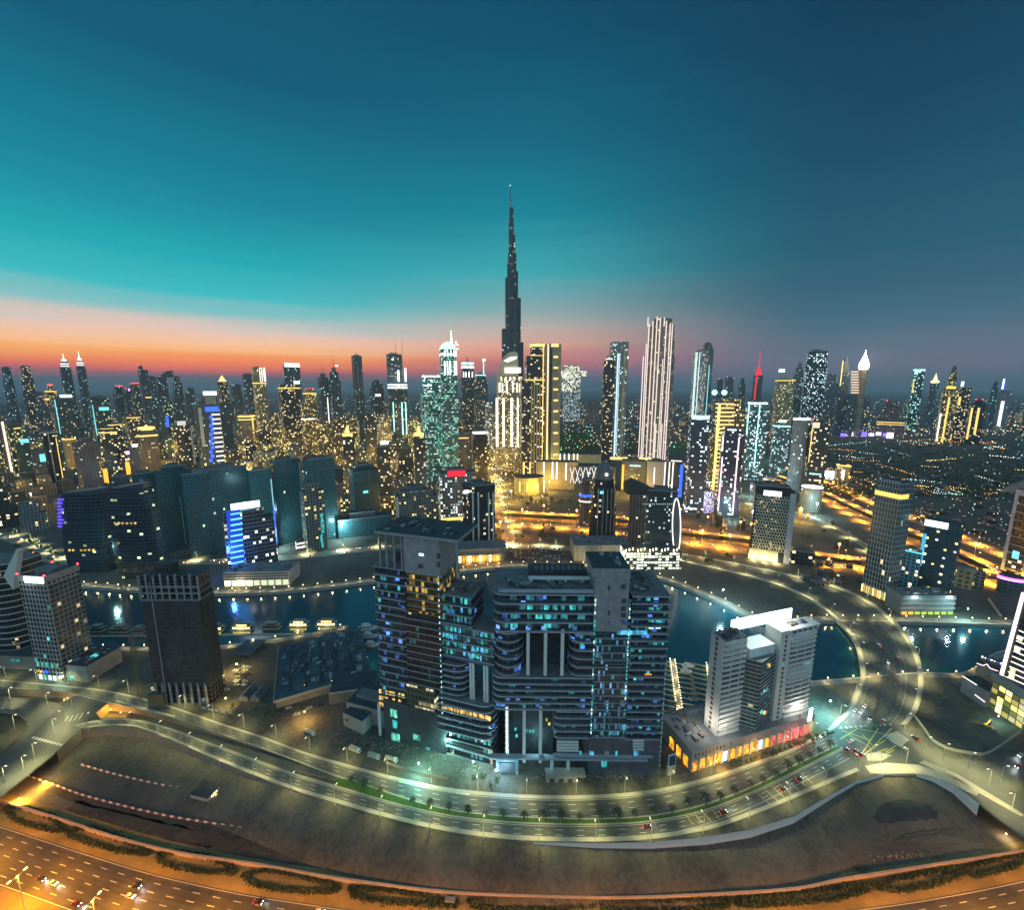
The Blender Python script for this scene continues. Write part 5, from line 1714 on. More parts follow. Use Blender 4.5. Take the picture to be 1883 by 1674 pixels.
# v shaped glass front
zV = cp(1405, 1206, yW)[1]
xv = lc + (rb_ - lc) * .30
vp = [(lc, yW + 3), (xv, yW - 5), (rb_, yW + 1), (rb_, yW + DW - 1), (lc, yW + DW - 1)]
MB().prism(vp, hp * .6, zV).build('glass_front', [F_V, ROOFM], C.root)
nv = 20
for k in range(nv + 1):
    z_ = hp * .6 + (zV - hp * .6) * k / nv
    MB().prism([(lc, yW + 2.5), (xv, yW - 5.7), (rb_, yW + .4), (rb_, yW + 4), (lc, yW + 6)], z_ - .3, z_ + .3).build('floor_slab', [mat('slab_pale', (.42, .44, .44), .6), ROOFM], C.root)
for k in range(9):
    z_ = hp + (zV - hp) * rnd.randint(1, 17) / 20
    u = rnd.uniform(.1, .8)
    C.box('lit_window', xv + (rb_ - xv) * u, xv + (rb_ - xv) * u + 2.6, yW - 5 + 6 * u - .5, yW - 4.6 + 6 * u, z_ + .6, z_ + 2.8, rnd.choice((WGREEN, WT2, WT3, WYEL)))
C.box('penthouse', xv - 5, rb_ - 3, yW, yW + 12, zV + .3, zV + 7, mat('lit_white', (.75, .78, .76), .5), glow('lit_roof', (.7, 1, .95), .7))
for xx, yy in ((la + 4, yW - 9), ((rc_ + rd_) / 2, yW - 5.5), (la - 9, yW + 5)):  # posts and white fill lights added at the podium to brighten the wings
    lp_ = C.box('fill_post', xx - .2, xx + .2, yy - .2, yy + .2, hp, hp + 3, DARK)
    light('deck_light', 'POINT', (1, .92, .76), 5200, (xx, yy, hp + 9), C.root, 1)
# the glowing sign stands along the back of the roof
C.box('roof_sign', lc - 2, rd_ - 9, yW + DW + .5, yW + DW + 1.4, zL - 3, zL + 5, glow('big_sign', (.80, 1, .95), 2.6, True))
for k in range(6):
    xx = lc + (rd_ - 12 - lc) * k / 5
    C.box('sign_post', xx, xx + .5, yW + DW + 1.4, yW + DW + 2, zL - 6, zL + 4, STEEL)
light('sign_light', 'AREA', (.85, 1, .95), 26000, ((lc + rd_) / 2, yW + DW - 2, zL + 10), C.root)
C.box('entrance_sign', rd_ - 6, rd_ - 2.6, -1.2, -.8, hp * .8, hp * 1.5, SIGNW)

clutter(C.root, la + 1, lc - 1, yW + 1, yW + DW - 1, zL, 9, 5)
clutter(C.root, rb_ + 1, rd_ - 1, yW + 1, yW + 6, zRt + 3.4, 9, 6)
# --- building with bare columns and dark netting, hoist mast
Nn = Fr('netted_tower', 'unfinished tower wrapped in dark netting with bare columns at its top and foot', 'tower block', (278, 1296), (382, 1296))
q = lambda py, y=0: Nn.p(330, py, y)[1]
xl, xr = Nn.p(268, 1160)[0], Nn.p(374, 1160)[0]
Nn.box('netting', xl, xr, 0, 15, q(1262), q(1100), NET, ROOFD)
F_COL = fac('fac_open_frame', (.10, .10, .095), (.012, .012, .013), 3.6, 3.8, .86, .82, .01, (1, .6, .2), (1, .8, .5), .4, .4)
Nn.box('open_frame', xl + .5, xr - .5, 1.5, 14, q(1100), q(1062), F_COL, ROOFD)
Nn.box('open_frame', xl + .5, xr - .5, 1.5, 14, 0, q(1262), F_COL, ROOFD)
for k in range(9):
    xx = xl + (xr - xl) * k / 8
    Nn.box('column', xx - .5, xx + .5, -.2, 1.0, q(1104), q(1062) + (2.5 if k % 2 else 1), CORE)
for k in range(8):
    xx = xl + (xr - xl) * (k + .2) / 8
    Nn.box('column', xx - .6, xx + .6, -.6, .8, 0, q(1256), CORE)
for py in (1080, 1092, 1104):
    Nn.box('floor_slab', xl - .3, xr + .3, -.5, 15.4, q(py) - .35, q(py) + .35, CORE)
Nn.box('lift_core', xl + 9, xl + 22, 5, 12, q(1062), q(1044), NET, ROOFD)
for k in range(16):
    Nn.box('scaffold_pole', xl + 2 + k * 1.9, xl + 2.3 + k * 1.9, 5, 5.3, q(1062), q(1062) + rnd.uniform(2, 6), DARK)
Nn.box('rail_strip', xl + 8.4, xl + 9.0, -.5, -.05, 0, q(1070), CORE)
Nn.box('podium', xl - 4, xl + 8, -3, 10, 0, 11, mat('olive_wall', (.16, .13, .06), .85, var=.3), ROOFD)
light('site_light', 'POINT', (1, .55, .15), 120, (xl + 20, -3, q(1215)), Nn.root, .3)
mast = thing('tower_crane', 'thin yellow brown crane mast rising beside the netted tower', 'crane', G(259, 1288))
hM = ztop(G(259, 1288), 1035)
mb = MB()
for sx_, sy_ in ((-1, -1), (1, -1), (1, 1), (-1, 1)):
    mb.tube((sx_, sy_, 0), (sx_ * .9, sy_ * .9, hM), .16, .16, 4)
CRY = mat('crane_ochre', (.23, .15, .06), .6, var=.2)
z_ = 0
while z_ < hM - 3:
    for (a, b) in (((-1, -1), (1, -1)), ((1, -1), (1, 1)), ((1, 1), (-1, 1)), ((-1, 1), (-1, -1))):
        mb.tube((a[0], a[1], z_), (b[0], b[1], z_ + 3), .1, .1, 3)
    z_ += 3
mb.build('mast', CRY, mast)
MB().box(-1.4, 1.4, -1.4, 1.4, hM, hM + 2.5).build('slewing_cab', CRY, mast)
mb = MB()
for s in (-.5, .5):
    mb.tube((-7, 5, hM + 2.5 + s), (7, -4, hM + 2.5 + s), .14, .14, 4)
mb.build('counter_jib', CRY, mast)

# --- white grid tower at the west bank and its neighbour
Gd = Fr('grid_tower', 'pale gridded tower with a white roof sign, red corner beacons and a lit shop front', 'office tower', (64, 1249), (112, 1254))
F_GRID = fac('fac_grid_pale', (.40, .35, .33), (.02, .025, .03), 3.4, 4.2, .62, .68, .09, (.95, .75, .35), (.1, .8, .7), .7, .6)
F_GRIDD = fac('fac_grid_side', (.26, .24, .25), (.03, .05, .06), 3.2, 4.2, .74, .72, .07, (.2, .9, .9), (1, .8, .4), .5, .4)
dG = 24
zg_ = Gd.p(85, 1068, 0)[1]
xg0, xg1 = Gd.p(50, 1150)[0], Gd.p(98, 1150)[0]
MB().box(xg0, xg1, 0, dG, 0, zg_).build('tower_shaft', [F_GRID, ROOFD], Gd.root)
Gd.box('side_glazing', xg1, xg1 + .8, 2, dG - 1, 14, zg_ - 6, F_GRIDD, ROOFM)
Gd.box('parapet', xg0 - .4, xg1 + .4, -.4, .3, zg_ - 2, zg_ + 3.4, mat('parapet_pale', (.36, .32, .31), .7))
Gd.box('parapet', xg1 + .1, xg1 + .9, .3, dG + .4, zg_ - 2, zg_ + 3.4, mat('parapet_pale', (.36, .32, .31), .7))
Gd.pbox('roof_sign', 44, 78, 1062, 1073, -1.2, -.5, SIGNW)
light('sign_light', 'POINT', (.8, 1, 1), 900, (xg0 + 9, -4, zg_ - 1), Gd.root, .5)
for x_, y_ in ((xg0, 0), (xg1, 0), (xg1, dG), (xg0, dG)):
    MB().ball((x_, y_, zg_ + 4.2), .7, 6, 4).build('beacon', REDL, Gd.root)
Gd.box('roof_plant', xg0 + 5, xg1 - 5, 8, 18, zg_, zg_ + 5, ROOFM)
clutter(Gd.root, xg0 + 1, xg1 - 1, 2, dG - 2, zg_, 16, 12)
clutter(Gd.root, xg1 + 2, xg1 + 20, 4, dG + 4, 15, 18, 13, 1.5)
Gd.box('podium', xg1 + .9, xg1 + 22, 2, dG + 6, 0, 15, mat('podium_pale', (.36, .31, .27), .8), ROOFD)
for k in range(5):
    a = xg0 + 2 + k * (xg1 - xg0 - 3) / 5
    Gd.box('shop_window', a, a + 3.2, -.25, -.02, .3, 5, (WWHITE, WGREEN, WWHITE, WWHITE, WYEL)[k])
    Gd.box('lit_window', a, a + 2.8, -.2, -.02, 13, 17, (WGREEN, WTEAL, WGREEN, WTEAL, WGREEN)[k])
Gd.box('shop_window', xg1 + 2, xg1 + 8, 1.8, 1.98, .3, 5, WGREEN)
Gd.box('shop_sign', xg0 + 8, xg0 + 12, -.3, -.04, 7, 9, STRB)
Gd.box('shop_sign', xg0 + 2, xg0 + 6, -.3, -.04, 7, 9, WYEL)
Gd.box('pool', xg1 + 10, xg1 + 16, 14, 20, 15, 15.2, glow('pool_teal', (.1, .8, .65), 1.0))
Wv = Fr('wavy_tower', 'curved dark tower with wavy white balcony bands, cut by the picture edge', 'apartment tower', (-60, 1222), (40, 1226))
x0, x1, zb, zt, fh_ = floors(Wv, -95, 28, 1040, 1205, 15, 4, 30, F_SITE, WALLW, rd=16, sides='R', wins=(WYEL, WYEL, WCYAN), dens=.08, seed=41, proud=1.8, th=.8)
Wv.prof('roof_fin', [(6, 1060), (30, 1010), (33, 1016), (24, 1085)], 4, 8, WALLW)
Wv.box('podium', x0, x1 + 22, -4, 34, 0, 13, mat('podium_pale2', (.28, .25, .21), .8), ROOFD)
Wv.box('shop_window', x1 - 2, x1 + 6, -4.2, -4.02, 8, 9.6, WTEAL)

# --- waterside sheds and flat roofs
sh = Fr('waterside_shed', 'huge low building with a dark cluttered flat roof beside the packed car park', 'shed', (508, 1304), (682, 1252))
d1 = min(sh.loc(600, 1182)[1], 120)
sh.box('wall', 0, sh.w, 0, d1, 0, 6, mat('shed_wall', (.26, .22, .17), .8), ROOFD)
RB = mat('roof_blue_grey', (.075, .10, .115), .8, scale=.12, var=.5, bump=.3)
profile('roof', [(-1, 6), (sh.w + 1, 6), (sh.w + 1, 6.7), (-1, 6.7)], -1, d1 + 1, RB, RB, sh.root)
sh.box('parapet', -1.2, sh.w + 1.2, -1.3, -.7, 6, 8, PALE)
sh.box('parapet', -1.6, -1.0, -1, d1 + 1, 6, 8, PALE)
r2 = random.Random(77)
for k in range(95):
    x_, y_ = r2.uniform(2, sh.w - 6), r2.uniform(3, d1 - 6)
    a_, b_ = r2.uniform(1, 5), r2.uniform(1, 7)
    sh.box('roof_unit', x_, x_ + a_, y_, y_ + b_, 6.7, 7.2 + r2.random() * 1.6, r2.choice((RB, ROOFM, RU[3], ROOFD, RU[3])))
for k in range(5):
    sh.box('roof_ridge', sh.w * (.12 + .17 * k), sh.w * (.12 + .17 * k) + 1.2, 6, d1 - 10, 6.7, 8.4, ROOFD)
s2 = Fr('flat_annex', 'dark flat roofed annex beside the yacht basin walkway', 'annex', (606, 1296), (690, 1284))
s2.box('wall', 0, s2.w, 0, 22, 0, 9, mat('annex_wall', (.13, .15, .15), .8), ROOFD)
s2.box('parapet', 0, s2.w, -.3, .3, 9, 10, CONC)
s3 = Fr('site_store', 'pale concrete store with a cluttered roof at the turquoise lit yard', 'store', (632, 1335), (668, 1352))
s3.box('wall', 0, s3.w, 0, 18, 0, 11, CONC, ROOFD)
for k in range(10):
    x_ = rnd.uniform(0, s3.w - 3); y_ = rnd.uniform(1, 14)
    s3.box('roof_unit', x_, x_ + rnd.uniform(1, 3), y_, y_ + rnd.uniform(1, 3), 11, 11.6 + rnd.random(), rnd.choice((ROOFM, RED, STEEL)))
s3.box('shutter', 2, 5, -.1, .05, 5, 7, DARK)
s4 = Fr('car_park_roof', 'bluish flat roof over the corner of the packed car park', 'shelter', (424, 1212), (462, 1212))
s4.box('roof', 0, s4.w, 0, 24, 3.4, 4, RB)
for x_ in (.5, s4.w - .8):
    for y_ in (.5, 22):
        s4.box('post', x_, x_ + .4, y_, y_ + .4, 0, 3.4, STEEL)
s5 = Fr('gable_shed', 'small pair of grey sheds at the car park exit', 'shed', (440, 1290), (478, 1292))
for k in range(2):
    s5.box('wall', k * s5.w * .55, k * s5.w * .55 + s5.w * .42, 0, 12, 0, 4, ROOFM)
    profile('roof', [(k * s5.w * .55, 4), (k * s5.w * .55 + s5.w * .42, 4), (k * s5.w * .55 + s5.w * .21, 6)], -.3, 12.3, RB, RB, s5.root)
sv = thing('site_sign', 'small white notice board at the foot of the netted tower', 'sign board', G(378, 1296))
MB().box(-2.5, 2.5, 0, .2, 1.5, 5.5).build('board', WHITE, sv)
MB().box(-2, -1.8, .2, .4, 0, 5).build('post', STEEL, sv)
MB().box(1.8, 2, .2, .4, 0, 5).build('post', STEEL, sv)
MB().box(-2, 2, -.06, -.01, 1.9, 3).build('panel', RED, sv)
# stack of debris heaps at the construction site edge
rubble('site_debris', [(800, 1412, 40, 8), (880, 1432, 30, 5), (1150, 1442, 40, 4), (720, 1390, 30, 6), (1090, 1448, 60, 3)], 500, 9, '').location.z = 8.0
# ------------------------------------------------------------------ the towers of the city
FA = {
 'dk': fac('fac_dk', (.10, .115, .13), (.05, .07, .09), 4.5, 4.5, .75, .6, .05, (1, .7, .3), (.5, 1, 1), 1.3, .5),
 'dkb': fac('fac_dkb', (.07, .11, .14), (.03, .075, .10), 4, 4.5, .85, .7, .07, (.25, .85, 1), (1, .75, .35), 1.2, .4),
 'dky': fac('fac_dky', (.06, .06, .065), (.02, .024, .03), 5, 5, .7, .6, .20, (1, .6, .13), (1, .8, .4), 1.4, .35),
 'gold': fac('fac_gold', (.22, .18, .10), (.05, .04, .02), 5, 5, .6, .6, .40, (1, .56, .08), (1, .75, .28), 1.3, .35),
 'goldb': fac('fac_goldb', (.42, .35, .2), (.10, .08, .04), 6, 6, .55, .5, .3, (1, .6, .12), (1, .8, .4), 1.4, .3),
 'teal': fac('fac_teal', (.05, .11, .125), (.015, .05, .06), 5, 5, .8, .55, .10, (.2, .9, .85), (.8, 1, .5), 1.2, .4),
 'tealhi': fac('fac_tealhi', (.10, .20, .19), (.02, .06, .06), 4.2, 5.2, .7, .42, .62, (.25, 1, .72), (.7, 1, .85), .9, .3, clump=1.4),
 'wht': fac('fac_wht', (.3, .3, .28), (.06, .06, .06), 4.5, 5, .6, .55, .42, (1, .82, .45), (.8, 1, 1), 1.4, .4),
 'brn': fac('fac_brn', (.21, .17, .165), (.03, .03, .035), 5, 4.4, .55, .6, .05, (1, .66, .2), (1, .85, .5), 1.2, .3),
 'grn': fac('fac_grn', (.12, .13, .10), (.03, .04, .03), 5, 5, .65, .65, .45, (.65, .9, .18), (1, .85, .35), 1.1, .35),
 'grid': fac('fac_grid', (.25, .26, .26), (.03, .045, .055), 4.2, 4.5, .68, .62, .11, (.3, .9, .5), (1, .8, .25), 1.0, .5),
 'slab': fac('fac_slab', (.11, .19, .21), (.012, .045, .055), 30, 4.4, .96, .62, .0, (.2, .9, .9), (1, .8, .4), 1, .4),
 'slabd': fac('fac_slabd', (.07, .19, .21), (.02, .07, .085), 3.0, 4.4, .75, .8, .006, (.2, .9, .9), (.8, 1, .7), 1.5, .4),
 'curv': fac('fac_curv', (.035, .055, .075), (.010, .022, .034), 5, 4.6, .82, .62, .07, (1, .85, .3), (.8, 1, .5), .8, .5, clump=.7),
 'rib': fac('fac_rib', (.40, .28, .10), (.06, .045, .03), 40, 6.0, .97, .5, .0, (1, .6, .15), (1, .8, .4), 1, .4),
 'cyan': fac('fac_cyan', (.10, .18, .19), (.03, .07, .08), 4.5, 4.8, .6, .62, .45, (.2, .95, .9), (.75, 1, 1), 1.5, .4),
 'hotel': fac('fac_hotel', (.30, .27, .20), (.06, .05, .03), 4.2, 4.6, .6, .6, .42, (1, .66, .2), (1, .85, .5), 1.3, .3),
 'blk': fac('fac_blk', (.025, .028, .033), (.012, .015, .02), 4.5, 4.5, .75, .7, .09, (1, .66, .18), (1, .85, .5), 1.2, .3),
 'sil': fac('fac_silver', (.34, .35, .37), (.12, .14, .16), 4, 4.4, .7, .6, .05, (1, .9, .7), (.6, .9, 1), 2, .4),
 'tgrid': fac('fac_tgrid', (.34, .36, .37), (.03, .038, .045), 3.0, 6.2, .72, .86, .05, (1, .6, .15), (1, .8, .4), .7, .3),
 'mast': fac('fac_needle', (.075, .095, .12), (.03, .045, .06), 4, 4, .6, .8, .012, (1, .85, .5), (.8, 1, 1), 1.6, .5),
 'dotw': fac('fac_dotw', (.03, .06, .08), (.012, .03, .045), 8, 10, .28, .22, .55, (.85, .8, 1), (1, .85, .3), 2.6, .3),
}
class FrO(Fr):
    def __init__(s, root, O, ex):
        s.root, s.O, s.ex, s.z = root, O, ex, 0.0
        s.ey = Vector((-ex.y, ex.x, 0))
PLM = {}
def T(label, x0, x1, yb, yt, f, name='skyscraper', cat='skyscraper', k=.8, r=.35, tiers=None, shape='box', top=None, sign=None, vs=(), hs=(), bea=0, pod=None, group=None, mat_roof=None, taper=None, plant=True, n=12, prof=None):
    xc, wpx = (x0 + x1) / 2, x1 - x0
    Bp = G(xc, yb)
    dist = math.hypot(Bp.x, Bp.y)
    az = atan2(Bp.x, Bp.y)
    sil = wpx * depth(Bp) * cos(az) / F
    if shape == 'round':
        w = sil; d = w * k
    else:
        w = sil / (cos(r) + k * abs(sin(r))); d = w * k
    view = Vector((Bp.x, Bp.y, 0)).normalized()
    cen = Bp + view * ((w * abs(sin(r)) + d * cos(r)) / 2 if shape != 'round' else d / 2)
    ang = -az + r
    ex = Vector((cos(ang), sin(ang), 0))
    ey = Vector((-ex.y, ex.x, 0))
    O = cen - ey * d / 2
    t = thing(name, label, cat, O, ang, group)
    fr = FrO(t, O, ex)
    fr.w, fr.d = w, d
    m = FA[f] if isinstance(f, str) else f
    mr = mat_roof or ROOFD
    mid = Bp + view * 0
    Hh = lambda py: ztop(mid, py)
    tiers = tiers or [(yt, 1.0)]
    z0 = 0.0
    for i, tr in enumerate(tiers):
        yy, s = tr[0], tr[1]
        dx = (tr[2] if len(tr) > 2 else 0) * w
        z1 = Hh(yy)
        hw, hd = w * s / 2, d * s / 2
        if shape == 'round':
            poly = [(dx + hw * cos(2 * pi * j / n), d / 2 + hd * sin(2 * pi * j / n)) for j in range(n)]
        else:
            poly = [(dx - hw, d / 2 - hd), (dx + hw, d / 2 - hd), (dx + hw, d / 2 + hd), (dx - hw, d / 2 + hd)]
        tp = None
        if taper and i == len(tiers) - 1:
            c = sum(p[0] for p in poly) / len(poly)
            tp = [(c + (p[0] - c) * taper, d / 2 + (p[1] - d / 2) * taper) for p in poly]
        MB().prism(poly, z0, z1, 0, 1, tp).build('tower_shaft' if i == 0 else 'upper_tier', [m, mr], t)
        z0 = z1
        lw, ld = hw * (taper or 1), hd * (taper or 1)
    zt_ = z0
    if plant and not top:
        MB().box(dx - lw * .55, dx + lw * .4, d / 2 - ld * .5, d / 2 + ld * .5, zt_, zt_ + max(3, w * .12)).build('roof_plant', [ROOFM, ROOFD], t)
        if w > 14:
            MB().box(dx - lw, dx + lw, d / 2 - ld, d / 2 - ld + .8, zt_ - .5, zt_ + 2).build('parapet', [mat('parapet_grey', (.22, .23, .24)), ROOFM], t)
    if top:
        kind, ytip = top[0], top[1]
        mm = top[2] if len(top) > 2 else m
        zz_ = Hh(ytip)
        rr_ = max(lw, .5) * (top[3] if len(top) > 3 else .9)
        if kind == 'spire':
            MB().tube((dx, d / 2, zt_), (dx, d / 2, zz_), rr_ * .25, rr_ * .03, 6).build('spire', mm, t)
            MB().lathe([(rr_, zt_), (rr_ * .7, zt_ + (zz_ - zt_) * .18), (rr_ * .25, zt_ + (zz_ - zt_) * .3)], 8, (dx, d / 2)).build('crown', mm, t)
        elif kind == 'pyr':
            MB().prism([(dx - rr_, d / 2 - rr_), (dx + rr_, d / 2 - rr_), (dx + rr_, d / 2 + rr_), (dx - rr_, d / 2 + rr_)], zt_, zz_, 0, 0,
                       [(dx - .3, d / 2 - .3), (dx + .3, d / 2 - .3), (dx + .3, d / 2 + .3), (dx - .3, d / 2 + .3)]).build('pyramid_roof', mm, t)
        elif kind == 'dome':
            hh_ = zz_ - zt_
            MB().lathe([(rr_ * cos(a), zt_ + hh_ * sin(a)) for a in [pi / 2 * j / 6 for j in range(7)]], 12, (dx, d / 2)).build('dome', mm, t)
        elif kind == 'flame':
            hh_ = zz_ - zt_
            MB().lathe([(rr_ * .85, zt_), (rr_ * 1.12, zt_ + hh_ * .12), (rr_ * 1.05, zt_ + hh_ * .3), (rr_ * .72, zt_ + hh_ * .48), (rr_ * .34, zt_ + hh_ * .68), (rr_ * .12, zt_ + hh_ * .85), (.05, zz_)], 12, (dx, d / 2)).build('flame_crown', mm, t)
        elif kind == 'mast':
            MB().tube((dx, d / 2, zt_), (dx, d / 2, zz_), max(rr_ * .06, .5), .3, 5).build('mast', mm, t)
            MB().box(dx - lw * .5, dx + lw * .5, d / 2 - ld * .5, d / 2 + ld * .5, zt_, zt_ + (zz_ - zt_) * .25).build('roof_plant', [ROOFM, ROOFD], t)
    def span(z):
        q0 = 0.0
        for tr in tiers:
            q1 = Hh(tr[0])
            if z <= q1 or tr is tiers[-1]:
                return (tr[2] if len(tr) > 2 else 0) * w, w * tr[1] / 2, d * tr[1] / 2
        return 0, w / 2, d / 2
    sc = depth(Bp) / F
    for (px, py0, py1, mm, wp) in vs:
        za, zb_ = fr.p(px, py1, -.4)[1], fr.p(px, py0, -.4)[1]
        sx0, shw, shd = span((za + zb_) / 2)
        fx_ = max(-1, min(1, (px - xc) / (wpx / 2)))
        xx = fr.p(px, (py0 + py1) / 2, -.4)[0] if shape != 'round' else fx_ * w / 2
        xx = max(sx0 - shw + wp * sc / 2, min(sx0 + shw - wp * sc / 2, xx))
        yy = d / 2 - shd * (sqrt(max(0, 1 - ((xx - sx0) / shw) ** 2)) if shape == 'round' else 1)
        MB().box(xx - wp * sc / 2, xx + wp * sc / 2, yy - .8, yy + 1.0, max(za, 1), zb_).build('light_strip', mm, t)
    for (pa, pb, py, mm, hp_) in hs:
        zc_ = fr.p((pa + pb) / 2, py, -.4)[1]
        sx0, shw, shd = span(zc_)
        h0, h1 = zc_ - hp_ * sc / 2, zc_ + hp_ * sc / 2
        if shape == 'round':
            MB().prism([(sx0 + (shw + .8) * cos(2 * pi * j / n), d / 2 + (shd + .8) * sin(2 * pi * j / n)) for j in range(n)], h0, h1).build('light_band', mm, t)
        elif pb - pa > .62 * wpx * shw * 2 / w:
            MB().box(sx0 - shw - .7, sx0 + shw + .7, d / 2 - shd - .8, d / 2 + shd + .7, h0, h1).build('light_band', mm, t)
        else:
            xa, xb = fr.p(pa, py, -.4)[0], fr.p(pb, py, -.4)[0]
            l_ = xb - xa
            xa = max(sx0 - shw, min(sx0 + shw - l_, xa))
            MB().box(xa, min(xa + l_, sx0 + shw), d / 2 - shd - .8, d / 2 - shd + .4, h0, h1).build('light_band', mm, t)
    if sign:
        pa, pb, py0, py1, mm = sign
        za, zb_ = fr.p(pa, py1, -.6)[1], fr.p(pa, py0, -.6)[1]
        sx0, shw, shd = span((za + zb_) / 2)
        xa, xb = fr.p(pa, py0, -.6)[0], fr.p(pb, py0, -.6)[0]
        l_ = min(xb - xa, 2 * shw)
        xa = max(sx0 - shw, min(sx0 + shw - l_, xa))
        zs = min(za, zt_)
        MB().box(xa, xa + l_, d / 2 - shd - 1.2, d / 2 - shd - .2, za, zb_).build('roof_sign', mm, t)
        if za > zt_ - 1:
            MB().box(xa + l_ * .1, xa + l_ * .9, d / 2 - shd, d / 2 - shd + 1.5, zt_ - .5, zb_ - 1).build('sign_back', STEEL, t)
    for j in range(bea):
        xx = dx + lw * (-.9 + 1.8 * j / max(bea - 1, 1))
        MB().ball((xx, d / 2 - ld * .9, zt_ + 3), max(1.0, dist * .0007), 6, 4).build('beacon', REDL, t)
    if pod:
        pa, pb, py, mm = pod
        sc = depth(Bp) / F
        xa, xb = fr.p(pa, yb, -4)[0], fr.p(pb, yb, -4)[0]
        MB().box(xa, xb, -4, d + 6, 0, max(fr.p(xc, py, -4)[1], 3)).build('podium', [mm if not isinstance(mm, str) else FA[mm], ROOFD], t)
    return fr
SW, SG, SP_, SB, SC = STRW, STRG, STRP, STRB, STRC
CRW = glow('crown_white', (.95, 1, .96), 2.8)
CRG = glow('crown_gold', (1, .68, .18), 2)
CRC = glow('crown_cyan', (.4, 1, .95), 2.2)
CRR = glow('crown_red', (1, .01, .04), 1.3)
GRY = mat('tower_grey', (.12, .13, .14))
# --- west skyline
T('dark tower with two white rooftop spots, cut by the western picture edge', -16, 5, 790, 688, 'dk', bea=0, hs=((-10, 5, 696, SW, 3), (-10, 5, 702, SW, 3)))
T('plain slim slate tower with slightly narrowed crown, westernmost full one on the skyline', 22, 43, 792, 676, 'dk', r=.2, tiers=[(700, 1), (676, .82)], shape='round')
T('dark tapering tower dotted with small lights, second from the western edge', 56, 82, 800, 674, 'dky', r=.3, tiers=[(722, 1.05), (695, .92), (674, .7)], shape='round')
T('sloping dark block leaning against the tapering dotted tower', 72, 104, 802, 720, 'dkb', r=-.2, tiers=[(745, 1), (722, .6, -.1)])
T('stepped golden palace like block with red beacons on its crown', 92, 122, 800, 722, 'gold', tiers=[(728, 1), (716, .7), (709, .35)], bea=4, hs=((93, 121, 734, SG, 3), (94, 121, 720, SG, 2)))
T('first of the twin towers with a white ringed collar and a lit onion spire', 130, 151, 800, 675, 'dk', r=.2, tiers=[(675, 1), (664, .68)], top=('spire', 650, CRW, .95), hs=((129, 152, 670, SW, 2), (129, 152, 674, SW, 2)))
T('second of the twin towers, the slimmer one with the taller lit spire', 160, 177, 800, 673, 'dk', r=.2, tiers=[(673, 1), (663, .68)], top=('spire', 645, CRW, .95), hs=((159, 177, 668, SW, 2), (159, 177, 672, SW, 2)))
T('teal glass block with a long white lit roof sign below the twin spires', 104, 146, 808, 733, 'dkb', r=.15, sign=(124, 146, 726, 731, SIGNW), vs=((106, 735, 800, SC, 1.2),))
T('teal block with overhanging dark roof slab and cyan top floor', 172, 212, 812, 738, 'teal', r=.3, tiers=[(738, 1), (731, 1.12)], hs=((182, 200, 752, SC, 6),), vs=((173, 745, 800, SC, 1),))
T('low mauve block with four pink beacons along its roof', 218, 240, 790, 712, 'dk', bea=4, tiers=[(718, 1), (711, .7)])
T('block with a violet lit sign strip on its roof', 236, 262, 792, 716, 'dk', sign=(236, 251, 715, 719, glow('violet_sign', (.75, .2, 1), 5)), bea=2)
T('dotted block with a row of red beacons beside the violet sign', 250, 268, 795, 706, 'dkb', bea=5)
T('slim dark tower with a raised edge and a single red lamp near its top', 270, 288, 800, 680, 'dk', r=.3, tiers=[(680, 1), (673, .45, -.25)], bea=1, hs=((271, 282, 731, SG, 2),))
T('dark slab standing directly behind the slim tower with the red lamp', 286, 298, 792, 692, 'dk', r=.1)
o = T('blade shaped tower with a curved sail like roof', 297, 319, 790, 694, 'dk', r=.2, plant=False)
o.prof('sail_roof', [(298, 694), (298, 690), (304, 684), (312, 682), (319, 682), (319, 694)], 0, o.d, FA['dk'], GRY)
T('shouldered dark tower with a small pointed cap between sail roof and yellow crown', 328, 345, 788, 704, 'dk', tiers=[(704, 1), (694, .6)], top=('pyr', 690, GRY))
T('dim square tower with flat roof left of the cyan signed round tower', 348, 366, 792, 714, 'dk', bea=0)
T('tower with a pale yellow lit pyramid cap and antenna', 409, 428, 790, 702, 'dky', tiers=[(702, 1)], top=('pyr', 690, CRG, .8))
T('dim bulky block between the yellow cap and the white capped gold tower', 432, 452, 790, 708, 'dk')
T('slim blue grey tower with one lamp on its rounded top', 456, 475, 796, 690, 'dk', shape='round', top=('dome', 686, GRY))
T('tall cream tower washed with gold light, vertical white ribs at its top', 476, 501, 826, 675, 'goldb', r=.25, k=.7, vs=tuple((478 + 3.6 * j, 676, 702, SW, 1.1) for j in range(6)), hs=((477, 500, 705, SG, 2), (479, 502, 818, SG, 6)), top=('mast', 672, GRY))
T('gold outlined arch shaped block with glowing frame', 442, 474, 812, 765, 'brn', name='arch_block', cat='block', r=-.2, hs=((442, 474, 766, SG, 3), (442, 474, 772, SG, 2)), vs=((473, 766, 806, SG, 2), (467, 772, 806, SG, 2)))
o = T('round fronted tower with electric blue core, stacked white balconies and a long white fin', 368, 416, 862, 745, 'dk', r=.2, k=.7, hs=tuple((400, 415, 762 + 8.5 * j, SW, 2.2) for j in range(12)), vs=tuple((388 + 3 * (j % 2), 764 + 8 * j, 770 + 8 * j, SB, 5) for j in range(11)), sign=(373, 398, 720, 727, SIGNW))
o.pbox('side_fin', 368, 374, 750, 822, -.8, 3, mat('fin_pale', (.62, .60, .58)))
o.pbox('blue_crown', 377, 402, 748, 757, -1, 4, SB)
o.pbox('upper_core', 372, 400, 730, 746, 4, 14, GRY)
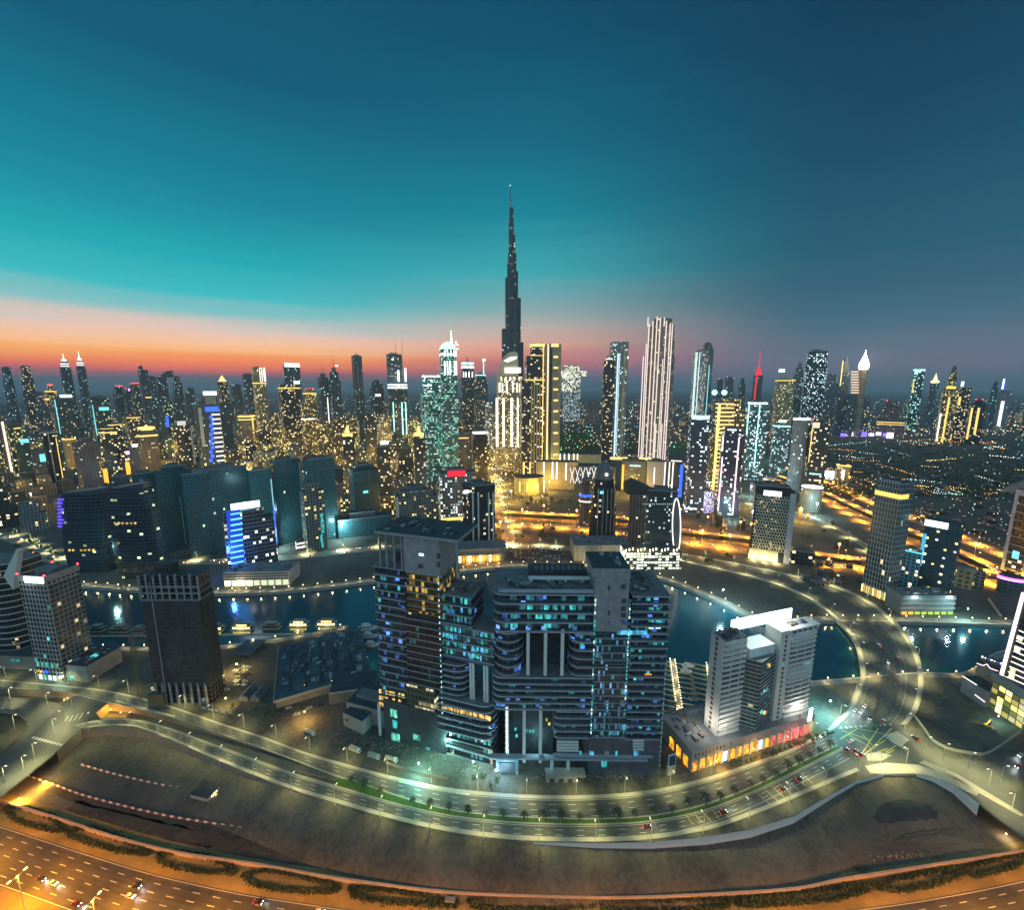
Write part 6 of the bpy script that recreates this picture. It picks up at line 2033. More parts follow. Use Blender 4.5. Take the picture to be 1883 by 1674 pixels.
T('teal lit block with blue edge lights, dim behind the fin', 306, 326, 812, 740, 'teal', vs=((301, 765, 786, SB, 4),))
T('pair of dark blank shafts rising behind the grey glazed tower', 324, 347, 806, 732, 'dk', tiers=[(745, 1), (732, .7)])
# --- western middle ground
T('green lit office slab at the western edge with white roof glow', -12, 18, 884, 784, 'grn', r=.15, sign=(-10, 8, 778, 785, SIGNW))
T('pale pink lit shaft squeezed between two green windowed slabs', 14, 27, 882, 770, 'brn', r=.1, vs=((17, 775, 870, glow('strip_peach', (1, .75, .6), 1.5), 3),))
T('green windowed slab with fine vertical ribs', 27, 55, 876, 781, 'grn', r=.2, hs=((40, 50, 787, STRG, 2),), tiers=[(781, 1)])
T('teal glowing low block with a bright cyan roof sign', 38, 66, 880, 815, 'teal', r=.1, sign=(38, 54, 808, 815, STRC))
T('bluish low block with a turquoise screen on its front', 66, 100, 888, 826, 'dk', r=.1, sign=(72, 90, 836, 850, STRC))
T('black slab outlined by a thin pale frame, gold lights down its side', 95, 124, 905, 795, 'blk', r=.2, hs=((95, 123, 795, mat('pale_frame', (.6, .58, .55)), 2),), vs=((96, 795, 890, mat('pale_frame', (.6, .58, .55)), 1.2), (111, 805, 900, SG, 1)))
T('sunny beige narrow block with blue dots down its edge', 125, 150, 872, 808, fac('fac_beige', (.55, .42, .22), (.2, .16, .1), 9, 5, .3, .5, .1, (.2, .5, 1), (1, .8, .4), 2, .4), r=.4, hs=((126, 155, 807, SG, 2),))
T('broad brown purple apartment slab with dense grid of balconies', 149, 193, 915, 814, 'brn', r=.45, k=.6, tiers=[(814, 1), (808, .5)])
T('dark apartment tower with scattered gold windows and lit cornice', 196, 229, 890, 793, 'dky', r=.3, hs=((197, 228, 795, SG, 2), (198, 226, 788, SG, 1)), tiers=[(793, 1), (786, .7)])
T('slim pale shaft with a white lantern top beside the gold crowned tower', 244, 262, 884, 822, 'brn', r=.2, sign=(248, 258, 817, 822, SIGNW))
T('brown ribbed tower under a fiery golden crown', 262, 300, 872, 800, 'brn', r=.3, tiers=[(800, 1), (792, .8)], top=('pyr', 782, CRG, .75), hs=((264, 298, 801, SG, 3), (270, 300, 787, CRG, 4)))
T('dark glazed tower with a pale lit cap and small gold windows', 325, 362, 862, 782, 'dky', r=.3, sign=(325, 341, 775, 783, glow('dim_sign', (.9, .85, .8), .9)), vs=((357, 783, 855, mat('fin_pale', (.62, .60, .58)), 3),))
T('orange lit narrow facade wedged beside the brown grid slab', 193, 203, 905, 860, 'gold', name='low_block', cat='block', vs=((197, 862, 890, glow('orange_sheet', (1, .4, .03), 2), 6),))
T('small tower with a violet and orange lit corner', 228, 246, 888, 818, 'dky', vs=((236, 830, 836, glow('violet_sign', (.75, .2, 1), 5), 5), (236, 850, 880, glow('orange_sheet', (1, .4, .03), 2), 6)))
T('low mid brown block with gold roof line under the teal overhang block', 212, 236, 868, 780, 'dky', hs=((212, 235, 781, SG, 1.5),))
T('dark block with yellow dots close behind the fiery crown', 245, 270, 850, 765, 'dky', hs=((246, 262, 768, SG, 1.5),), bea=1)
# --- stepped low terraces at the west bank
for i, (x0, x1, yb, yt, lb) in enumerate(((-30, 30, 925, 880, 'low terraced block with stepped flat roofs at the western edge'), (30, 78, 918, 884, 'low terraced block with a teal lit skylight'), (70, 108, 912, 876, 'low mauve terraced block under the black framed slab'),
                                          (-20, 40, 972, 908, 'curved grey apartment block with dotted gold shop lights at its foot'), (40, 96, 978, 924, 'white gridded low block along the lit canal street'), (20, 62, 940, 905, 'low terrace with yellow lit windows behind the curved grey block'),
                                          (60, 104, 946, 914, 'low terrace with a yellow roof light behind the gridded low block'), (104, 150, 905, 884, 'long low beige podium with mauve roof'), (200, 262, 905, 878, 'low podium with rows of bright white lamps'))):
    T(lb, x0, x1, yb, yt, ('dky', 'brn', 'brn', 'dky', 'grid', 'dky', 'brn', 'brn', 'dk')[i], name='terrace_block', cat='block', r=rnd.uniform(-.3, .4), k=.7, tiers=[(yt + (yb - yt) * .4, 1), (yt, .72, -.1)])
# --- curved dark twins
def curved(label, pts_l, pts_r, yb, seed, roof):
    """tower of curved plan with bowed sides: outlines in picture points, pushed back"""
    xa, xb = pts_l[0][0], pts_r[0][0]
    fr = Fr('curved_tower', label, 'skyscraper', (xa, yb), (xb, yb - 1))
    wd = fr.w
    r2 = random.Random(seed)
    nfl = 22
    L_ = [fr.p(*p, 0) for p in pts_l]
    R_ = [fr.p(*p, 0) for p in pts_r]
    def at(P, z):
        for a, b in zip(P, P[1:]):
            if a[1] <= z <= b[1]:
                return a[0] + (b[0] - a[0]) * (z - a[1]) / max(b[1] - a[1], .1)
        return P[-1][0] if z > P[-1][1] else P[0][0]
    zt = min(L_[-1][1], R_[-1][1])
    mb = MB()
    sq = lambda v: math.copysign(abs(v) ** .55, v)
    rows = []
    for k in range(nfl + 1):
        z = max(zt * k / nfl, 0)
        a, b = at(L_, z), at(R_, z)
        c, h = (a + b) / 2, (b - a) / 2
        rows.append([(c + h * sq(cos(t_)), wd * .2 + (wd * .2) * sq(sin(t_)), z) for t_ in [2 * pi * j / 16 for j in range(16)]])
    for A_, B_ in zip(rows, rows[1:]):
        u = 0
        for j in range(16):
            i2 = (j + 1) % 16
            l = math.hypot(A_[i2][0] - A_[j][0], A_[i2][1] - A_[j][1])
            mb.face([A_[j], A_[i2], B_[i2], B_[j]], [(u, A_[j][2]), (u + l, A_[j][2]), (u + l, B_[j][2]), (u, B_[j][2])])
            u += l
    mb.build('tower_shaft', FA['curv'], fr.root)
    tp = rows[-1]
    h2 = [zt + roof * max(0, (p[0] - tp[8][0]) / max(tp[0][0] - tp[8][0], 1)) if roof > 0 else zt - roof * max(0, 1 - (p[0] - tp[8][0]) / max(tp[0][0] - tp[8][0], 1)) for p in tp]
    mb = MB()
    for j in range(16):
        i2 = (j + 1) % 16
        mb.face([tp[j], tp[i2], (tp[i2][0], tp[i2][1], h2[i2]), (tp[j][0], tp[j][1], h2[j])])
    mb.face([(p[0], p[1], h2[j] - .3) for j, p in enumerate(tp)])
    mb.build('sloped_crown', [mat('crown_dark', (.04, .06, .085), .4)], fr.root)
    for k in range(1, nfl):
        z = zt * k / nfl
        if k % 2:
            continue
        a, b = at(L_, z), at(R_, z)
        c, h = (a + b) / 2, (b - a) / 2 + .5
        MB().prism([(c + h * sq(cos(t_)), wd * .2 + (wd * .2 + .6) * sq(sin(t_))) for t_ in [2 * pi * j / 16 for j in range(16)]], z - .25, z + .25).build('floor_band', mat('band_dark', (.07, .09, .12), .5), fr.root)
    return fr, at, L_, R_, zt, wd
c1 = curved('bowed dark glass tower with violet blue edge glow, the first of a leaning pair', [(118, 1052), (108, 1010), (103, 970), (102, 930), (103, 908)], [(200, 1052), (194, 1010), (188, 970), (184, 930), (184, 908)], 1054, 5, 6)
c2 = curved('bowed dark glass tower with gold windows, leaning away from its violet twin', [(214, 1064), (200, 1010), (192, 960), (190, 920), (194, 900)], [(292, 1062), (285, 1000), (274, 940), (262, 905), (258, 893)], 1066, 6, 7)
VB = glow('violet_edge', (.12, .06, 1), 1.6)
for k in range(9):
    z = c1[4] * (.58 + .042 * k)
    x_ = c1[1](c1[2], z)
    MB().box(x_ + 1.6, x_ + 6 + 2 * (k % 3), .6, 3, z, z + 2.2).build('violet_panel', VB, c1[0].root)
for cc_, yy in ((c1, .18), (c2, .3), (c2, .52)):
    z = cc_[4] * (yy + .1)
    for k in range(7):
        a, b = cc_[1](cc_[2], z), cc_[1](cc_[3], z)
        if rnd.random() < .75:
            u = .2 + .6 * k / 7
            yv = 0
            MB().box(a + (b - a) * u, a + (b - a) * u + 2.6, yv - .4, yv + .6, z, z + 2.6).build('lit_window', WYEL, cc_[0].root)
light('gap_light', 'POINT', (.5, 1, .95), 14000, (c2[1](c2[2], c2[4] * .35) - 4, 2, c2[4] * .35), c2[0].root, 1)
wlamp(190, 996, 25, (.5, 1, .95), 20000, 'cool white lamp between the two bowed dark towers', None, 'flood light', .8, 'flood_light', HEADC)
# --- teal slab cluster on the far bank
o = T('tall dark teal slab with a bright ribbed edge strip', 258, 312, 1006, 872, 'slabd', r=.15, k=.5, name='slab_tower')
o.pbox('edge_panel', 272, 286, 880, 1004, -.9, .4, FA['slab'])
o.pbox('edge_pier', 265, 272, 880, 1008, -1.2, .6, mat('pier_teal', (.22, .36, .38)))
o = T('broad teal slab with white ladder like balcony panel', 303, 372, 1010, 868, 'slabd', r=.1, k=.5, name='slab_tower', tiers=[(868, 1), (860, .7)])
o.pbox('ladder_panel', 338, 362, 915, 1006, -.9, .4, FA['slab'])
for px in (337, 363):
    o.pbox('pier', px - 1, px + 1, 913, 1008, -1.2, .4, mat('pier_teal2', (.34, .44, .46)))
o.pbox('pier_light', 366, 369, 925, 1000, -1.0, .2, glow('pier_glow', (.5, .95, 1), .7))
T('unlit teal block with a lone turquoise lamp at its roof', 372, 402, 1006, 876, 'slabd', r=.1, name='slab_tower', k=.5, sign=(373, 380, 882, 887, STRC))
o = T('very wide dark teal slab behind the electric blue lit building', 396, 474, 1012, 862, 'slabd', r=.05, k=.35, name='slab_tower', tiers=[(872, 1), (862, .9)])
o = T('long teal slab wall without balconies, linking the ladder panel slab and the hotel sign', 352, 440, 1018, 870, 'slabd', r=.0, k=.25, name='slab_tower')
T('teal slab with a thin blue light down its corner', 468, 512, 1014, 866, 'slabd', r=.2, k=.5, name='slab_tower', vs=((507, 880, 930, glow('thin_blue', (.35, .8, 1), .9), 1.5), (508, 930, 1000, STRB, 1.5)))
T('dark teal slab with grey end wall rising behind the corner light slab', 506, 566, 1000, 848, 'slabd', r=.35, k=.5, name='slab_tower', vs=((562, 850, 960, mat('pier_teal', (.22, .36, .38)), 4),))
T('black teal slab without lights beside the orange lit street', 568, 626, 996, 846, 'slabd', r=.3, k=.5, name='slab_tower')
T('slab with pale floor lines and one turquoise lit floor', 645, 702, 962, 866, 'slab', r=.3, k=.6, name='slab_tower', tiers=[(866, 1), (858, .7)], hs=((668, 677, 905, STRC, 4),))
LT = mat('cluster_podium', (.10, .14, .15), .8)
T('low dark podium hall in front of the black teal slab', 622, 722, 986, 955, 'slabd', name='podium_hall', cat='hall', r=.05, k=.4)
T('low white car deck with three bright levels next to the pale grid tower', 545, 560, 1012, 996, 'grid', name='car_deck', cat='car park', hs=((546, 559, 1000, SW, 2), (546, 559, 1007, SW, 3)), r=.05)
for i, (x0, x1, yb, yt, lb) in enumerate(((290, 420, 1022, 1008, 'long low arcade wall at the foot of the teal slabs'), (375, 402, 1006, 950, 'small pale hoarding block with speckled front in the teal shade'))):
    T(lb, x0, x1, yb, yt, 'slab' if i else 'slabd', name='low_block', cat='block', r=.03, k=.3, plant=False)
o = T('pale gridded tower with dark square windows and a turquoise stair glow', 559, 604, 1014, 905, 'grid', name='grid_tower', r=.25, k=.8, tiers=[(905, 1), (893, .7)], vs=((593, 945, 980, WTEAL, 5), (592, 983, 1008, WTEAL, 4)))
# --- electric blue building
o = T('stepped hotel block with an electric blue lit edge and a white roof sign', 420, 515, 1050, 940, fac('fac_bluehotel', (.20, .20, .23), (.02, .03, .04), 3.4, 5.2, .86, .6, .22, (1, .78, .35), (1, .92, .7), 1.8, .3), name='hotel_block', cat='hotel', r=.06, k=.4, tiers=[(958, 1), (940, .78, -.09)], plant=False)
for j in range(11):
    yy = 944 + 10 * j
    o.pbox('blue_band', 424, 445 + j * .4, yy, yy + 2.2, -1.0, -.3, STRC if j % 3 == 0 else glow('blue_band', (.10, .5, 1), 3.2))
o.pbox('blue_panel', 421, 447, 938, 1048, -.3, .3, glow('blue_wash', (.01, .07, .75), .9))
o.pbox('roof_sign', 424, 478, 924, 936, 2, 3, SIGNW)
light('sign_light', 'POINT', (.4, .95, 1), 30000, (o.p(450, 930)[0], 10, o.p(450, 930)[1] + 6), o.root, 2)
light('blue_light', 'POINT', (.05, .2, 1), 40000, (o.p(428, 1000)[0] - 6, -8, o.p(428, 1010)[1]), o.root, 2)
o2 = Fr('hotel_podium', 'white banded podium with bright golden shop fronts below the electric blue hotel', 'podium', (413, 1079), (533, 1076))
hp2 = o2.p(470, 1052)[1]
o2.box('wall', 0, o2.w, 0, 30, 0, hp2, mat('podium_white', (.42, .43, .44), .7), ROOFM)
for j in range(3):
    o2.box('dark_band', 1, o2.w - 1, -.3, .05, hp2 * (.45 + .18 * j), hp2 * (.53 + .18 * j), mat('band_slot', (.05, .06, .08)))
clutter(o2.root, 2, o2.w - 3, 3, 28, hp2, 34, 14)
for j in range(9):
    xa = o2.w * (j + .1) / 9
    o2.box('shop_window', xa, xa + o2.w / 9 * .75, -.4, .02, .5, hp2 * .38, (glow('shop_bright', (1, .85, .45), 4) if j < 4 else glow('shop_mid', (.9, .95, .6), 1.0)))
light('shop_light', 'POINT', (1, .8, .4), 6000, (o2.w * .25, -6, 5), o2.root, .5)
# --- green windowed block, red signed block, striped tower
T('gridded mid rise with green and yellow windows and a pale end pier', 727, 808, 982, 908, 'grid', name='grid_block', cat='office block', r=.12, k=.5, vs=((729, 915, 980, mat('fin_pale', (.62, .60, .58)), 4),), tiers=[(914, 1), (906, .8)])
T('broad dotted block with a glowing red sign panel on top', 808, 876, 965, 872, 'wht', name='office_block', cat='office block', r=.1, k=.5, sign=(823, 856, 867, 877, CRR), tiers=[(872, 1)], hs=((808, 850, 955, SG, 5),))
o = T('dark tower with paired white vertical frames and a bright corner lamp', 851, 911, 1008, 900, 'blk', name='striped_tower', r=.35, k=.8, tiers=[(905, 1), (896, 1.02)])
for px in (870, 880, 899, 907):
    x_, z_ = o.p(px, 960, -.6)
    MB().box(x_ - 1.2, x_ + 1.2, -1.1, .2, 6, o.p(px, 906, -.6)[1]).build('white_frame', mat('fin_white', (.6, .62, .66), .5), o.root)
o.pbox('corner_lamp', 853, 862, 902, 908, -1.4, -.4, SIGNW)
o2 = Fr('quay_restaurant', 'low round cornered podium with flame orange lit restaurants on the quay', 'restaurant', (843, 1036), (932, 1032))
hp2 = o2.p(880, 1010)[1]
MB().prism(rbox(0, o2.w, 0, 34, 14, 'R'), 0, hp2).build('wall', [mat('podium_grey', (.2, .2, .2)), ROOFM], o2.root)
MB().prism(rbox(-1, o2.w + 1, -2, 35, 15, 'R'), hp2 * .55, hp2 * .62).build('canopy', ROOFM, o2.root)
for j in range(12):
    xa = (o2.w - 12) * j / 12
    o2.box('shop_window', xa + .5, xa + (o2.w - 12) / 12 * .8, -.4, .02, .5, hp2 * .5, ARC if j % 3 else glow('shop_bright', (1, .85, .45), 4))
for j in range(3):
    light('shop_light', 'POINT', (1, .5, .08), 9000, (o2.w * (.2 + .3 * j), -5, 5), o2.root, .5)
# --- bullet tower
o = T('black bullet shaped tower with slim white ribs on a pale podium', 1081, 1131, 1004, 885, 'blk', name='bullet_tower', shape='round', k=.9, n=20, tiers=[(940, 1), (885, .94)], taper=.8, plant=False,
      vs=tuple((px, 900, 1000, mat('rib_grey', (.34, .36, .4), .4), .8) for px in (1090, 1098, 1106, 1114, 1122)), sign=(1104, 1110, 904, 909, STRC))
MB().lathe([(o.w * .36, ztop(o.O, 885)), (o.w * .34, ztop(o.O, 872)), (o.w * .22, ztop(o.O, 862)), (o.w * .1, ztop(o.O, 853)), (.3, ztop(o.O, 850))], 16, (0, o.d / 2)).build('crown', [mat('bullet_crown', (.14, .14, .15), .4)], o.root)
MB().ball((-3, -.5, ztop(o.O, 873)), 3.2, 8, 5).build('crown_lamp', glow('peach_lamp', (1, .75, .55), 1.2), o.root)
o2 = Fr('quay_podium', 'pale ribbed podium hall on the quay below the bullet tower', 'podium', (1055, 1032), (1160, 1032))
hp2 = o2.p(1110, 1003)[1]
o2.box('wall', 0, o2.w, 0, 40, 0, hp2, mat('podium_rib', (.30, .28, .25), .8), ROOFM)
clutter(o2.root, 2, o2.w - 3, 3, 37, hp2, 34, 15)
for j in range(12):
    o2.box('pilaster', o2.w * j / 12, o2.w * j / 12 + 1.2, -.7, .0, 0, hp2, CONC)
T('round mauve banded tower half hidden by the bullet tower, blue lit screen near its foot', 1063, 1092, 968, 886, 'brn', shape='round', name='banded_tower', tiers=[(892, 1), (884, .8)], hs=((1064, 1082, 913, STRB, 4), (1064, 1084, 924, SW, 2)))
# --- ring building
o = T('dark glass block of sparkling windows with a huge white ring on its end', 1180, 1240, 1032, 905, fac('fac_ring', (.035, .055, .075), (.015, .028, .042), 3.0, 4.0, .62, .62, .16, (1, .75, .22), (.8, 1, 1), .9, .3), name='ring_building', cat='office tower', r=.1, k=.6, tiers=[(930, 1), (905, .93)])
for j in range(14):
    o.pbox('sparkle_lamp', 1183 + j * 4, 1183.8 + j * 4, 927, 928, -.9, -.5, SIGNW)
pts = [o.p(1244 + 7.5 * cos(a), 968 - 51 * sin(a), -1) for a in [2 * pi * j / 40 for j in range(40)]]
mb = MB()
for a, b in zip(pts, pts[1:] + pts[:1]):
    mb.tube((a[0], -1, a[1]), (b[0], -1, b[1]), .75, .75, 5)
mb.build('ring', STRW, o.root)
profile('ring_wall', [o.p(1244 + 6.6 * cos(a), 968 - 49 * sin(a), -1) for a in [2 * pi * j / 24 for j in range(24)]], -.6, 1.4, GRY, GRY, o.root)
o2 = Fr('glass_podium', 'brightly lit glass podium with white striped floors under the ringed block', 'podium', (1150, 1048), (1252, 1048))
hp2 = o2.p(1200, 1016)[1]
F_POD = fac('fac_litpod', (.12, .12, .1), (.1, .1, .08), 5, 4.2, .8, .6, .85, (1, .9, .45), (.9, 1, .8), 2.2, .5)
o2.box('wall', 0, o2.w, 0, 30, 0, hp2, F_POD, ROOFD)
for j in range(14):
    b_ = o2.box('roof_tree_lamp', o2.w * j / 14, o2.w * j / 14 + .9, 2 + 3 * (j % 3), 2.9 + 3 * (j % 3), hp2, hp2 + 3, GLOBE)
light('roof_light', 'POINT', (1, .8, .3), 9000, (o2.w * .3, 6, hp2 + 8), o2.root, .5)
o = T('rounded mauve banded tower with sloped roof behind the ringed block', 1152, 1196, 1004, 900, 'brn', shape='round', name='banded_tower', tiers=[(910, 1)], plant=False)
o.prof('sloped_roof', [(1155, 910), (1155, 893), (1170, 885), (1198, 897), (1200, 910)], 4, o.d, ROOFD)
# --- lattice building
o = T('white hexagon latticed building with gold lit openings and a broad blank frame', 1372, 1440, 1032, 905, mat('lattice_back', (.02, .025, .03), .2), name='lattice_building', cat='office tower', r=.12, k=.55, tiers=[(905, 1), (896, 1.02)], sign=(1405, 1438, 902, 911, SIGNW))
LAT = mat('lattice_white', (.62, .60, .50), .6)
wl, zt1, zb1 = o.w, ztop(o.O, 912), ztop(o.O, 1012)
nx, nz = 13, 17
mb = MB()
sx_, sz_ = wl / nx, (zt1 - zb1) / nz
for i in range(nx):
    for j in range(nz):
        xo = -wl / 2 + (i + .5 + (.5 if j % 2 else 0)) * sx_
        zo = zb1 + (j + .5) * sz_
        if xo > wl / 2 - .3: continue
        h6 = [(xo, zo + sz_ * .62), (xo + sx_ * .5, zo + sz_ * .3), (xo + sx_ * .5, zo - sz_ * .3), (xo, zo - sz_ * .62)]
        for a, b in zip(h6, h6[1:]):
            mb.tube((a[0], -.8, a[1]), (b[0], -.8, b[1]), .52, .52, 4)
mb.build('lattice', LAT, o.root)
r2 = random.Random(9)
for j in range(46):
    x_ = -wl / 2 + r2.uniform(.03, .93) * wl
    z_ = zb1 + r2.random() ** 1.2 * (zt1 - zb1)
    MB().box(x_, x_ + 2.2, -.25, .1, z_, z_ + 2.6).build('lit_window', WYEL, o.root)
sd = o.p(1450, 960, -1)[0]
MB().box(wl / 2 + .2, wl / 2 + 7, -1.5, o.d, 0, zt1 + 6).build('side_frame', [mat('frame_lilac', (.45, .44, .48), .6), ROOFD], o.root)
o.pbox('base_wall', 1376, 1430, 1012, 1036, -.6, .4, mat('base_cream', (.5, .46, .3), .7))
for j in range(3):
    light('base_light', 'POINT', (1, .85, .4), 14000, (-wl * .4 + wl * .35 * j, -7, 3), o.root, .5)
T('low dark cafe block with golden windows beside the latticed building', 1448, 1497, 1040, 1017, 'dky', name='cafe_block', cat='cafe', r=.2, k=.6)
# --- right bank towers
o = T('tall pale gridded tower with plain glass flank and a gold lit top floor', 1580, 1650, 1104, 890, 'tgrid', name='grid_tower', r=-.5, k=.9, tiers=[(902, 1), (888, .94)], taper=.98, plant=False)
for j in range(16):
    MB().box(-o.w * .42 + j * o.w * .84 / 16, -o.w * .42 + (j + .6) * o.w * .84 / 16, o.d * .05, o.d * .07, ztop(o.O, 888), ztop(o.O, 884)).build('roof_louvre', mat('fin_white', (.6, .62, .66), .5), o.root)
zz1, zz2 = ztop(o.O, 914), ztop(o.O, 906)
MB().box(-o.w / 2 - .4, o.w / 2 + .4, -.4, o.d * .6, zz1, zz2).build('gold_floor', [glow('gold_floor', (1, .62, .12), 1.6)], o.root)
MB().box(-o.w / 2 - .6, o.w / 2 + .5, -.5, o.d * .7, 0, ztop(o.O, 1082)).build('lit_lobby', [fac('fac_lobby', (.3, .22, .1), (.3, .2, .08), 2.4, 30, .7, .9, 1.2, (1, .66, .18), (1, .75, .3), 1.1, .3, clump=.6), ROOFM], o.root)
o = T('dark blue tower with rows of star like lamps and a white roof sign', 1676, 1748, 1106, 962, 'dotw', name='blue_tower', r=-.12, k=.7, sign=(1700, 1744, 955, 966, SIGNW), tiers=[(962, 1)], plant=False, vs=((1692, 980, 1040, glow('pixel_blue', (.1, .65, 1), .8), 5),))
T('cyan gridded annex sparkling beside the dark blue tower', 1648, 1684, 1096, 1012, fac('fac_cyangrid', (.16, .38, .46), (.02, .08, .12), 4, 4.4, .6, .62, .16, (.6, 1, 1), (1, .8, .5), 3, .3), name='blue_annex', cat='hotel', r=-.1, k=.6, hs=((1650, 1683, 1013, STRC, 1.5),))
T('blue screen block between the pale grid tower and the cyan annex', 1634, 1652, 1080, 1020, 'dkb', name='screen_block', cat='block', r=-.1, hs=((1635, 1650, 1028, STRC, 2), (1635, 1650, 1044, STRC, 2), (1632, 1648, 1070, glow('orange_sheet', (1, .4, .03), 2), 5)), vs=((1642, 1030, 1064, glow('blue_sheet', (.0, .35, .5), .9), 14),))
o2 = Fr('waterfront_podium', 'grey stepped podium with yellow green lit garden terrace on the quay', 'podium', (1655, 1130), (1752, 1130))
hp2 = o2.p(1700, 1096)[1]
o2.box('wall', 0, o2.w, 0, 20, 0, hp2, mat('podium_slate', (.16, .18, .19), .8), ROOFM)
for j in range(3):
    o2.box('floor_band', -.6, o2.w + .6, -.8, 1, hp2 * (.3 + .26 * j), hp2 * (.36 + .26 * j), CONC)
clutter(o2.root, 2, o2.w - 3, 2, 18, hp2, 24, 16)
for j in range(8):
    o2.box('garden_light', o2.w * (j + .1) / 8, o2.w * (j + .8) / 8, -1.2, -.85, .4, 3.2, glow('lime_glow', (.55, .8, .05), 1.2) if j > 1 else glow('orange_sheet', (1, .4, .03), 2))
for j in (.22, .88):
    o2.box('roof_lamp', o2.w * j - 3, o2.w * j + 3, -.4, .2, hp2 - 3, hp2 - .5, SIGNW)
    light('roof_light', 'POINT', (.6, .95, 1), 6000, (o2.w * j, -5, hp2), o2.root, .5)
T('low sand coloured villa block with one bright wall lamp near the podium', 1728, 1790, 1080, 1045, 'goldb', name='low_block', cat='block', r=.05, k=.7, mat_roof=ROOFM)
T('small pale annex wall beside the sand coloured villa block', 1786, 1808, 1084, 1052, 'brn', name='low_block', cat='block', r=.1, k=.6)
o2 = Fr('site_slab', 'pale teal lit empty building plot wall strip by the far quay', 'plot wall', (1817, 1104), (1838, 1134))
o2.box('wall', 0, o2.w, 0, 1.2, 0, 2.5, PALE)
o = T('tall dark tower in a bold white frame at the eastern edge', 1836, 1905, 1068, 905, 'blk', name='framed_tower', r=-.5, k=.9, tiers=[(905, 1)], plant=False)
for xx in (-o.w / 2, o.w / 2 - 2.4):
    MB().box(xx - .5, xx + 2.9, -.9, .2, 0, ztop(o.O, 905)).build('white_frame', mat('frame_lilac', (.45, .44, .48), .6), o.root)
MB().box(-o.w / 2, o.w / 2, -.8, .25, ztop(o.O, 914), ztop(o.O, 905) + 1).build('white_frame', mat('frame_lilac', (.45, .44, .48), .6), o.root)
for j in range(9):
    zz_ = ztop(o.O, 1050 - j * 15)
    MB().box(-o.w / 2 + 3, o.w / 2 - 3, -.6, .2, zz_, zz_ + .9).build('floor_band', mat('frame_lilac', (.45, .44, .48), .6), o.root)
o.prof('wedge_roof', [(1836, 905), (1860, 890), (1900, 880), (1905, 905)], 2, o.d, mat('wedge_blue', (.10, .17, .25), .4))
o.pbox('round_sign', 1861, 1873, 1014, 1028, -2, -1, STRC)
T('curved podium with pink and violet club lights beneath the framed tower', 1826, 1884, 1094, 1062, 'dk', name='club_podium', cat='podium', shape='round', k=.6, plant=False, hs=((1828, 1846, 1062, glow('pink_neon', (1, .1, .8), 4), 3), (1840, 1858, 1066, glow('violet_sign', (.75, .2, 1), 5), 3)))
# --- pointed tower at the east edge
o = Fr('pointed_tower', 'leaning pointed tower ribbed with pinkish white light lines at the eastern edge', 'skyscraper', (1826, 1304), (1960, 1392))
LN = FA['blk']
hP = o.p(1884, 1090)[1]
def lx(py, l=True):
    return o.p(1884 - (1884 - 1832) * (py - 1085) / 190 if l else 1990, py, 0)
profile('tower_shaft', [lx(1275), lx(1085), (o.p(2010, 1085)[0], hP), (o.p(2010, 1275)[0], o.p(1900, 1275)[1])], 0, 34, FA['blk'], ROOFD, o.root)
mb_ = None
for dxp, m_ in ((0, STRP), (4, STRW)):
    a, b = o.p(1834 + dxp, 1262, -.8), o.p(1880 + dxp, 1090, -.8)
    MB().tube((a[0], -.8, a[1]), (b[0], -.8, b[1]), .55, .55, 5).build('edge_strip', m_, o.root)
for j in range(11):
    py = 1160 + j * 9.5
    xs = 1872 - (py - 1160) * .26
    a, b = o.p(xs + 2, py, -.8), o.p(xs + 34, py + 14, -.8)
    MB().tube((a[0], -.8, a[1]), (b[0], -.8, b[1]), .42, .42, 4).build('rib_light', STRW, o.root)
F_CAGE = fac('fac_cage', (.05, .045, .04), (.3, .22, .06), 4.4, 4.6, .86, .84, .8, (1, .72, .2), (1, .9, .5), .9, .3)
o.box('podium', -2, o.w, -2, 30, 0, o.p(1850, 1262)[1], F_CAGE, ROOFD)
o.box('podium_band', -3, o.w, -3, 30, o.p(1850, 1262)[1], o.p(1850, 1246)[1], mat('podium_slate', (.16, .18, .19), .8), ROOFD)
o2 = Fr('rooftop_lounge', 'grey angular pavilion edged with a zigzag of pink white light on its roof', 'pavilion', (1790, 1252), (1830, 1268))
hh_ = o2.p(1800, 1222)[1]
o2.box('wall', 0, o2.w, 0, 22, 0, hh_, mat('pavilion_grey', (.17, .17, .19), .7), ROOFD)
zz_ = [(0, hh_ + .4), (o2.w * .3, hh_ + .4), (o2.w * .45, hh_ + 3), (o2.w * .6, hh_ + .4), (o2.w, hh_ + .4)]
for a, b in zip(zz_, zz_[1:]):
    MB().tube((a[0], -.6, a[1]), (b[0], -.6, b[1]), .35, .35, 4).build('light_line', STRP, o2.root)
for j in range(7):
    MB().ball((o2.w * (j + .5) / 7, 14, hh_ + 1.4), .5, 6, 4).build('roof_bulb', (GLOBE, SIGNW, STRB)[j % 3], o2.root)
o2 = Fr('terrace_pavilion', 'low grey terrace with a single slanted light line by the sand lot', 'pavilion', (1765, 1272), (1810, 1302))
hh_ = o2.p(1780, 1250)[1]
o2.box('wall', 0, o2.w, 0, 14, 0, hh_, mat('pavilion_grey', (.17, .17, .19), .7), ROOFD)
MB().tube((0, -.5, hh_ + .2), (o2.w * .6, -.5, hh_ + .2), .35, .35, 4).build('light_line', STRW, o2.root)
MB().tube((o2.w * .6, -.5, hh_ * .4), (o2.w, -.5, hh_ * .35), .35, .35, 4).build('light_line', STRP, o2.root)
wlamp(1772, 1264, 4, (1, .8, .3), 5000, 'yellow garden lamp beside the slanted light line terrace')
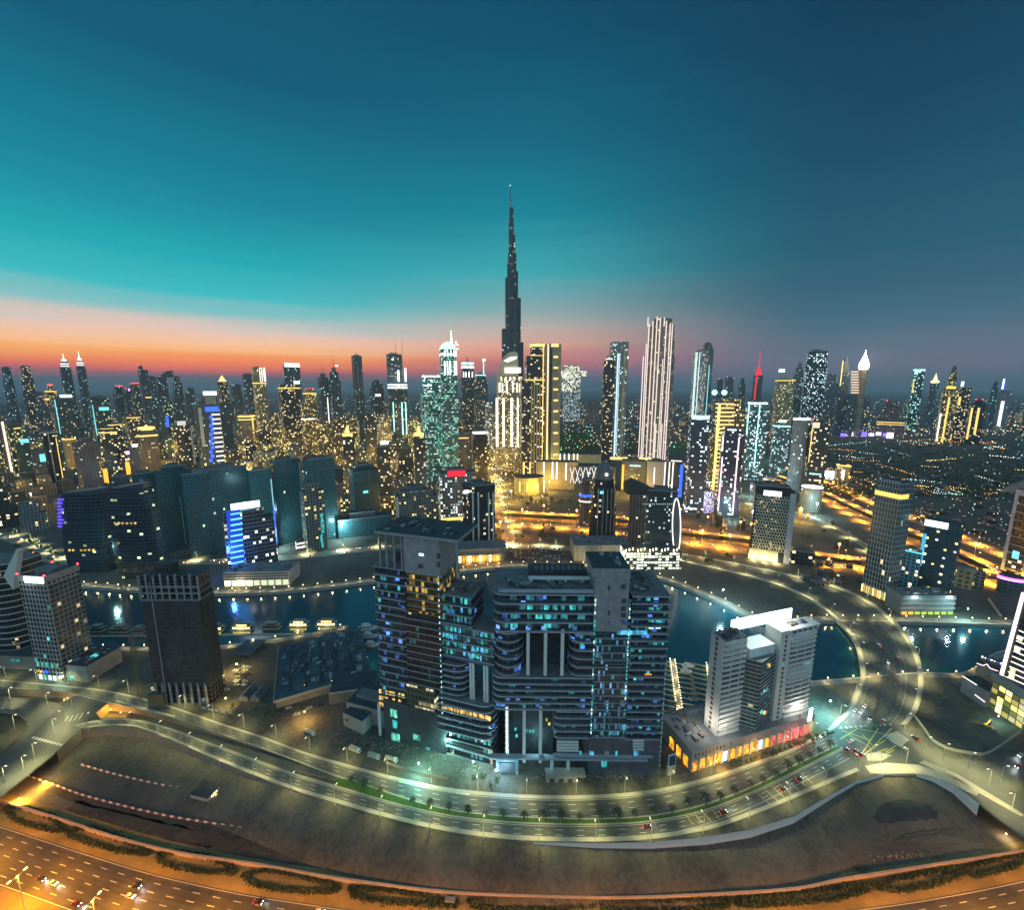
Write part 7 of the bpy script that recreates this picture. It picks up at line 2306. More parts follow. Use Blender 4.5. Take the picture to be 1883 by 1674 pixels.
wlamp(1836, 1318, 5, (.4, 1, .85), 3500, 'turquoise lamp over the round kiosk roof at the pointed tower')
# --- centre left skyline
T('broad dark block with a wide white glow along its roof edge', 531, 562, 806, 671, 'dk', r=.1, k=.5, sign=(533, 561, 668, 675, glow('soft_white', (.8, 1, 1), 2.2)), name='office_block')
T('dark tower full of tiny gold windows with a pale lit corner slab', 521, 562, 832, 708, 'dky', r=.2, hs=((522, 548, 714, SG, 2),), sign=(552, 563, 701, 706, SIGNW))
T('gold lit tower with a crown of red and amber lamps', 566, 590, 838, 720, 'gold', tiers=[(724, 1), (716, .7)], bea=3, hs=((567, 586, 724, SG, 2),))
T('golden tower with a pale blank upper panel', 560, 584, 846, 756, 'gold', hs=((560, 583, 771, SW, 2),), name='hotel_tower')
T('slim dark tower carrying one thin white corner line', 593, 612, 818, 694, 'dk', vs=((605, 731, 812, SW, 1.5),), top=('mast', 664, GRY))
T('dark blue tower with a tall antenna tipped by a lamp', 613, 633, 818, 684, 'dk', tiers=[(700, 1.1), (684, .8)], top=('mast', 652, GRY, 2), hs=((622, 627, 673, SW, 3),))
T('tall slender blank tower standing alone against the red sky', 655, 674, 810, 654, 'dk', r=.3, top=('mast', 645, GRY), vs=((660, 672, 760, mat('rib_grey', (.34, .36, .4), .4), .8),))
T('dark tower with a stepped pointed roof beyond the lone slender tower', 684, 710, 800, 708, 'dk', tiers=[(714, 1), (704, .8)], top=('pyr', 697, GRY), hs=((690, 700, 727, SW, 4),))
o = T('tall dark slab with two cranes on its roof', 717, 746, 812, 652, 'dkb', r=.1, k=.5, plant=True, name='slab_tower', hs=((720, 724, 661, SW, 3),))
for px in (728, 740):
    a = o.p(px, 652, 4)
    MB().tube((a[0], 4, a[1]), (a[0], 4, o.p(px, 640, 4)[1]), 1.0, 1.0, 4).build('crane_mast', GRY, o.root)
    MB().tube((a[0] - 2, 4, o.p(px, 640, 4)[1]), (a[0] + 3 if px > 730 else a[0], 4, o.p(px, 622, 4)[1]), .8, .3, 4).build('crane_jib', GRY, o.root)
T('tower with a ring of blinding white work lights and two bright upright bars', 717, 754, 816, 713, 'dkb', shape='round', name='crown_tower', tiers=[(713, 1)], plant=False, hs=((715, 755, 713, CRW, 3), (719, 750, 708, CRW, 2)), vs=((733, 681, 702, CRW, 3), (748, 677, 702, CRW, 3), (722, 740, 795, CRC, 1.5), (737, 740, 800, CRC, 2), (745, 740, 800, CRC, 2)))
o = T('wide teal lit scaffolded tower topped with scattered white work lights', 777, 829, 886, 696, 'tealhi', r=.15, k=.6, name='scaffold_tower', tiers=[(722, .98), (696, .8)], hs=((782, 812, 692, CRW, 2), (776, 790, 709, CRW, 2)), plant=True)
r2 = random.Random(5)
for j in range(26):
    px, py = r2.uniform(778, 826), 690 + r2.random() ** 1.6 * 34
    x_, z_ = o.p(px, py, -1.5)
    MB().ball((x_, -1.5, z_), r2.uniform(1.2, 2.4), 6, 4).build('work_light', CRC if j % 3 else CRW, o.root)
o = T('brilliant white domed tower with a glittering spire', 814, 845, 890, 664, 'tealhi', r=.1, k=.8, name='domed_tower', tiers=[(690, 1), (664, .98), (640, .96)], top=('dome', 628, CRC, .95), plant=False,
      vs=tuple((px, 664, 690, CRW, 2) for px in (818, 823, 828, 836, 841)) + tuple((px, 644, 656, CRW, 1.6) for px in (818, 823, 829, 835, 840)), hs=((816, 844, 652, CRW, 3), (816, 844, 641, CRC, 2)))
x_, z_ = o.p(830, 628, o.d / 2)
MB().tube((x_, o.d / 2, z_ - 4), (x_, o.d / 2, o.p(830, 608, o.d / 2)[1]), 3.0, .6, 6).build('spire', CRW, o.root)
for j in range(22):
    px, py = r2.uniform(817, 843), r2.uniform(628, 642)
    x_, z_ = o.p(px, py, -1)
    MB().ball((x_, 3, z_), r2.uniform(1.0, 1.8), 6, 4).build('work_light', CRW, o.root)
T('dark teal tower with bright crown fins, first of two side by side', 848, 876, 812, 680, 'dkb', r=.2, name='finned_tower', tiers=[(694, 1), (676, .8)], hs=((849, 867, 675, CRW, 4), (854, 870, 668, CRC, 3)), vs=tuple((px, 684, 694, CRW, 1.6) for px in (851, 857, 863, 869)), top=('pyr', 655, GRY, .3))
T('dark teal tower with dotted white corner lights, next to the finned crown', 872, 898, 816, 688, 'dkb', r=.25, name='finned_tower', vs=((890, 662, 690, CRC, 1.4),), hs=((888, 893, 662, CRW, 4), (880, 896, 690, CRC, 1.5)), tiers=[(700, 1), (688, .7)])
T('mauve framed hotel slab with twin blank columns', 826, 872, 884, 800, 'brn', r=.1, k=.5, name='framed_slab', vs=((829, 800, 880, mat('frame_mauve', (.42, .35, .34)), 4), (870, 800, 880, mat('frame_mauve', (.42, .35, .34)), 4)), hs=((836, 862, 806, SG, 2),), bea=1)
T('dark purple windowless tower beside the mauve framed slab', 870, 897, 892, 800, 'blk', r=.2, hs=((874, 892, 797, CRW, 2),))
T('dark tower with a white lit roof sign above the golden market streets', 694, 721, 914, 822, 'dky', r=.2, sign=(699, 714, 812, 818, SIGNW))
T('dark brown tower under a golden domed crown with a red lamp', 762, 786, 912, 806, 'dky', r=.2, tiers=[(806, 1), (798, .7)], top=('dome', 784, CRG, .5), bea=1, hs=((761, 787, 800, CRG, 5),), name='crowned_tower')
T('brown tower with a blazing gold crown and red tip, near the dark slab', 634, 658, 916, 806, 'dky', r=.2, tiers=[(806, 1), (797, .72)], top=('pyr', 784, CRG, .6), bea=1, hs=((633, 657, 800, CRG, 5),), name='crowned_tower')
T('small pinkish lit block with arcaded front on the golden streets', 664, 684, 870, 836, 'hotel', name='low_block', cat='block')
T('large mauve domed hall in the golden market streets', 728, 752, 862, 842, 'brn', name='domed_hall', cat='hall', shape='round', top=('dome', 836, mat('dome_mauve', (.3, .26, .28))), n=14)
T('orange lit arcade house between the black teal slab and the lined slab', 626, 648, 945, 914, 'gold', name='arcade_house', cat='house', r=.05)
T('orange lit arcade house past the lined slab', 700, 728, 948, 914, 'gold', name='arcade_house', cat='house', r=.05)
for i, (x0, x1, yb, yt, lb, f) in enumerate(((505, 530, 850, 782, 'mid rise gold block behind the black teal slab roof', 'gold'), (585, 612, 850, 775, 'tall gold windowed block with white line beside it', 'gold'), (612, 640, 842, 768, 'brown block lit by dotted gold windows, third of a golden row', 'dky'),
                                              (640, 664, 838, 770, 'greenish gold block near the red lamp', 'grn'), (676, 700, 852, 760, 'pale block with a red wall lamp and dotted front', 'dky'), (700, 722, 840, 762, 'small brown block with bright orange face', 'hotel'),
                                              (752, 776, 846, 770, 'narrow green gold block beside the teal scaffold tower', 'grn'), (500, 522, 838, 760, 'slim gold block just past the cream gold tower', 'gold'), (416, 440, 850, 742, 'dim brown tower with white rows behind the round fin tower', 'dk'),
                                              (893, 908, 850, 740, 'slim dotted tower tucked beside the arched hotel', 'wht'))):
    T(lb, x0, x1, yb, yt, f, name='mid_rise', cat='apartment block', r=rnd.uniform(-.3, .4), tiers=[(yt + 5, 1), (yt, .7)])
# --- the needle: stepped lobes round a core
Bn = G(943, 848)
nb = thing('needle_tower', 'immensely tall stepped needle tower rising far above everything else', 'skyscraper', Bn, -atan2(Bn.x, Bn.y))
sc = depth(Bn) / F
zh = lambda py: ztop(Bn, py)
X = lambda px: (px - 943) * sc
def lobe(pa, pb, y_, py, nm='lobe', zlo=0.0):
    c, r_ = (X(pa) + X(pb)) / 2, (X(pb) - X(pa)) / 2
    MB().prism([(c + r_ * cos(2 * pi * j / 12), y_ + r_ * sin(2 * pi * j / 12)) for j in range(12)], zlo, zh(py)).build(nm, [FA['mast'], mat('needle_metal', (.2, .22, .24), .4, .6)], nb)
lobe(923, 944, 18, 604); lobe(944, 962, 16, 629); lobe(929.5, 948, 12, 510); lobe(938, 957, 10, 548); lobe(933, 948, 20, 478); lobe(938, 952, 18, 497); lobe(934.5, 949, 16, 464); lobe(936, 947, 22, 428)
lobe(935.8, 944.6, 24, 405); lobe(937, 944, 26, 376, 'upper_core')
MB().tube((X(938.8), 26, zh(378)), (X(938.4), 26, zh(334)), 3.0, .7, 6).build('spire', mat('needle_metal', (.2, .22, .24), .4, .6), nb)
for px, py, wp in ((938, 377, 2), (943, 398, 2), (936.5, 407, 2), (940, 420, 5), (944.5, 430, 2), (938, 452, 5), (945, 463, 5), (935, 483, 3), (947, 483, 3), (941, 486, 3), (943, 499, 3), (941, 549, 8), (952, 541, 3), (932, 581, 6), (932, 598, 5), (951, 614, 2), (955, 629, 4)):
    MB().box(X(px - wp / 2), X(px + wp / 2), -8 if 930 < px < 952 else -2, 4, zh(py + 1), zh(py - 1)).build('lit_floor', glow('needle_light', (1, .80, .45), .16), nb)
MB().ball((X(938.4), 26, zh(333.5)), 1.6, 6, 4).build('beacon', CRW, nb)
# --- arched hotel
o = Fr('arched_hotel', 'glowing arched hotel with bright white vertical light columns', 'hotel tower', (912, 868), (958, 868))
dd = 30
o.prof('arch_wall', [(912, 850), (913, 735), (914, 700), (918, 675), (926, 657), (936, 648), (946, 646), (952, 650), (953, 662), (953, 850)], 6, 20, mat('arch_cream', (.55, .50, .38), .6), GRY)
o.prof('tower_shaft', [(908, 868), (911, 735), (960, 735), (958, 868)], 0, dd, FA['hotel'], ROOFM)
o.prof('upper_tier', [(916, 735), (918, 692), (960, 692), (960, 735)], 2, dd, FA['hotel'], ROOFM)
for px, a, b, wpp in ((914, 732, 822, 4.5), (926, 732, 822, 4), (941, 732, 822, 4.5), (952, 732, 822, 3), (918.5, 704, 722, 3), (924, 704, 722, 2.5), (932, 700, 722, 3), (943, 700, 722, 2.5), (951, 704, 722, 2.5), (956, 706, 722, 3),
                      (922, 693, 700, 2.5), (930, 693, 700, 2.5), (938, 693, 700, 2.5), (946, 693, 700, 2.5), (955, 693, 700, 2.5)):
    o.pbox('light_column', px - wpp / 2, px + wpp / 2, a, b, -1.2, -.2, glow('hotel_white', (1, .93, .74), 1.8))
o.pbox('light_band', 928, 958, 676, 686, .5, 1.6, glow('hotel_white', (1, .93, .74), 1.8))
o.prof('crown_glow', [(926, 664), (938, 657), (951, 656), (949, 660), (934, 666)], 4.5, 5.8, glow('crown_glow', (1, .93, .75), 2.5))
MB().tube((o.p(946, 648, 12)[0], 12, o.p(946, 648, 12)[1]), (o.p(946, 648, 12)[0], 12, o.p(946, 618, 12)[1]), 1.2, .4, 5).build('mast', GRY, o.root)
o.pbox('podium', 900, 962, 826, 868, -12, -2, FA['hotel'])
# --- gold twin slab
o = T('gold outlined stepped tower, the lower shoulder of a joined pair', 955, 1000, 888, 700, 'dky', name='gold_tower', r=.12, k=.8, tiers=[(700, 1), (654, .78, .1), (630, .55, .2)], plant=False,
      hs=((970, 998, 654, SG, 2.5), (968, 998, 699, SG, 2.5), (981, 998, 634, CRG, 5)) + tuple((988, 997, 726 + 24 * j, SW, 2.2) for j in range(7)), vs=((998, 634, 880, SG, 1.5), (963, 850, 884, CRG, 3), (975, 850, 884, CRG, 3)))
for j in range(4):
    o.pbox('pier', 976 + j * 5, 978.5 + j * 5, 705, 880, -1.6, 0, mat('pier_gold', (.45, .37, .2), .7))
o = T('gold pillared tall tower, the higher half of a joined pair', 998, 1028, 880, 632, mat('pillar_gold', (.34, .30, .20), .7), name='gold_tower', r=.25, k=.9, plant=False, vs=((1001, 632, 872, SG, 1.5), (1012, 640, 868, mat('dark_slot', (.05, .05, .06)), 4), (1007, 634, 870, SW, 1)), hs=((1014, 1027, 635, CRG, 5),))
for j in range(11):
    o.pbox('balcony_light', 1018, 1026, 655 + 20 * j, 658 + 20 * j, -1.2, -.2, CRG)
T('round gold flood lit drum at the foot of the joined gold pair', 944, 1002, 912, 880, mat('drum_olive', (.4, .36, .15), .7), name='drum_hall', cat='hall', shape='round', k=.7, n=20, plant=False, vs=((950, 888, 908, CRG, 2), (962, 888, 906, CRG, 2), (983, 892, 908, CRG, 2), (999, 886, 908, SW, 2)))
light('drum_light', 'POINT', (1, .8, .2), 260000, (0, -30, 20), o.root, 3)
# --- mushroom tower
o = T('cream lit tower with a wide overhanging bridge like top', 1034, 1066, 775, 720, 'wht', name='overhang_tower', r=.05, k=.5, plant=False)
FL = fac('fac_litbox', (.5, .47, .34), (.4, .36, .2), 9, 8, .7, .55, 1.0, (1, .92, .6), (1, 1, .85), 1.6, .4)
o.pbox('tower_neck', 1033, 1067, 692, 720, -2, 20, FL)
o.pbox('overhang', 1030, 1079, 682, 692, -4, 24, FL)
o.pbox('top_storey', 1037, 1066, 673, 682, -2, 20, FL)
# --- middle towers
o = T('tall slim tower with a rounded blue white lit corner and lower shoulder', 1113, 1147, 848, 628, fac('fac_slim', (.28, .29, .28), (.06, .07, .08), 4.5, 4.6, .5, .6, .14, (1, .8, .4), (.7, .95, 1), 2, .4), r=.3, k=.8, top=('mast', 625, GRY), vs=((1133, 650, 840, glow('blue_white', (.6, .85, 1), 1.4), 2.6), (1136, 650, 840, glow('blue_white', (.6, .85, 1), 1.4), 1), (1145, 640, 838, mat('pier_gold', (.45, .37, .2), .7), 3)))
T('lower gold dotted shoulder standing against the slim rounded tower', 1103, 1124, 850, 660, 'dky', r=.15, k=.8, hs=((1104, 1122, 660, SW, 2),), tiers=[(664, 1), (656, .5)])
o = T('tallest white ribbed tower of stacked cylinders topped with upright blades', 1178, 1230, 850, 596, fac('fac_white_rib', (.26, .22, .20), (.05, .045, .05), 5, 6, .5, .55, .14, (1, .72, .25), (1, .85, .5), 1.2, .4), name='ribbed_tower', shape='round', k=.9, n=18, tiers=[(655, 1), (625, .92), (596, .86), (584, .68)], plant=False)
for px, a, b in ((1179, 655, 846), (1184, 632, 846), (1188, 595, 846), (1195, 590, 846), (1202, 582, 848), (1208, 584, 848), (1214, 660, 848), (1219, 590, 848), (1226, 594, 846), (1230, 596, 846), (1192, 583, 600), (1222, 584, 600), (1205, 780, 848), (1216, 780, 848)):
    o.pbox('light_blade', px - .5, px + .5, a, b, -2.0, 3, glow('blade_pink', (1, .82, .72), 1.15))
T('blue white ribbed slim tower with a darker taller rear half', 1266, 1292, 778, 646, fac('fac_bluerib', (.26, .32, .35), (.08, .12, .14), 5, 6, .45, .6, .4, (.7, 1, 1), (1, .9, .6), 1.6, .4), r=.3, k=.7, vs=tuple((px, 648, 770, glow('pale_cyan', (.7, 1, 1), 1.6), 1.1) for px in (1268, 1273, 1278, 1283)))
T('dark rear half of the blue white ribbed tower, with a lamp at its top', 1280, 1303, 772, 632, 'dkb', r=.3, k=.7, vs=((1301, 672, 765, SC, 1.2),), tiers=[(640, 1), (631, .7)])
T('slim dark tower with a red beacon behind the cyan floodlit pair', 1312, 1323, 790, 698, 'dk', bea=1)
T('dim teal tower with a red beacon, wider of the two beacon towers', 1326, 1342, 790, 694, 'dkb', bea=1)
T('dark slim tower with curved top next to the red spire', 1351, 1364, 788, 700, 'dk', tiers=[(706, 1), (696, .6)])
T('slender tower crowned by a glowing red spire', 1377, 1394, 790, 690, 'dk', top=('spire', 643, CRR, .9), name='spire_tower', vs=((1381, 690, 740, CRR, 1), (1390, 690, 740, CRR, 1)))
o = T('dark blue tower with dense white lamps under a misty cyan roof', 1255, 1292, 944, 770, fac('fac_midblue', (.10, .12, .17), (.02, .035, .05), 4, 4.6, .8, .55, .2, (1, .9, .6), (.85, 1, 1), 2, .5), r=.2, k=.8, sign=(1258, 1290, 764, 771, CRC), hs=((1258, 1292, 936, CRW, 2),))
o = T('golden ribbed stepped tower glowing along its corner', 1292, 1360, 940, 742, 'gold', name='gold_ribbed_tower', r=.3, k=.8, tiers=[(800, 1), (760, .85, .05), (735, .5, .05)], plant=False, vs=((1307, 745, 905, CRG, 4),))
for j in range(24):
    o.pbox('rib_light', 1316, 1356 - (6 if j < 9 else 0), 742 + j * 7.6, 744.2 + j * 7.6, -1.2, -.2, glow('rib_amber', (1, .62, .22), 2.0))
for px, py in ((1314, 722), (1332, 722)):
    x_, z_ = o.p(px, py, 4)
    MB().ball((x_, 4, z_), 5.5, 8, 6).build('roof_lamp', CRC, o.root)
    MB().tube((x_, 4, z_ - 12), (x_, 4, z_), .8, .8, 4).build('lamp_mast', GRY, o.root)
T('dark glass tower framed by two pinkish white light lines', 1313, 1356, 952, 794, fac('fac_violet', (.09, .085, .13), (.025, .03, .05), 4, 4.6, .7, .6, .18, (1, .85, .4), (.8, 1, 1), 2, .4), r=.1, k=.7, vs=((1324, 840, 948, STRP, 2), (1353, 806, 948, STRP, 2), (1329, 800, 830, SW, 2)), tiers=[(800, 1), (790, .8)], name='framed_tower')
T('cyan white lit tower of sparkling windows with white bulb lamps', 1358, 1402, 884, 742, 'cyan', r=.2, k=.8, hs=((1362, 1398, 742, CRW, 3),), vs=((1366, 745, 800, CRC, 1.5), (1392, 745, 860, CRC, 1.5)), tiers=[(750, 1), (740, .8)])
T('tower top with a violet grid screen at the motorway edge', 1284, 1312, 945, 905, fac('fac_violetgrid', (.4, .35, .6), (.2, .16, .4), 2.4, 2.4, .6, .6, 1, (.7, .6, 1), (1, .9, .7), 1.4, .3), name='screen_block', cat='block')
o = T('tower edged by one vivid blue light column and white slanting line', 1224, 1258, 925, 850, 'dkb', r=.1, k=.7, vs=((1252, 855, 915, STRB, 5), (1236, 850, 922, SW, 1.8), (1224, 850, 915, SW, 1.5)), name='neon_tower', hs=((1234, 1254, 848, SW, 1.5),))
o = T('cream mall front with gold and white upright light bars', 985, 1062, 900, 850, mat('mall_cream', (.42, .36, .22), .7), name='mall_hall', cat='mall', r=.02, k=.3, plant=False)
for px, a, b in ((1000, 850, 880), (1016, 850, 882), (1024, 850, 882), (1041, 852, 884)):
    o.pbox('light_bar', px - 1, px + 1, a, b, -1.4, -.3, SW)
o2 = T('upper terrace of the mall with shorter light bars along its roof', 1000, 1104, 868, 836, mat('mall_cream', (.42, .36, .22), .7), name='mall_terrace', cat='mall', r=.02, k=.3, plant=False)
for px in (1010, 1019, 1030, 1038, 1046, 1055, 1062):
    o2.pbox('light_bar', px - 1, px + 1, 835, 850 if px % 2 else 846, -1.4, -.3, SW)
o2.pbox('gold_roof_edge', 1122, 1198, 842, 846, 0, 4, CRG)
o = T('hall with a lattice of white zigzag light tubes', 1044, 1130, 902, 858, 'dk', name='zigzag_hall', cat='hall', r=.02, k=.4, plant=False)
for x0 in (1052, 1062, 1072, 1082, 1092, 1112, 1120):
    for s in (1, -1):
        a, b = o.p(x0 - 4 * s, 860, -1), o.p(x0 + 4 * s, 890 - abs(x0 - 1060) * .12, -1)
        MB().tube((a[0], -1, a[1]), (b[0], -1, b[1]), .7, .7, 4).build('light_tube', SW, o.root)
T('grey arch framed block with orange dotted side', 1140, 1186, 905, 850, 'grid', name='arch_block', cat='block', r=.05, vs=((1143, 855, 900, glow('orange_sheet', (1, .4, .03), 2), 4),), hs=((1158, 1178, 857, CRC, 2),))
T('white grey block with a jagged bright edge', 1186, 1222, 912, 850, mat('tower_white', (.52, .49, .45)), name='white_block', cat='block', r=.1, vs=((1203, 860, 890, SW, 1.5), (1222, 850, 908, SW, 1.5)))
T('mauve hotel box with vertical ribs beyond the lawns', 1076, 1102, 782, 740, 'brn', name='mid_rise', cat='hotel')
T('long pale overpass hall by the lawns with gold dots', 1096, 1180, 848, 836, 'goldb', name='low_hall', cat='hall', r=.02, k=.3, plant=False)
# --- right skyline
T('gold ribbed arched top tower with a white roof beacon', 1415, 1452, 800, 697, 'goldb', r=.2, k=.8, hs=((1425, 1436, 682, CRW, 5), (1418, 1450, 700, SG, 1.5)), top=('dome', 690, mat('mall_cream', (.42, .36, .22), .7), .6))
T('tall dark slab full of scattered warm and cool windows', 1465, 1506, 800, 647, fac('fac_tallmix', (.06, .07, .085), (.02, .03, .04), 5, 5, .7, .6, .22, (1, .75, .45), (.7, 1, 1), 2.4, .5), r=.15, k=.6, tiers=[(660, 1), (646, .92)])
T('shorter dark shaft between the gold arched top and the tall mixed slab', 1448, 1468, 796, 680, 'dk', tiers=[(688, 1), (676, .7)], top=('mast', 640, GRY))
T('dim teal windowed tower against the side of the tall mixed slab', 1504, 1530, 800, 692, 'dkb', tiers=[(705, 1), (688, .6)])
T('spear headed tower with an S shaped gold edge line', 1530, 1549, 800, 686, 'dk', r=.2, top=('pyr', 652, GRY, .8), vs=((1534, 688, 710, CRG, 1.5), (1540, 688, 710, SG, 1), (1546, 664, 710, CRG, 1.4)), name='spear_tower')
o = T('striped tower crowned by a blazing white flame shaped lantern', 1563, 1580, 802, 680, fac('fac_stripe', (.3, .24, .18), (.3, .24, .16), 60, 9, .98, .5, .0, (1, .7, .4), (1, .8, .5), 1, .4), name='flame_tower', shape='round', k=.9, top=('flame', 642, glow('flame_white', (1, .92, .74), 4), 1.08))
for j in range(9):
    o.pbox('ring_light', 1565, 1579, 683 + j * 4.8, 685 + j * 4.8, -1.5, 0, glow('ring_warm', (1, .68, .4), 1.5))
light('flame_light', 'POINT', (1, .85, .6), 900000, (0, -20, ztop(o.O, 660)), o.root, 5)
T('dark block at the foot of the flame crowned tower, on its inner side', 1546, 1566, 802, 730, 'dkb', tiers=[(735, 1), (726, .7)])
T('dark block with sparse white lamps past the flame crowned tower', 1576, 1592, 802, 732, 'dkb')
T('notched dark tower with a turquoise lit v shaped cut at its top', 1663, 1684, 792, 679, fac('fac_notch', (.05, .08, .085), (.02, .045, .05), 5, 5, .75, .65, .2, (.9, 1, .4), (.4, 1, .85), 2, .5), r=.2, k=.7, name='notch_tower', plant=False, hs=((1666, 1682, 681, CRC, 2.5), (1669, 1680, 684, CRC, 2.5), (1672, 1678, 687, CRC, 2.5)), vs=((1677, 700, 722, SG, 1.5),))
T('slim tower with an amber glass lantern cap', 1697, 1713, 792, 705, 'dk', top=('pyr', 686, glow('lantern_amber', (1, .68, .4), 1.8), .8), hs=((1698, 1712, 702, glow('lantern_amber', (1, .68, .4), 1.8), 3),))
T('gold windowed tower with an amber sign under a dark domed shaft', 1716, 1748, 816, 715, 'gold', r=.15, tiers=[(715, 1), (690, .5), (683, .38)], top=('dome', 672, mat('dome_brown', (.16, .12, .11)), .9), hs=((1722, 1746, 713, glow('amber_sign', (1, .55, .05), 3), 4),), vs=((1717, 760, 812, SW, 2), (1739, 730, 814, SG, 2.5)), name='domed_tower')
T('dark block with yellow green windows beneath a white pyramid light', 1746, 1770, 812, 714, 'dky', r=.2, sign=(1744, 1749, 702, 711, CRW), vs=((1757, 730, 745, SG, 3),))
T('black tower with two yellow light columns, low at the eastern skyline', 1771, 1800, 818, 742, 'blk', r=.15, tiers=[(742, 1), (736, .5)], vs=((1777, 750, 808, SG, 2.5), (1796, 750, 800, SG, 3)), bea=2)
T('dim pink lit gothic topped tower', 1809, 1822, 792, 712, 'dk', tiers=[(712, 1), (703, .7)], top=('spire', 692, mat('spire_pink', (.35, .18, .2))))
T('grey tower with a white and blue bladed edge', 1824, 1848, 792, 720, 'sil', r=.2, sign=(1843, 1846, 697, 716, CRW), vs=((1847, 697, 716, STRB, 2), (1840, 738, 785, SW, 4)))
T('dark edge tower with a slanting white line, cut by the eastern picture border', 1871, 1895, 806, 690, 'dky', r=.1, vs=((1878, 682, 700, CRW, 2),), hs=((1876, 1884, 685, CRW, 3),))
T('teal lit block with white top lamps above the wide highway', 1412, 1444, 872, 782, 'cyan', r=.15, hs=((1432, 1446, 775, CRW, 4), (1414, 1440, 784, CRC, 2)))
T('silvery rounded tower with fine banding above the wide highway', 1444, 1476, 902, 774, 'sil', shape='round', k=.7, n=16, tiers=[(774, 1)], hs=((1436, 1450, 771, CRW, 3),))
T('brown dark tower with a peach glowing corner and red lamp', 1474, 1512, 908, 780, 'dky', r=.2, tiers=[(780, 1), (772, .6, -.15)], sign=(1495, 1508, 777, 787, glow('peach_lamp', (1, .75, .55), 1.2)), bea=1, vs=((1480, 785, 850, SG, 1.2),), hs=((1488, 1510, 872, CRC, 2),))
T('grey pleated drum building with a white and red lit rim', 1468, 1509, 942, 902, fac('fac_pleat', (.28, .29, .26), (.12, .13, .12), 3, 60, .5, .98, 0, (1, 1, 1), (1, 1, 1), 0), name='drum_building', cat='drum building', shape='round', k=.8, n=22, hs=((1472, 1504, 898, SW, 2),), plant=False)
T('huge white lit billboard beside the highway', 1507, 1533, 882, 866, SIGNW, name='billboard', cat='billboard', r=.15, k=.1, plant=False)
o = T('gold lit gatehouse block next to the white highway billboard', 1534, 1560, 888, 858, 'goldb', name='gate_block', cat='block', r=.1, hs=((1510, 1560, 856, SG, 2),), vs=((1550, 864, 880, CRW, 4),))
T('long low mall with two gold roof lines on the eastern plain', 1608, 1660, 800, 775, 'brn', name='low_mall', cat='mall', r=.03, k=.4, hs=((1609, 1659, 777, SG, 1.5), (1609, 1659, 781, SG, 1.2)), plant=False)
T('low wide hall behind the mall with orange crest', 1614, 1650, 788, 742, 'brn', name='low_hall', cat='hall', r=.1, tiers=[(748, 1), (738, .6)], bea=1)
T('bright violet white screen on the plain beneath the long mall', 1630, 1642, 806, 796, glow('violet_white', (.9, .75, 1), 5), name='screen', cat='screen', r=.02, k=.2, plant=False)
for i in range(7):
    T('lilac lit market pavilion in the bright strip on the plain', 1545 + i * 13, 1555 + i * 13, 803 - (i % 3), 797 - (i % 2) * 2, glow('lilac_lamp', (.8, .7, 1), 2.5) if i % 3 else glow('violet_blue', (.15, .1, 1), 3), name='market_pavilion', cat='pavilion', r=.02, k=.6, plant=False, group='lit pavilions in the strip on the plain')
# ------------------------------------------------------------------ smaller blocks between the named towers
r3 = random.Random(21)
def filler(n, zone, hgt, wid, fs, label, cat, group, name, tiers=True):
    x0, y0, x1, y1 = zone
    protos = []
    for i in range(n):
        px, py = r3.uniform(x0, x1), r3.uniform(y0, y1)
        if 905 < px < 1260 and py > 800:
            continue
        p = G(px, py)
        if not protos or len(protos) < 10:
            t = thing(name, label, cat, (0, 0, 0), 0, group)
            w_, d_, h_ = r3.uniform(*wid), r3.uniform(*wid) * .8, r3.uniform(*hgt)
            m = FA[r3.choice(fs)]
            MB().box(-w_ / 2, w_ / 2, -d_ / 2, d_ / 2, 0, h_).build('wall', [m, r3.choice((ROOFM, ROOFD))], t)
            a = r3.uniform(-.3, 0)
            MB().box(w_ * a, w_ * (a + .3), -d_ * .2, d_ * .25, h_, h_ + max(2.5, h_ * .1)).build('roof_house', [ROOFM, ROOFD], t)
            MB().box(-w_ / 2 - .3, w_ / 2 + .3, -d_ / 2 - .4, -d_ / 2 + .3, h_ - .6, h_ + 1.2).build('parapet', ROOFM, t)
            protos.append(t)
        else:
            t = dup(r3.choice(protos), p)
        t.location = p
        t.rotation_euler = (0, 0, -atan2(p.x, p.y) + r3.uniform(-.6, .6))
filler(66, (395, 772, 920, 885), (28, 80), (24, 46), ('gold', 'dky', 'grn', 'hotel', 'dky'), 'gold dotted mid rise block among the golden market streets', 'apartment block', 'mid rise blocks of the golden market streets', 'mid_rise')
filler(52, (0, 770, 420, 855), (25, 75), (26, 50), ('dk', 'dky', 'hotel', 'grn', 'teal', 'gold'), 'mid rise block dotted with lights between the western towers', 'apartment block', 'mid rise blocks between the western towers', 'mid_rise')
filler(80, (0, 742, 1883, 768), (30, 110), (50, 110), ('dk', 'dky', 'dkb', 'dk'), 'faint distant block low on the hazy skyline', 'building', 'distant blocks on the hazy skyline', 'distant_block')
filler(26, (1000, 760, 1420, 800), (14, 40), (30, 60), ('dky', 'gold', 'hotel', 'dk'), 'low lit block beyond the lawns behind the white ribbed tower', 'building', 'low blocks beyond the lawns', 'low_block')
filler(30, (1400, 765, 1883, 796), (14, 50), (30, 60), ('dky', 'brn', 'dk', 'goldb'), 'low block in the strip of lights along the eastern plain', 'building', 'low blocks along the eastern plain', 'low_block')
filler(14, (0, 868, 250, 905), (14, 30), (20, 34), ('dky', 'brn', 'dk'), 'small flat roofed block among the western terraces', 'block', 'small blocks among the western terraces', 'low_block')
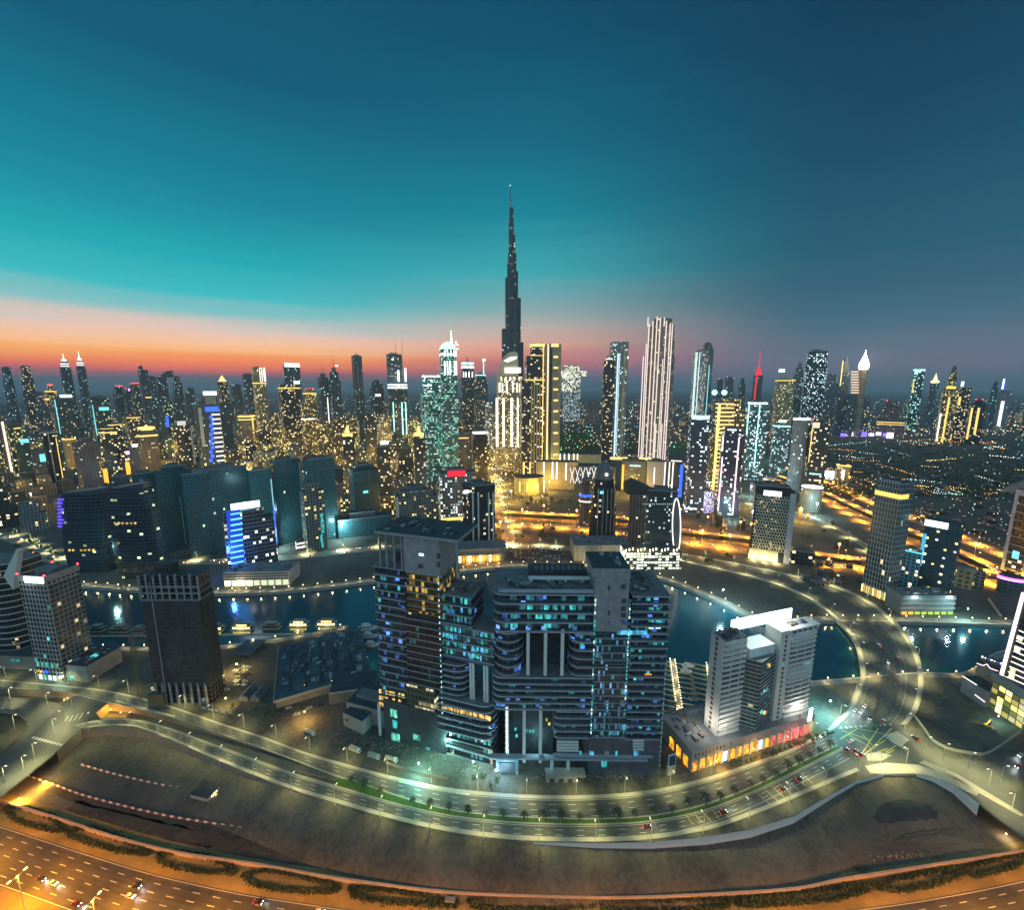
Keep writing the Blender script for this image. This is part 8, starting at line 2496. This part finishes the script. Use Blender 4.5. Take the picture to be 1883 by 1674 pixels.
# villas of the dark eastern quarter
filler(120, (1530, 812, 1883, 905), (6, 9), (12, 20), ('dk', 'brn', 'blk', 'dk'), 'small dark flat roofed villa in the eastern quarter beyond the highway', 'villa', 'villas of the dark eastern quarter', 'villa')
filler(40, (1640, 900, 1883, 985), (6, 10), (10, 17), ('dk', 'brn', 'blk'), 'small dark villa close behind the wide highway', 'villa', 'villas close behind the wide highway', 'villa')
# the dark planting between the villas: a wood that reads as one mass
mb = MB()
for i in range(9000):
    px, py = r3.uniform(1500, 1900), 806 + (r3.random() ** .8) * 110
    p = G(px, py)
    s = r3.uniform(1.5, 3.4)
    c = Vector((p.x, p.y, r3.uniform(1, 7)))
    a = Vector((r3.uniform(-1, 1), r3.uniform(-1, 1), r3.uniform(0, 1))).normalized()
    b = a.orthogonal().normalized()
    c2 = a.cross(b)
    mb.face([c - b * s, c + c2 * s, c + b * s, c - c2 * s])
o = mb.build('garden_foliage', LEAF); o['kind'] = 'stuff'
mb = MB()
for i in range(4200):
    px, py = r3.uniform(1000, 1180), 790 + r3.random() * 44
    p = G(px, py)
    s = r3.uniform(1.5, 3.4)
    c = Vector((p.x, p.y, r3.uniform(.5, 5)))
    a = Vector((r3.uniform(-1, 1), r3.uniform(-1, 1), r3.uniform(0, 1))).normalized()
    b = a.orthogonal().normalized()
    c2 = a.cross(b)
    mb.face([c - b * s, c + c2 * s, c + b * s, c - c2 * s])
o = mb.build('park_foliage', LEAF); o['kind'] = 'stuff'
def sheet2(name, px, z, m):
    return struct(sheet(name, W2(px), z, m))
sheet2('lawn', [(1022, 800), (1090, 796), (1104, 812), (1100, 836), (1060, 842), (1030, 832), (1018, 815)], .15, GRASS)
sheet2('lawn', [(1220, 812), (1262, 808), (1262, 832), (1225, 836)], .15, GRASS)
for i, (px, py) in enumerate(((1032, 827), (1062, 822), (1048, 802), (1086, 800), (1240, 822))):
    wlamp(px, py, 14, (.2, 1, .35), 260000, 'green flood light over the lawns behind the gold pair', 'green flood lights of the lawns', 'flood light', 1.6, 'flood_light', glow('green_lamp', (.1, 1, .35), 10))

# ------------------------------------------------------------------ tall lamps lighting the streets of the city
hm = thing('high_mast_lamp', 'tall mast lamp glowing gold among the city streets', 'mast lamp', (0, 0, -500), 0, 'gold mast lamps of the city streets')
MB().tube((0, 0, 0), (0, 0, 26), .5, .3, 5).build('mast', POLE, hm)
MB().ball((0, 0, 26.6), 1.5, 6, 4).build('lamp_head', glow('mast_gold', (1, .74, .26), 16), hm)
light('lamp_light', 'POINT', (1, .62, .10), 170000, (0, 0, 25), hm, 1.5)
hc = thing('high_mast_lamp', 'tall mast lamp glowing cool white among the city streets', 'mast lamp', (0, 0, -500), 0, 'cool mast lamps of the city streets')
MB().tube((0, 0, 0), (0, 0, 26), .5, .3, 5).build('mast', POLE, hc)
MB().ball((0, 0, 26.6), 1.5, 6, 4).build('lamp_head', glow('mast_cool', (.75, 1, .95), 16), hc)
light('lamp_light', 'POINT', (.55, .95, 1), 130000, (0, 0, 25), hc, 1.5)
ho = thing('high_mast_lamp', 'tall mast lamp glowing deep orange by the far roads', 'mast lamp', (0, 0, -500), 0, 'orange mast lamps by the far roads')
MB().tube((0, 0, 0), (0, 0, 24), .5, .3, 5).build('mast', POLE, ho)
MB().ball((0, 0, 24.6), 1.5, 6, 4).build('lamp_head', glow('mast_orange', (1, .5, .1), 16), ho)
light('lamp_light', 'POINT', (1, .40, .04), 60000, (0, 0, 23), ho, 1.5)
for i in range(60):
    px, py = r3.uniform(400, 915), 790 + 95 * r3.random() ** .8
    put(hm, G(px, py))
for px, py in ((905, 878), (920, 900), (895, 905), (930, 890), (905, 930), (940, 925), (1010, 905), (985, 915), (640, 925), (712, 935), (660, 915), (1120, 905), (1165, 915), (935, 860), (900, 850), (1390, 935), (1420, 945), (1470, 960), (760, 965), (840, 955)):
    put(hm, G(px, py))
for px, py in ((30, 860), (120, 880), (190, 850), (250, 880), (320, 850), (60, 930), (20, 960), (90, 900), (380, 870), (60, 800), (140, 815), (210, 825), (280, 810), (350, 800), (240, 790), (170, 860), (290, 850), (340, 835), (110, 845), (230, 850), (380, 830), (20, 820), (70, 845)):
    put(hm, G(px, py))
for px, py in ((1300, 905), (1400, 880), (1380, 915), (1420, 905), (1340, 960), (1440, 920), (1250, 905), (350, 900), (440, 905), (540, 985), (800, 880), (810, 915), (1500, 950), (1340, 800), (1430, 850), (300, 985), (390, 985), (505, 1012), (630, 995)):
    put(hc, G(px, py))
for px, py in ((1250, 960), (1300, 975), (1360, 985), (1180, 950), (1120, 945), (1230, 1000), (1290, 1003), (1340, 1012), (960, 960), (1000, 952), (1060, 962), (1540, 1030), (1600, 1040), (1790, 1030), (1450, 1022), (1530, 905), (1560, 895), (1640, 945), (1700, 985), (1250, 800), (1275, 812), (1235, 790), (1150, 800), (920, 985), (960, 990)):
    put(ho, G(px, py))

# ------------------------------------------------------------------ countless far lamps, one mass
dots = MB()
dm = [glow('dot_gold', (1, .66, .2), 9), glow('dot_white', (1, .95, .85), 9), glow('dot_cyan', (.55, 1, 1), 8), glow('dot_orange', (1, .42, .08), 9), glow('dot_red', (1, .05, .08), 8), glow('dot_green', (.25, 1, .4), 6)]
def dot(px, py, mi, z=None, s=1.0):
    p = G(px, py)
    r = depth(p) / F * .42 * s * r3.uniform(.6, 1.25)
    r = min(r, 3.6)
    zc_ = 8 + r if z is None else z
    c = Vector((p.x, p.y, zc_))
    P = [c + Vector(v) * r for v in ((1, 0, 0), (0, 1, 0), (-1, 0, 0), (0, -1, 0), (0, 0, 1), (0, 0, -1))]
    for a, b in ((0, 1), (1, 2), (2, 3), (3, 0)):
        dots.face([P[a], P[b], P[4]], None, mi)
        dots.face([P[b], P[a], P[5]], None, mi)
def scat(n, zone, wts, s=1.0, bias=1.0):
    x0, y0, x1, y1 = zone
    for _ in range(n):
        dot(r3.uniform(x0, x1), y0 + (y1 - y0) * r3.random() ** bias, r3.choices(range(6), wts)[0], None, s)
scat(1100, (0, 735, 1883, 770), (4, 4, 2, 3, .5, .2), .9)
scat(1500, (395, 765, 925, 905), (8, 3, .6, 2, .3, .3), 1.15)
scat(650, (0, 765, 400, 905), (4, 3, 1.5, 1.5, .6, .2), .9)
scat(620, (1000, 755, 1420, 830), (4, 3, 2, 4, .3, .5), 1.0)
scat(560, (1400, 765, 1883, 806), (4, 5, 1.5, 3, .5, .1), 1.1)
scat(150, (1520, 806, 1883, 930), (1.5, 3, 4, 2.5, .3, 0), .9)
for k in range(34):
    x_, y_ = r3.uniform(1500, 1880), 808 + 110 * r3.random() ** 1.2
    sl_ = r3.choice((.06, .1, -.08, .3, .02))
    c_ = r3.choices(range(6), (2, 3, 4, 3, .1, 0))[0]
    st_ = r3.uniform(2.5, 5)
    for q_ in range(r3.randint(6, 20)):
        dot(x_ + q_ * st_ + r3.uniform(-1, 1), y_ + q_ * st_ * sl_ + r3.uniform(-.6, .6), c_, None, r3.uniform(.7, 1.3))
scat(150, (1640, 900, 1883, 1000), (1.5, 2.5, 1, 4, .5, 0), .8)
scat(180, (880, 850, 1010, 935), (6, 4, .3, 3, 1.2, .2), 1.0)
for k in range(12):
    dot(1720 + k * 3.4, 903 + k * 1.2, 2, None, .9)
for k in range(40):
    dot(1520 + k * 9, 868 + k * 4.1, 3, None, 1.0)
    dot(1530 + k * 9, 890 + k * 4.2, 3, None, .9)
o = dots.build('city_lights', dm)
o['kind'] = 'stuff'

mb = MB()
for i in range(2600):
    x_, y_, sx_, sy_ = r3.choice(((150, 1500, 60, 9), (420, 1552, 90, 7), (700, 1600, 60, 6), (250, 1530, 80, 8), (990, 1640, 60, 4), (1560, 1600, 60, 6), (1240, 1640, 60, 4), (560, 1555, 30, 5)))
    q = G(x_ + r3.gauss(0, sx_), y_ + r3.gauss(0, sy_), LZ)
    s_ = r3.uniform(.15, .5)
    c = q + Vector((0, 0, s_ * .5))
    a = Vector((r3.uniform(-1, 1), r3.uniform(-1, 1), r3.uniform(-.2, 1))).normalized()
    b = a.orthogonal().normalized()
    c2 = a.cross(b)
    mb.face([c - b * s_, c + c2 * s_, c + b * s_, c - c2 * s_])
o = mb.build('scrub', HEDGE); o['kind'] = 'stuff'
# low roofs, hoardings and hedged plots filling the ground behind the canal
filler(26, (1260, 900, 1500, 990), (10, 26), (6, 11), ('brn', 'dky', 'dk', 'goldb'), 'low flat roofed hall on the plots behind the latticed building', 'hall', 'low halls on the plots behind the canal', 'low_hall')
filler(14, (700, 925, 900, 985), (9, 22), (8, 14), ('dky', 'hotel', 'brn'), 'low flat roofed hall among the streets behind the striped tower', 'hall', 'low halls behind the striped tower', 'low_hall')
filler(16, (1480, 1040, 1620, 1080), (5, 9), (5, 9), ('brn', 'dk'), 'small site hut on the dark plots beside the canal bridge road', 'hut', 'site huts on the dark plots', 'site_hut')
for k in range(70):
    px, py = r3.choice(((960, 925), (1030, 930), (1310, 955), (1420, 960), (1480, 985), (1560, 1010), (890, 985), (1000, 985), (1290, 1030), (1700, 1010)))
    put(TREE, G(px + r3.gauss(0, 30), py + r3.gauss(0, 7), .1), r3.uniform(0, 6), 'dark roadside tree on the plots behind the canal', 'roadside trees behind the canal', r3.uniform(1.2, 2.0))

# ------------------------------------------------------------------ evening haze
hz, t, b = newmat('haze')
t.nodes.remove(b)
pv = t.nodes.new('ShaderNodeVolumePrincipled')
pv.inputs['Color'].default_value = (.86, .94, 1, 1)
pv.inputs['Density'].default_value = 5.2e-5
pv.inputs['Anisotropy'].default_value = 0.0
t.links.new(pv.outputs[0], t.nodes['Material Output'].inputs['Volume'])
o = MB().box(-61000, 61000, -1500, 91000, -12, 905).build('haze', hz)
o['kind'] = 'stuff'
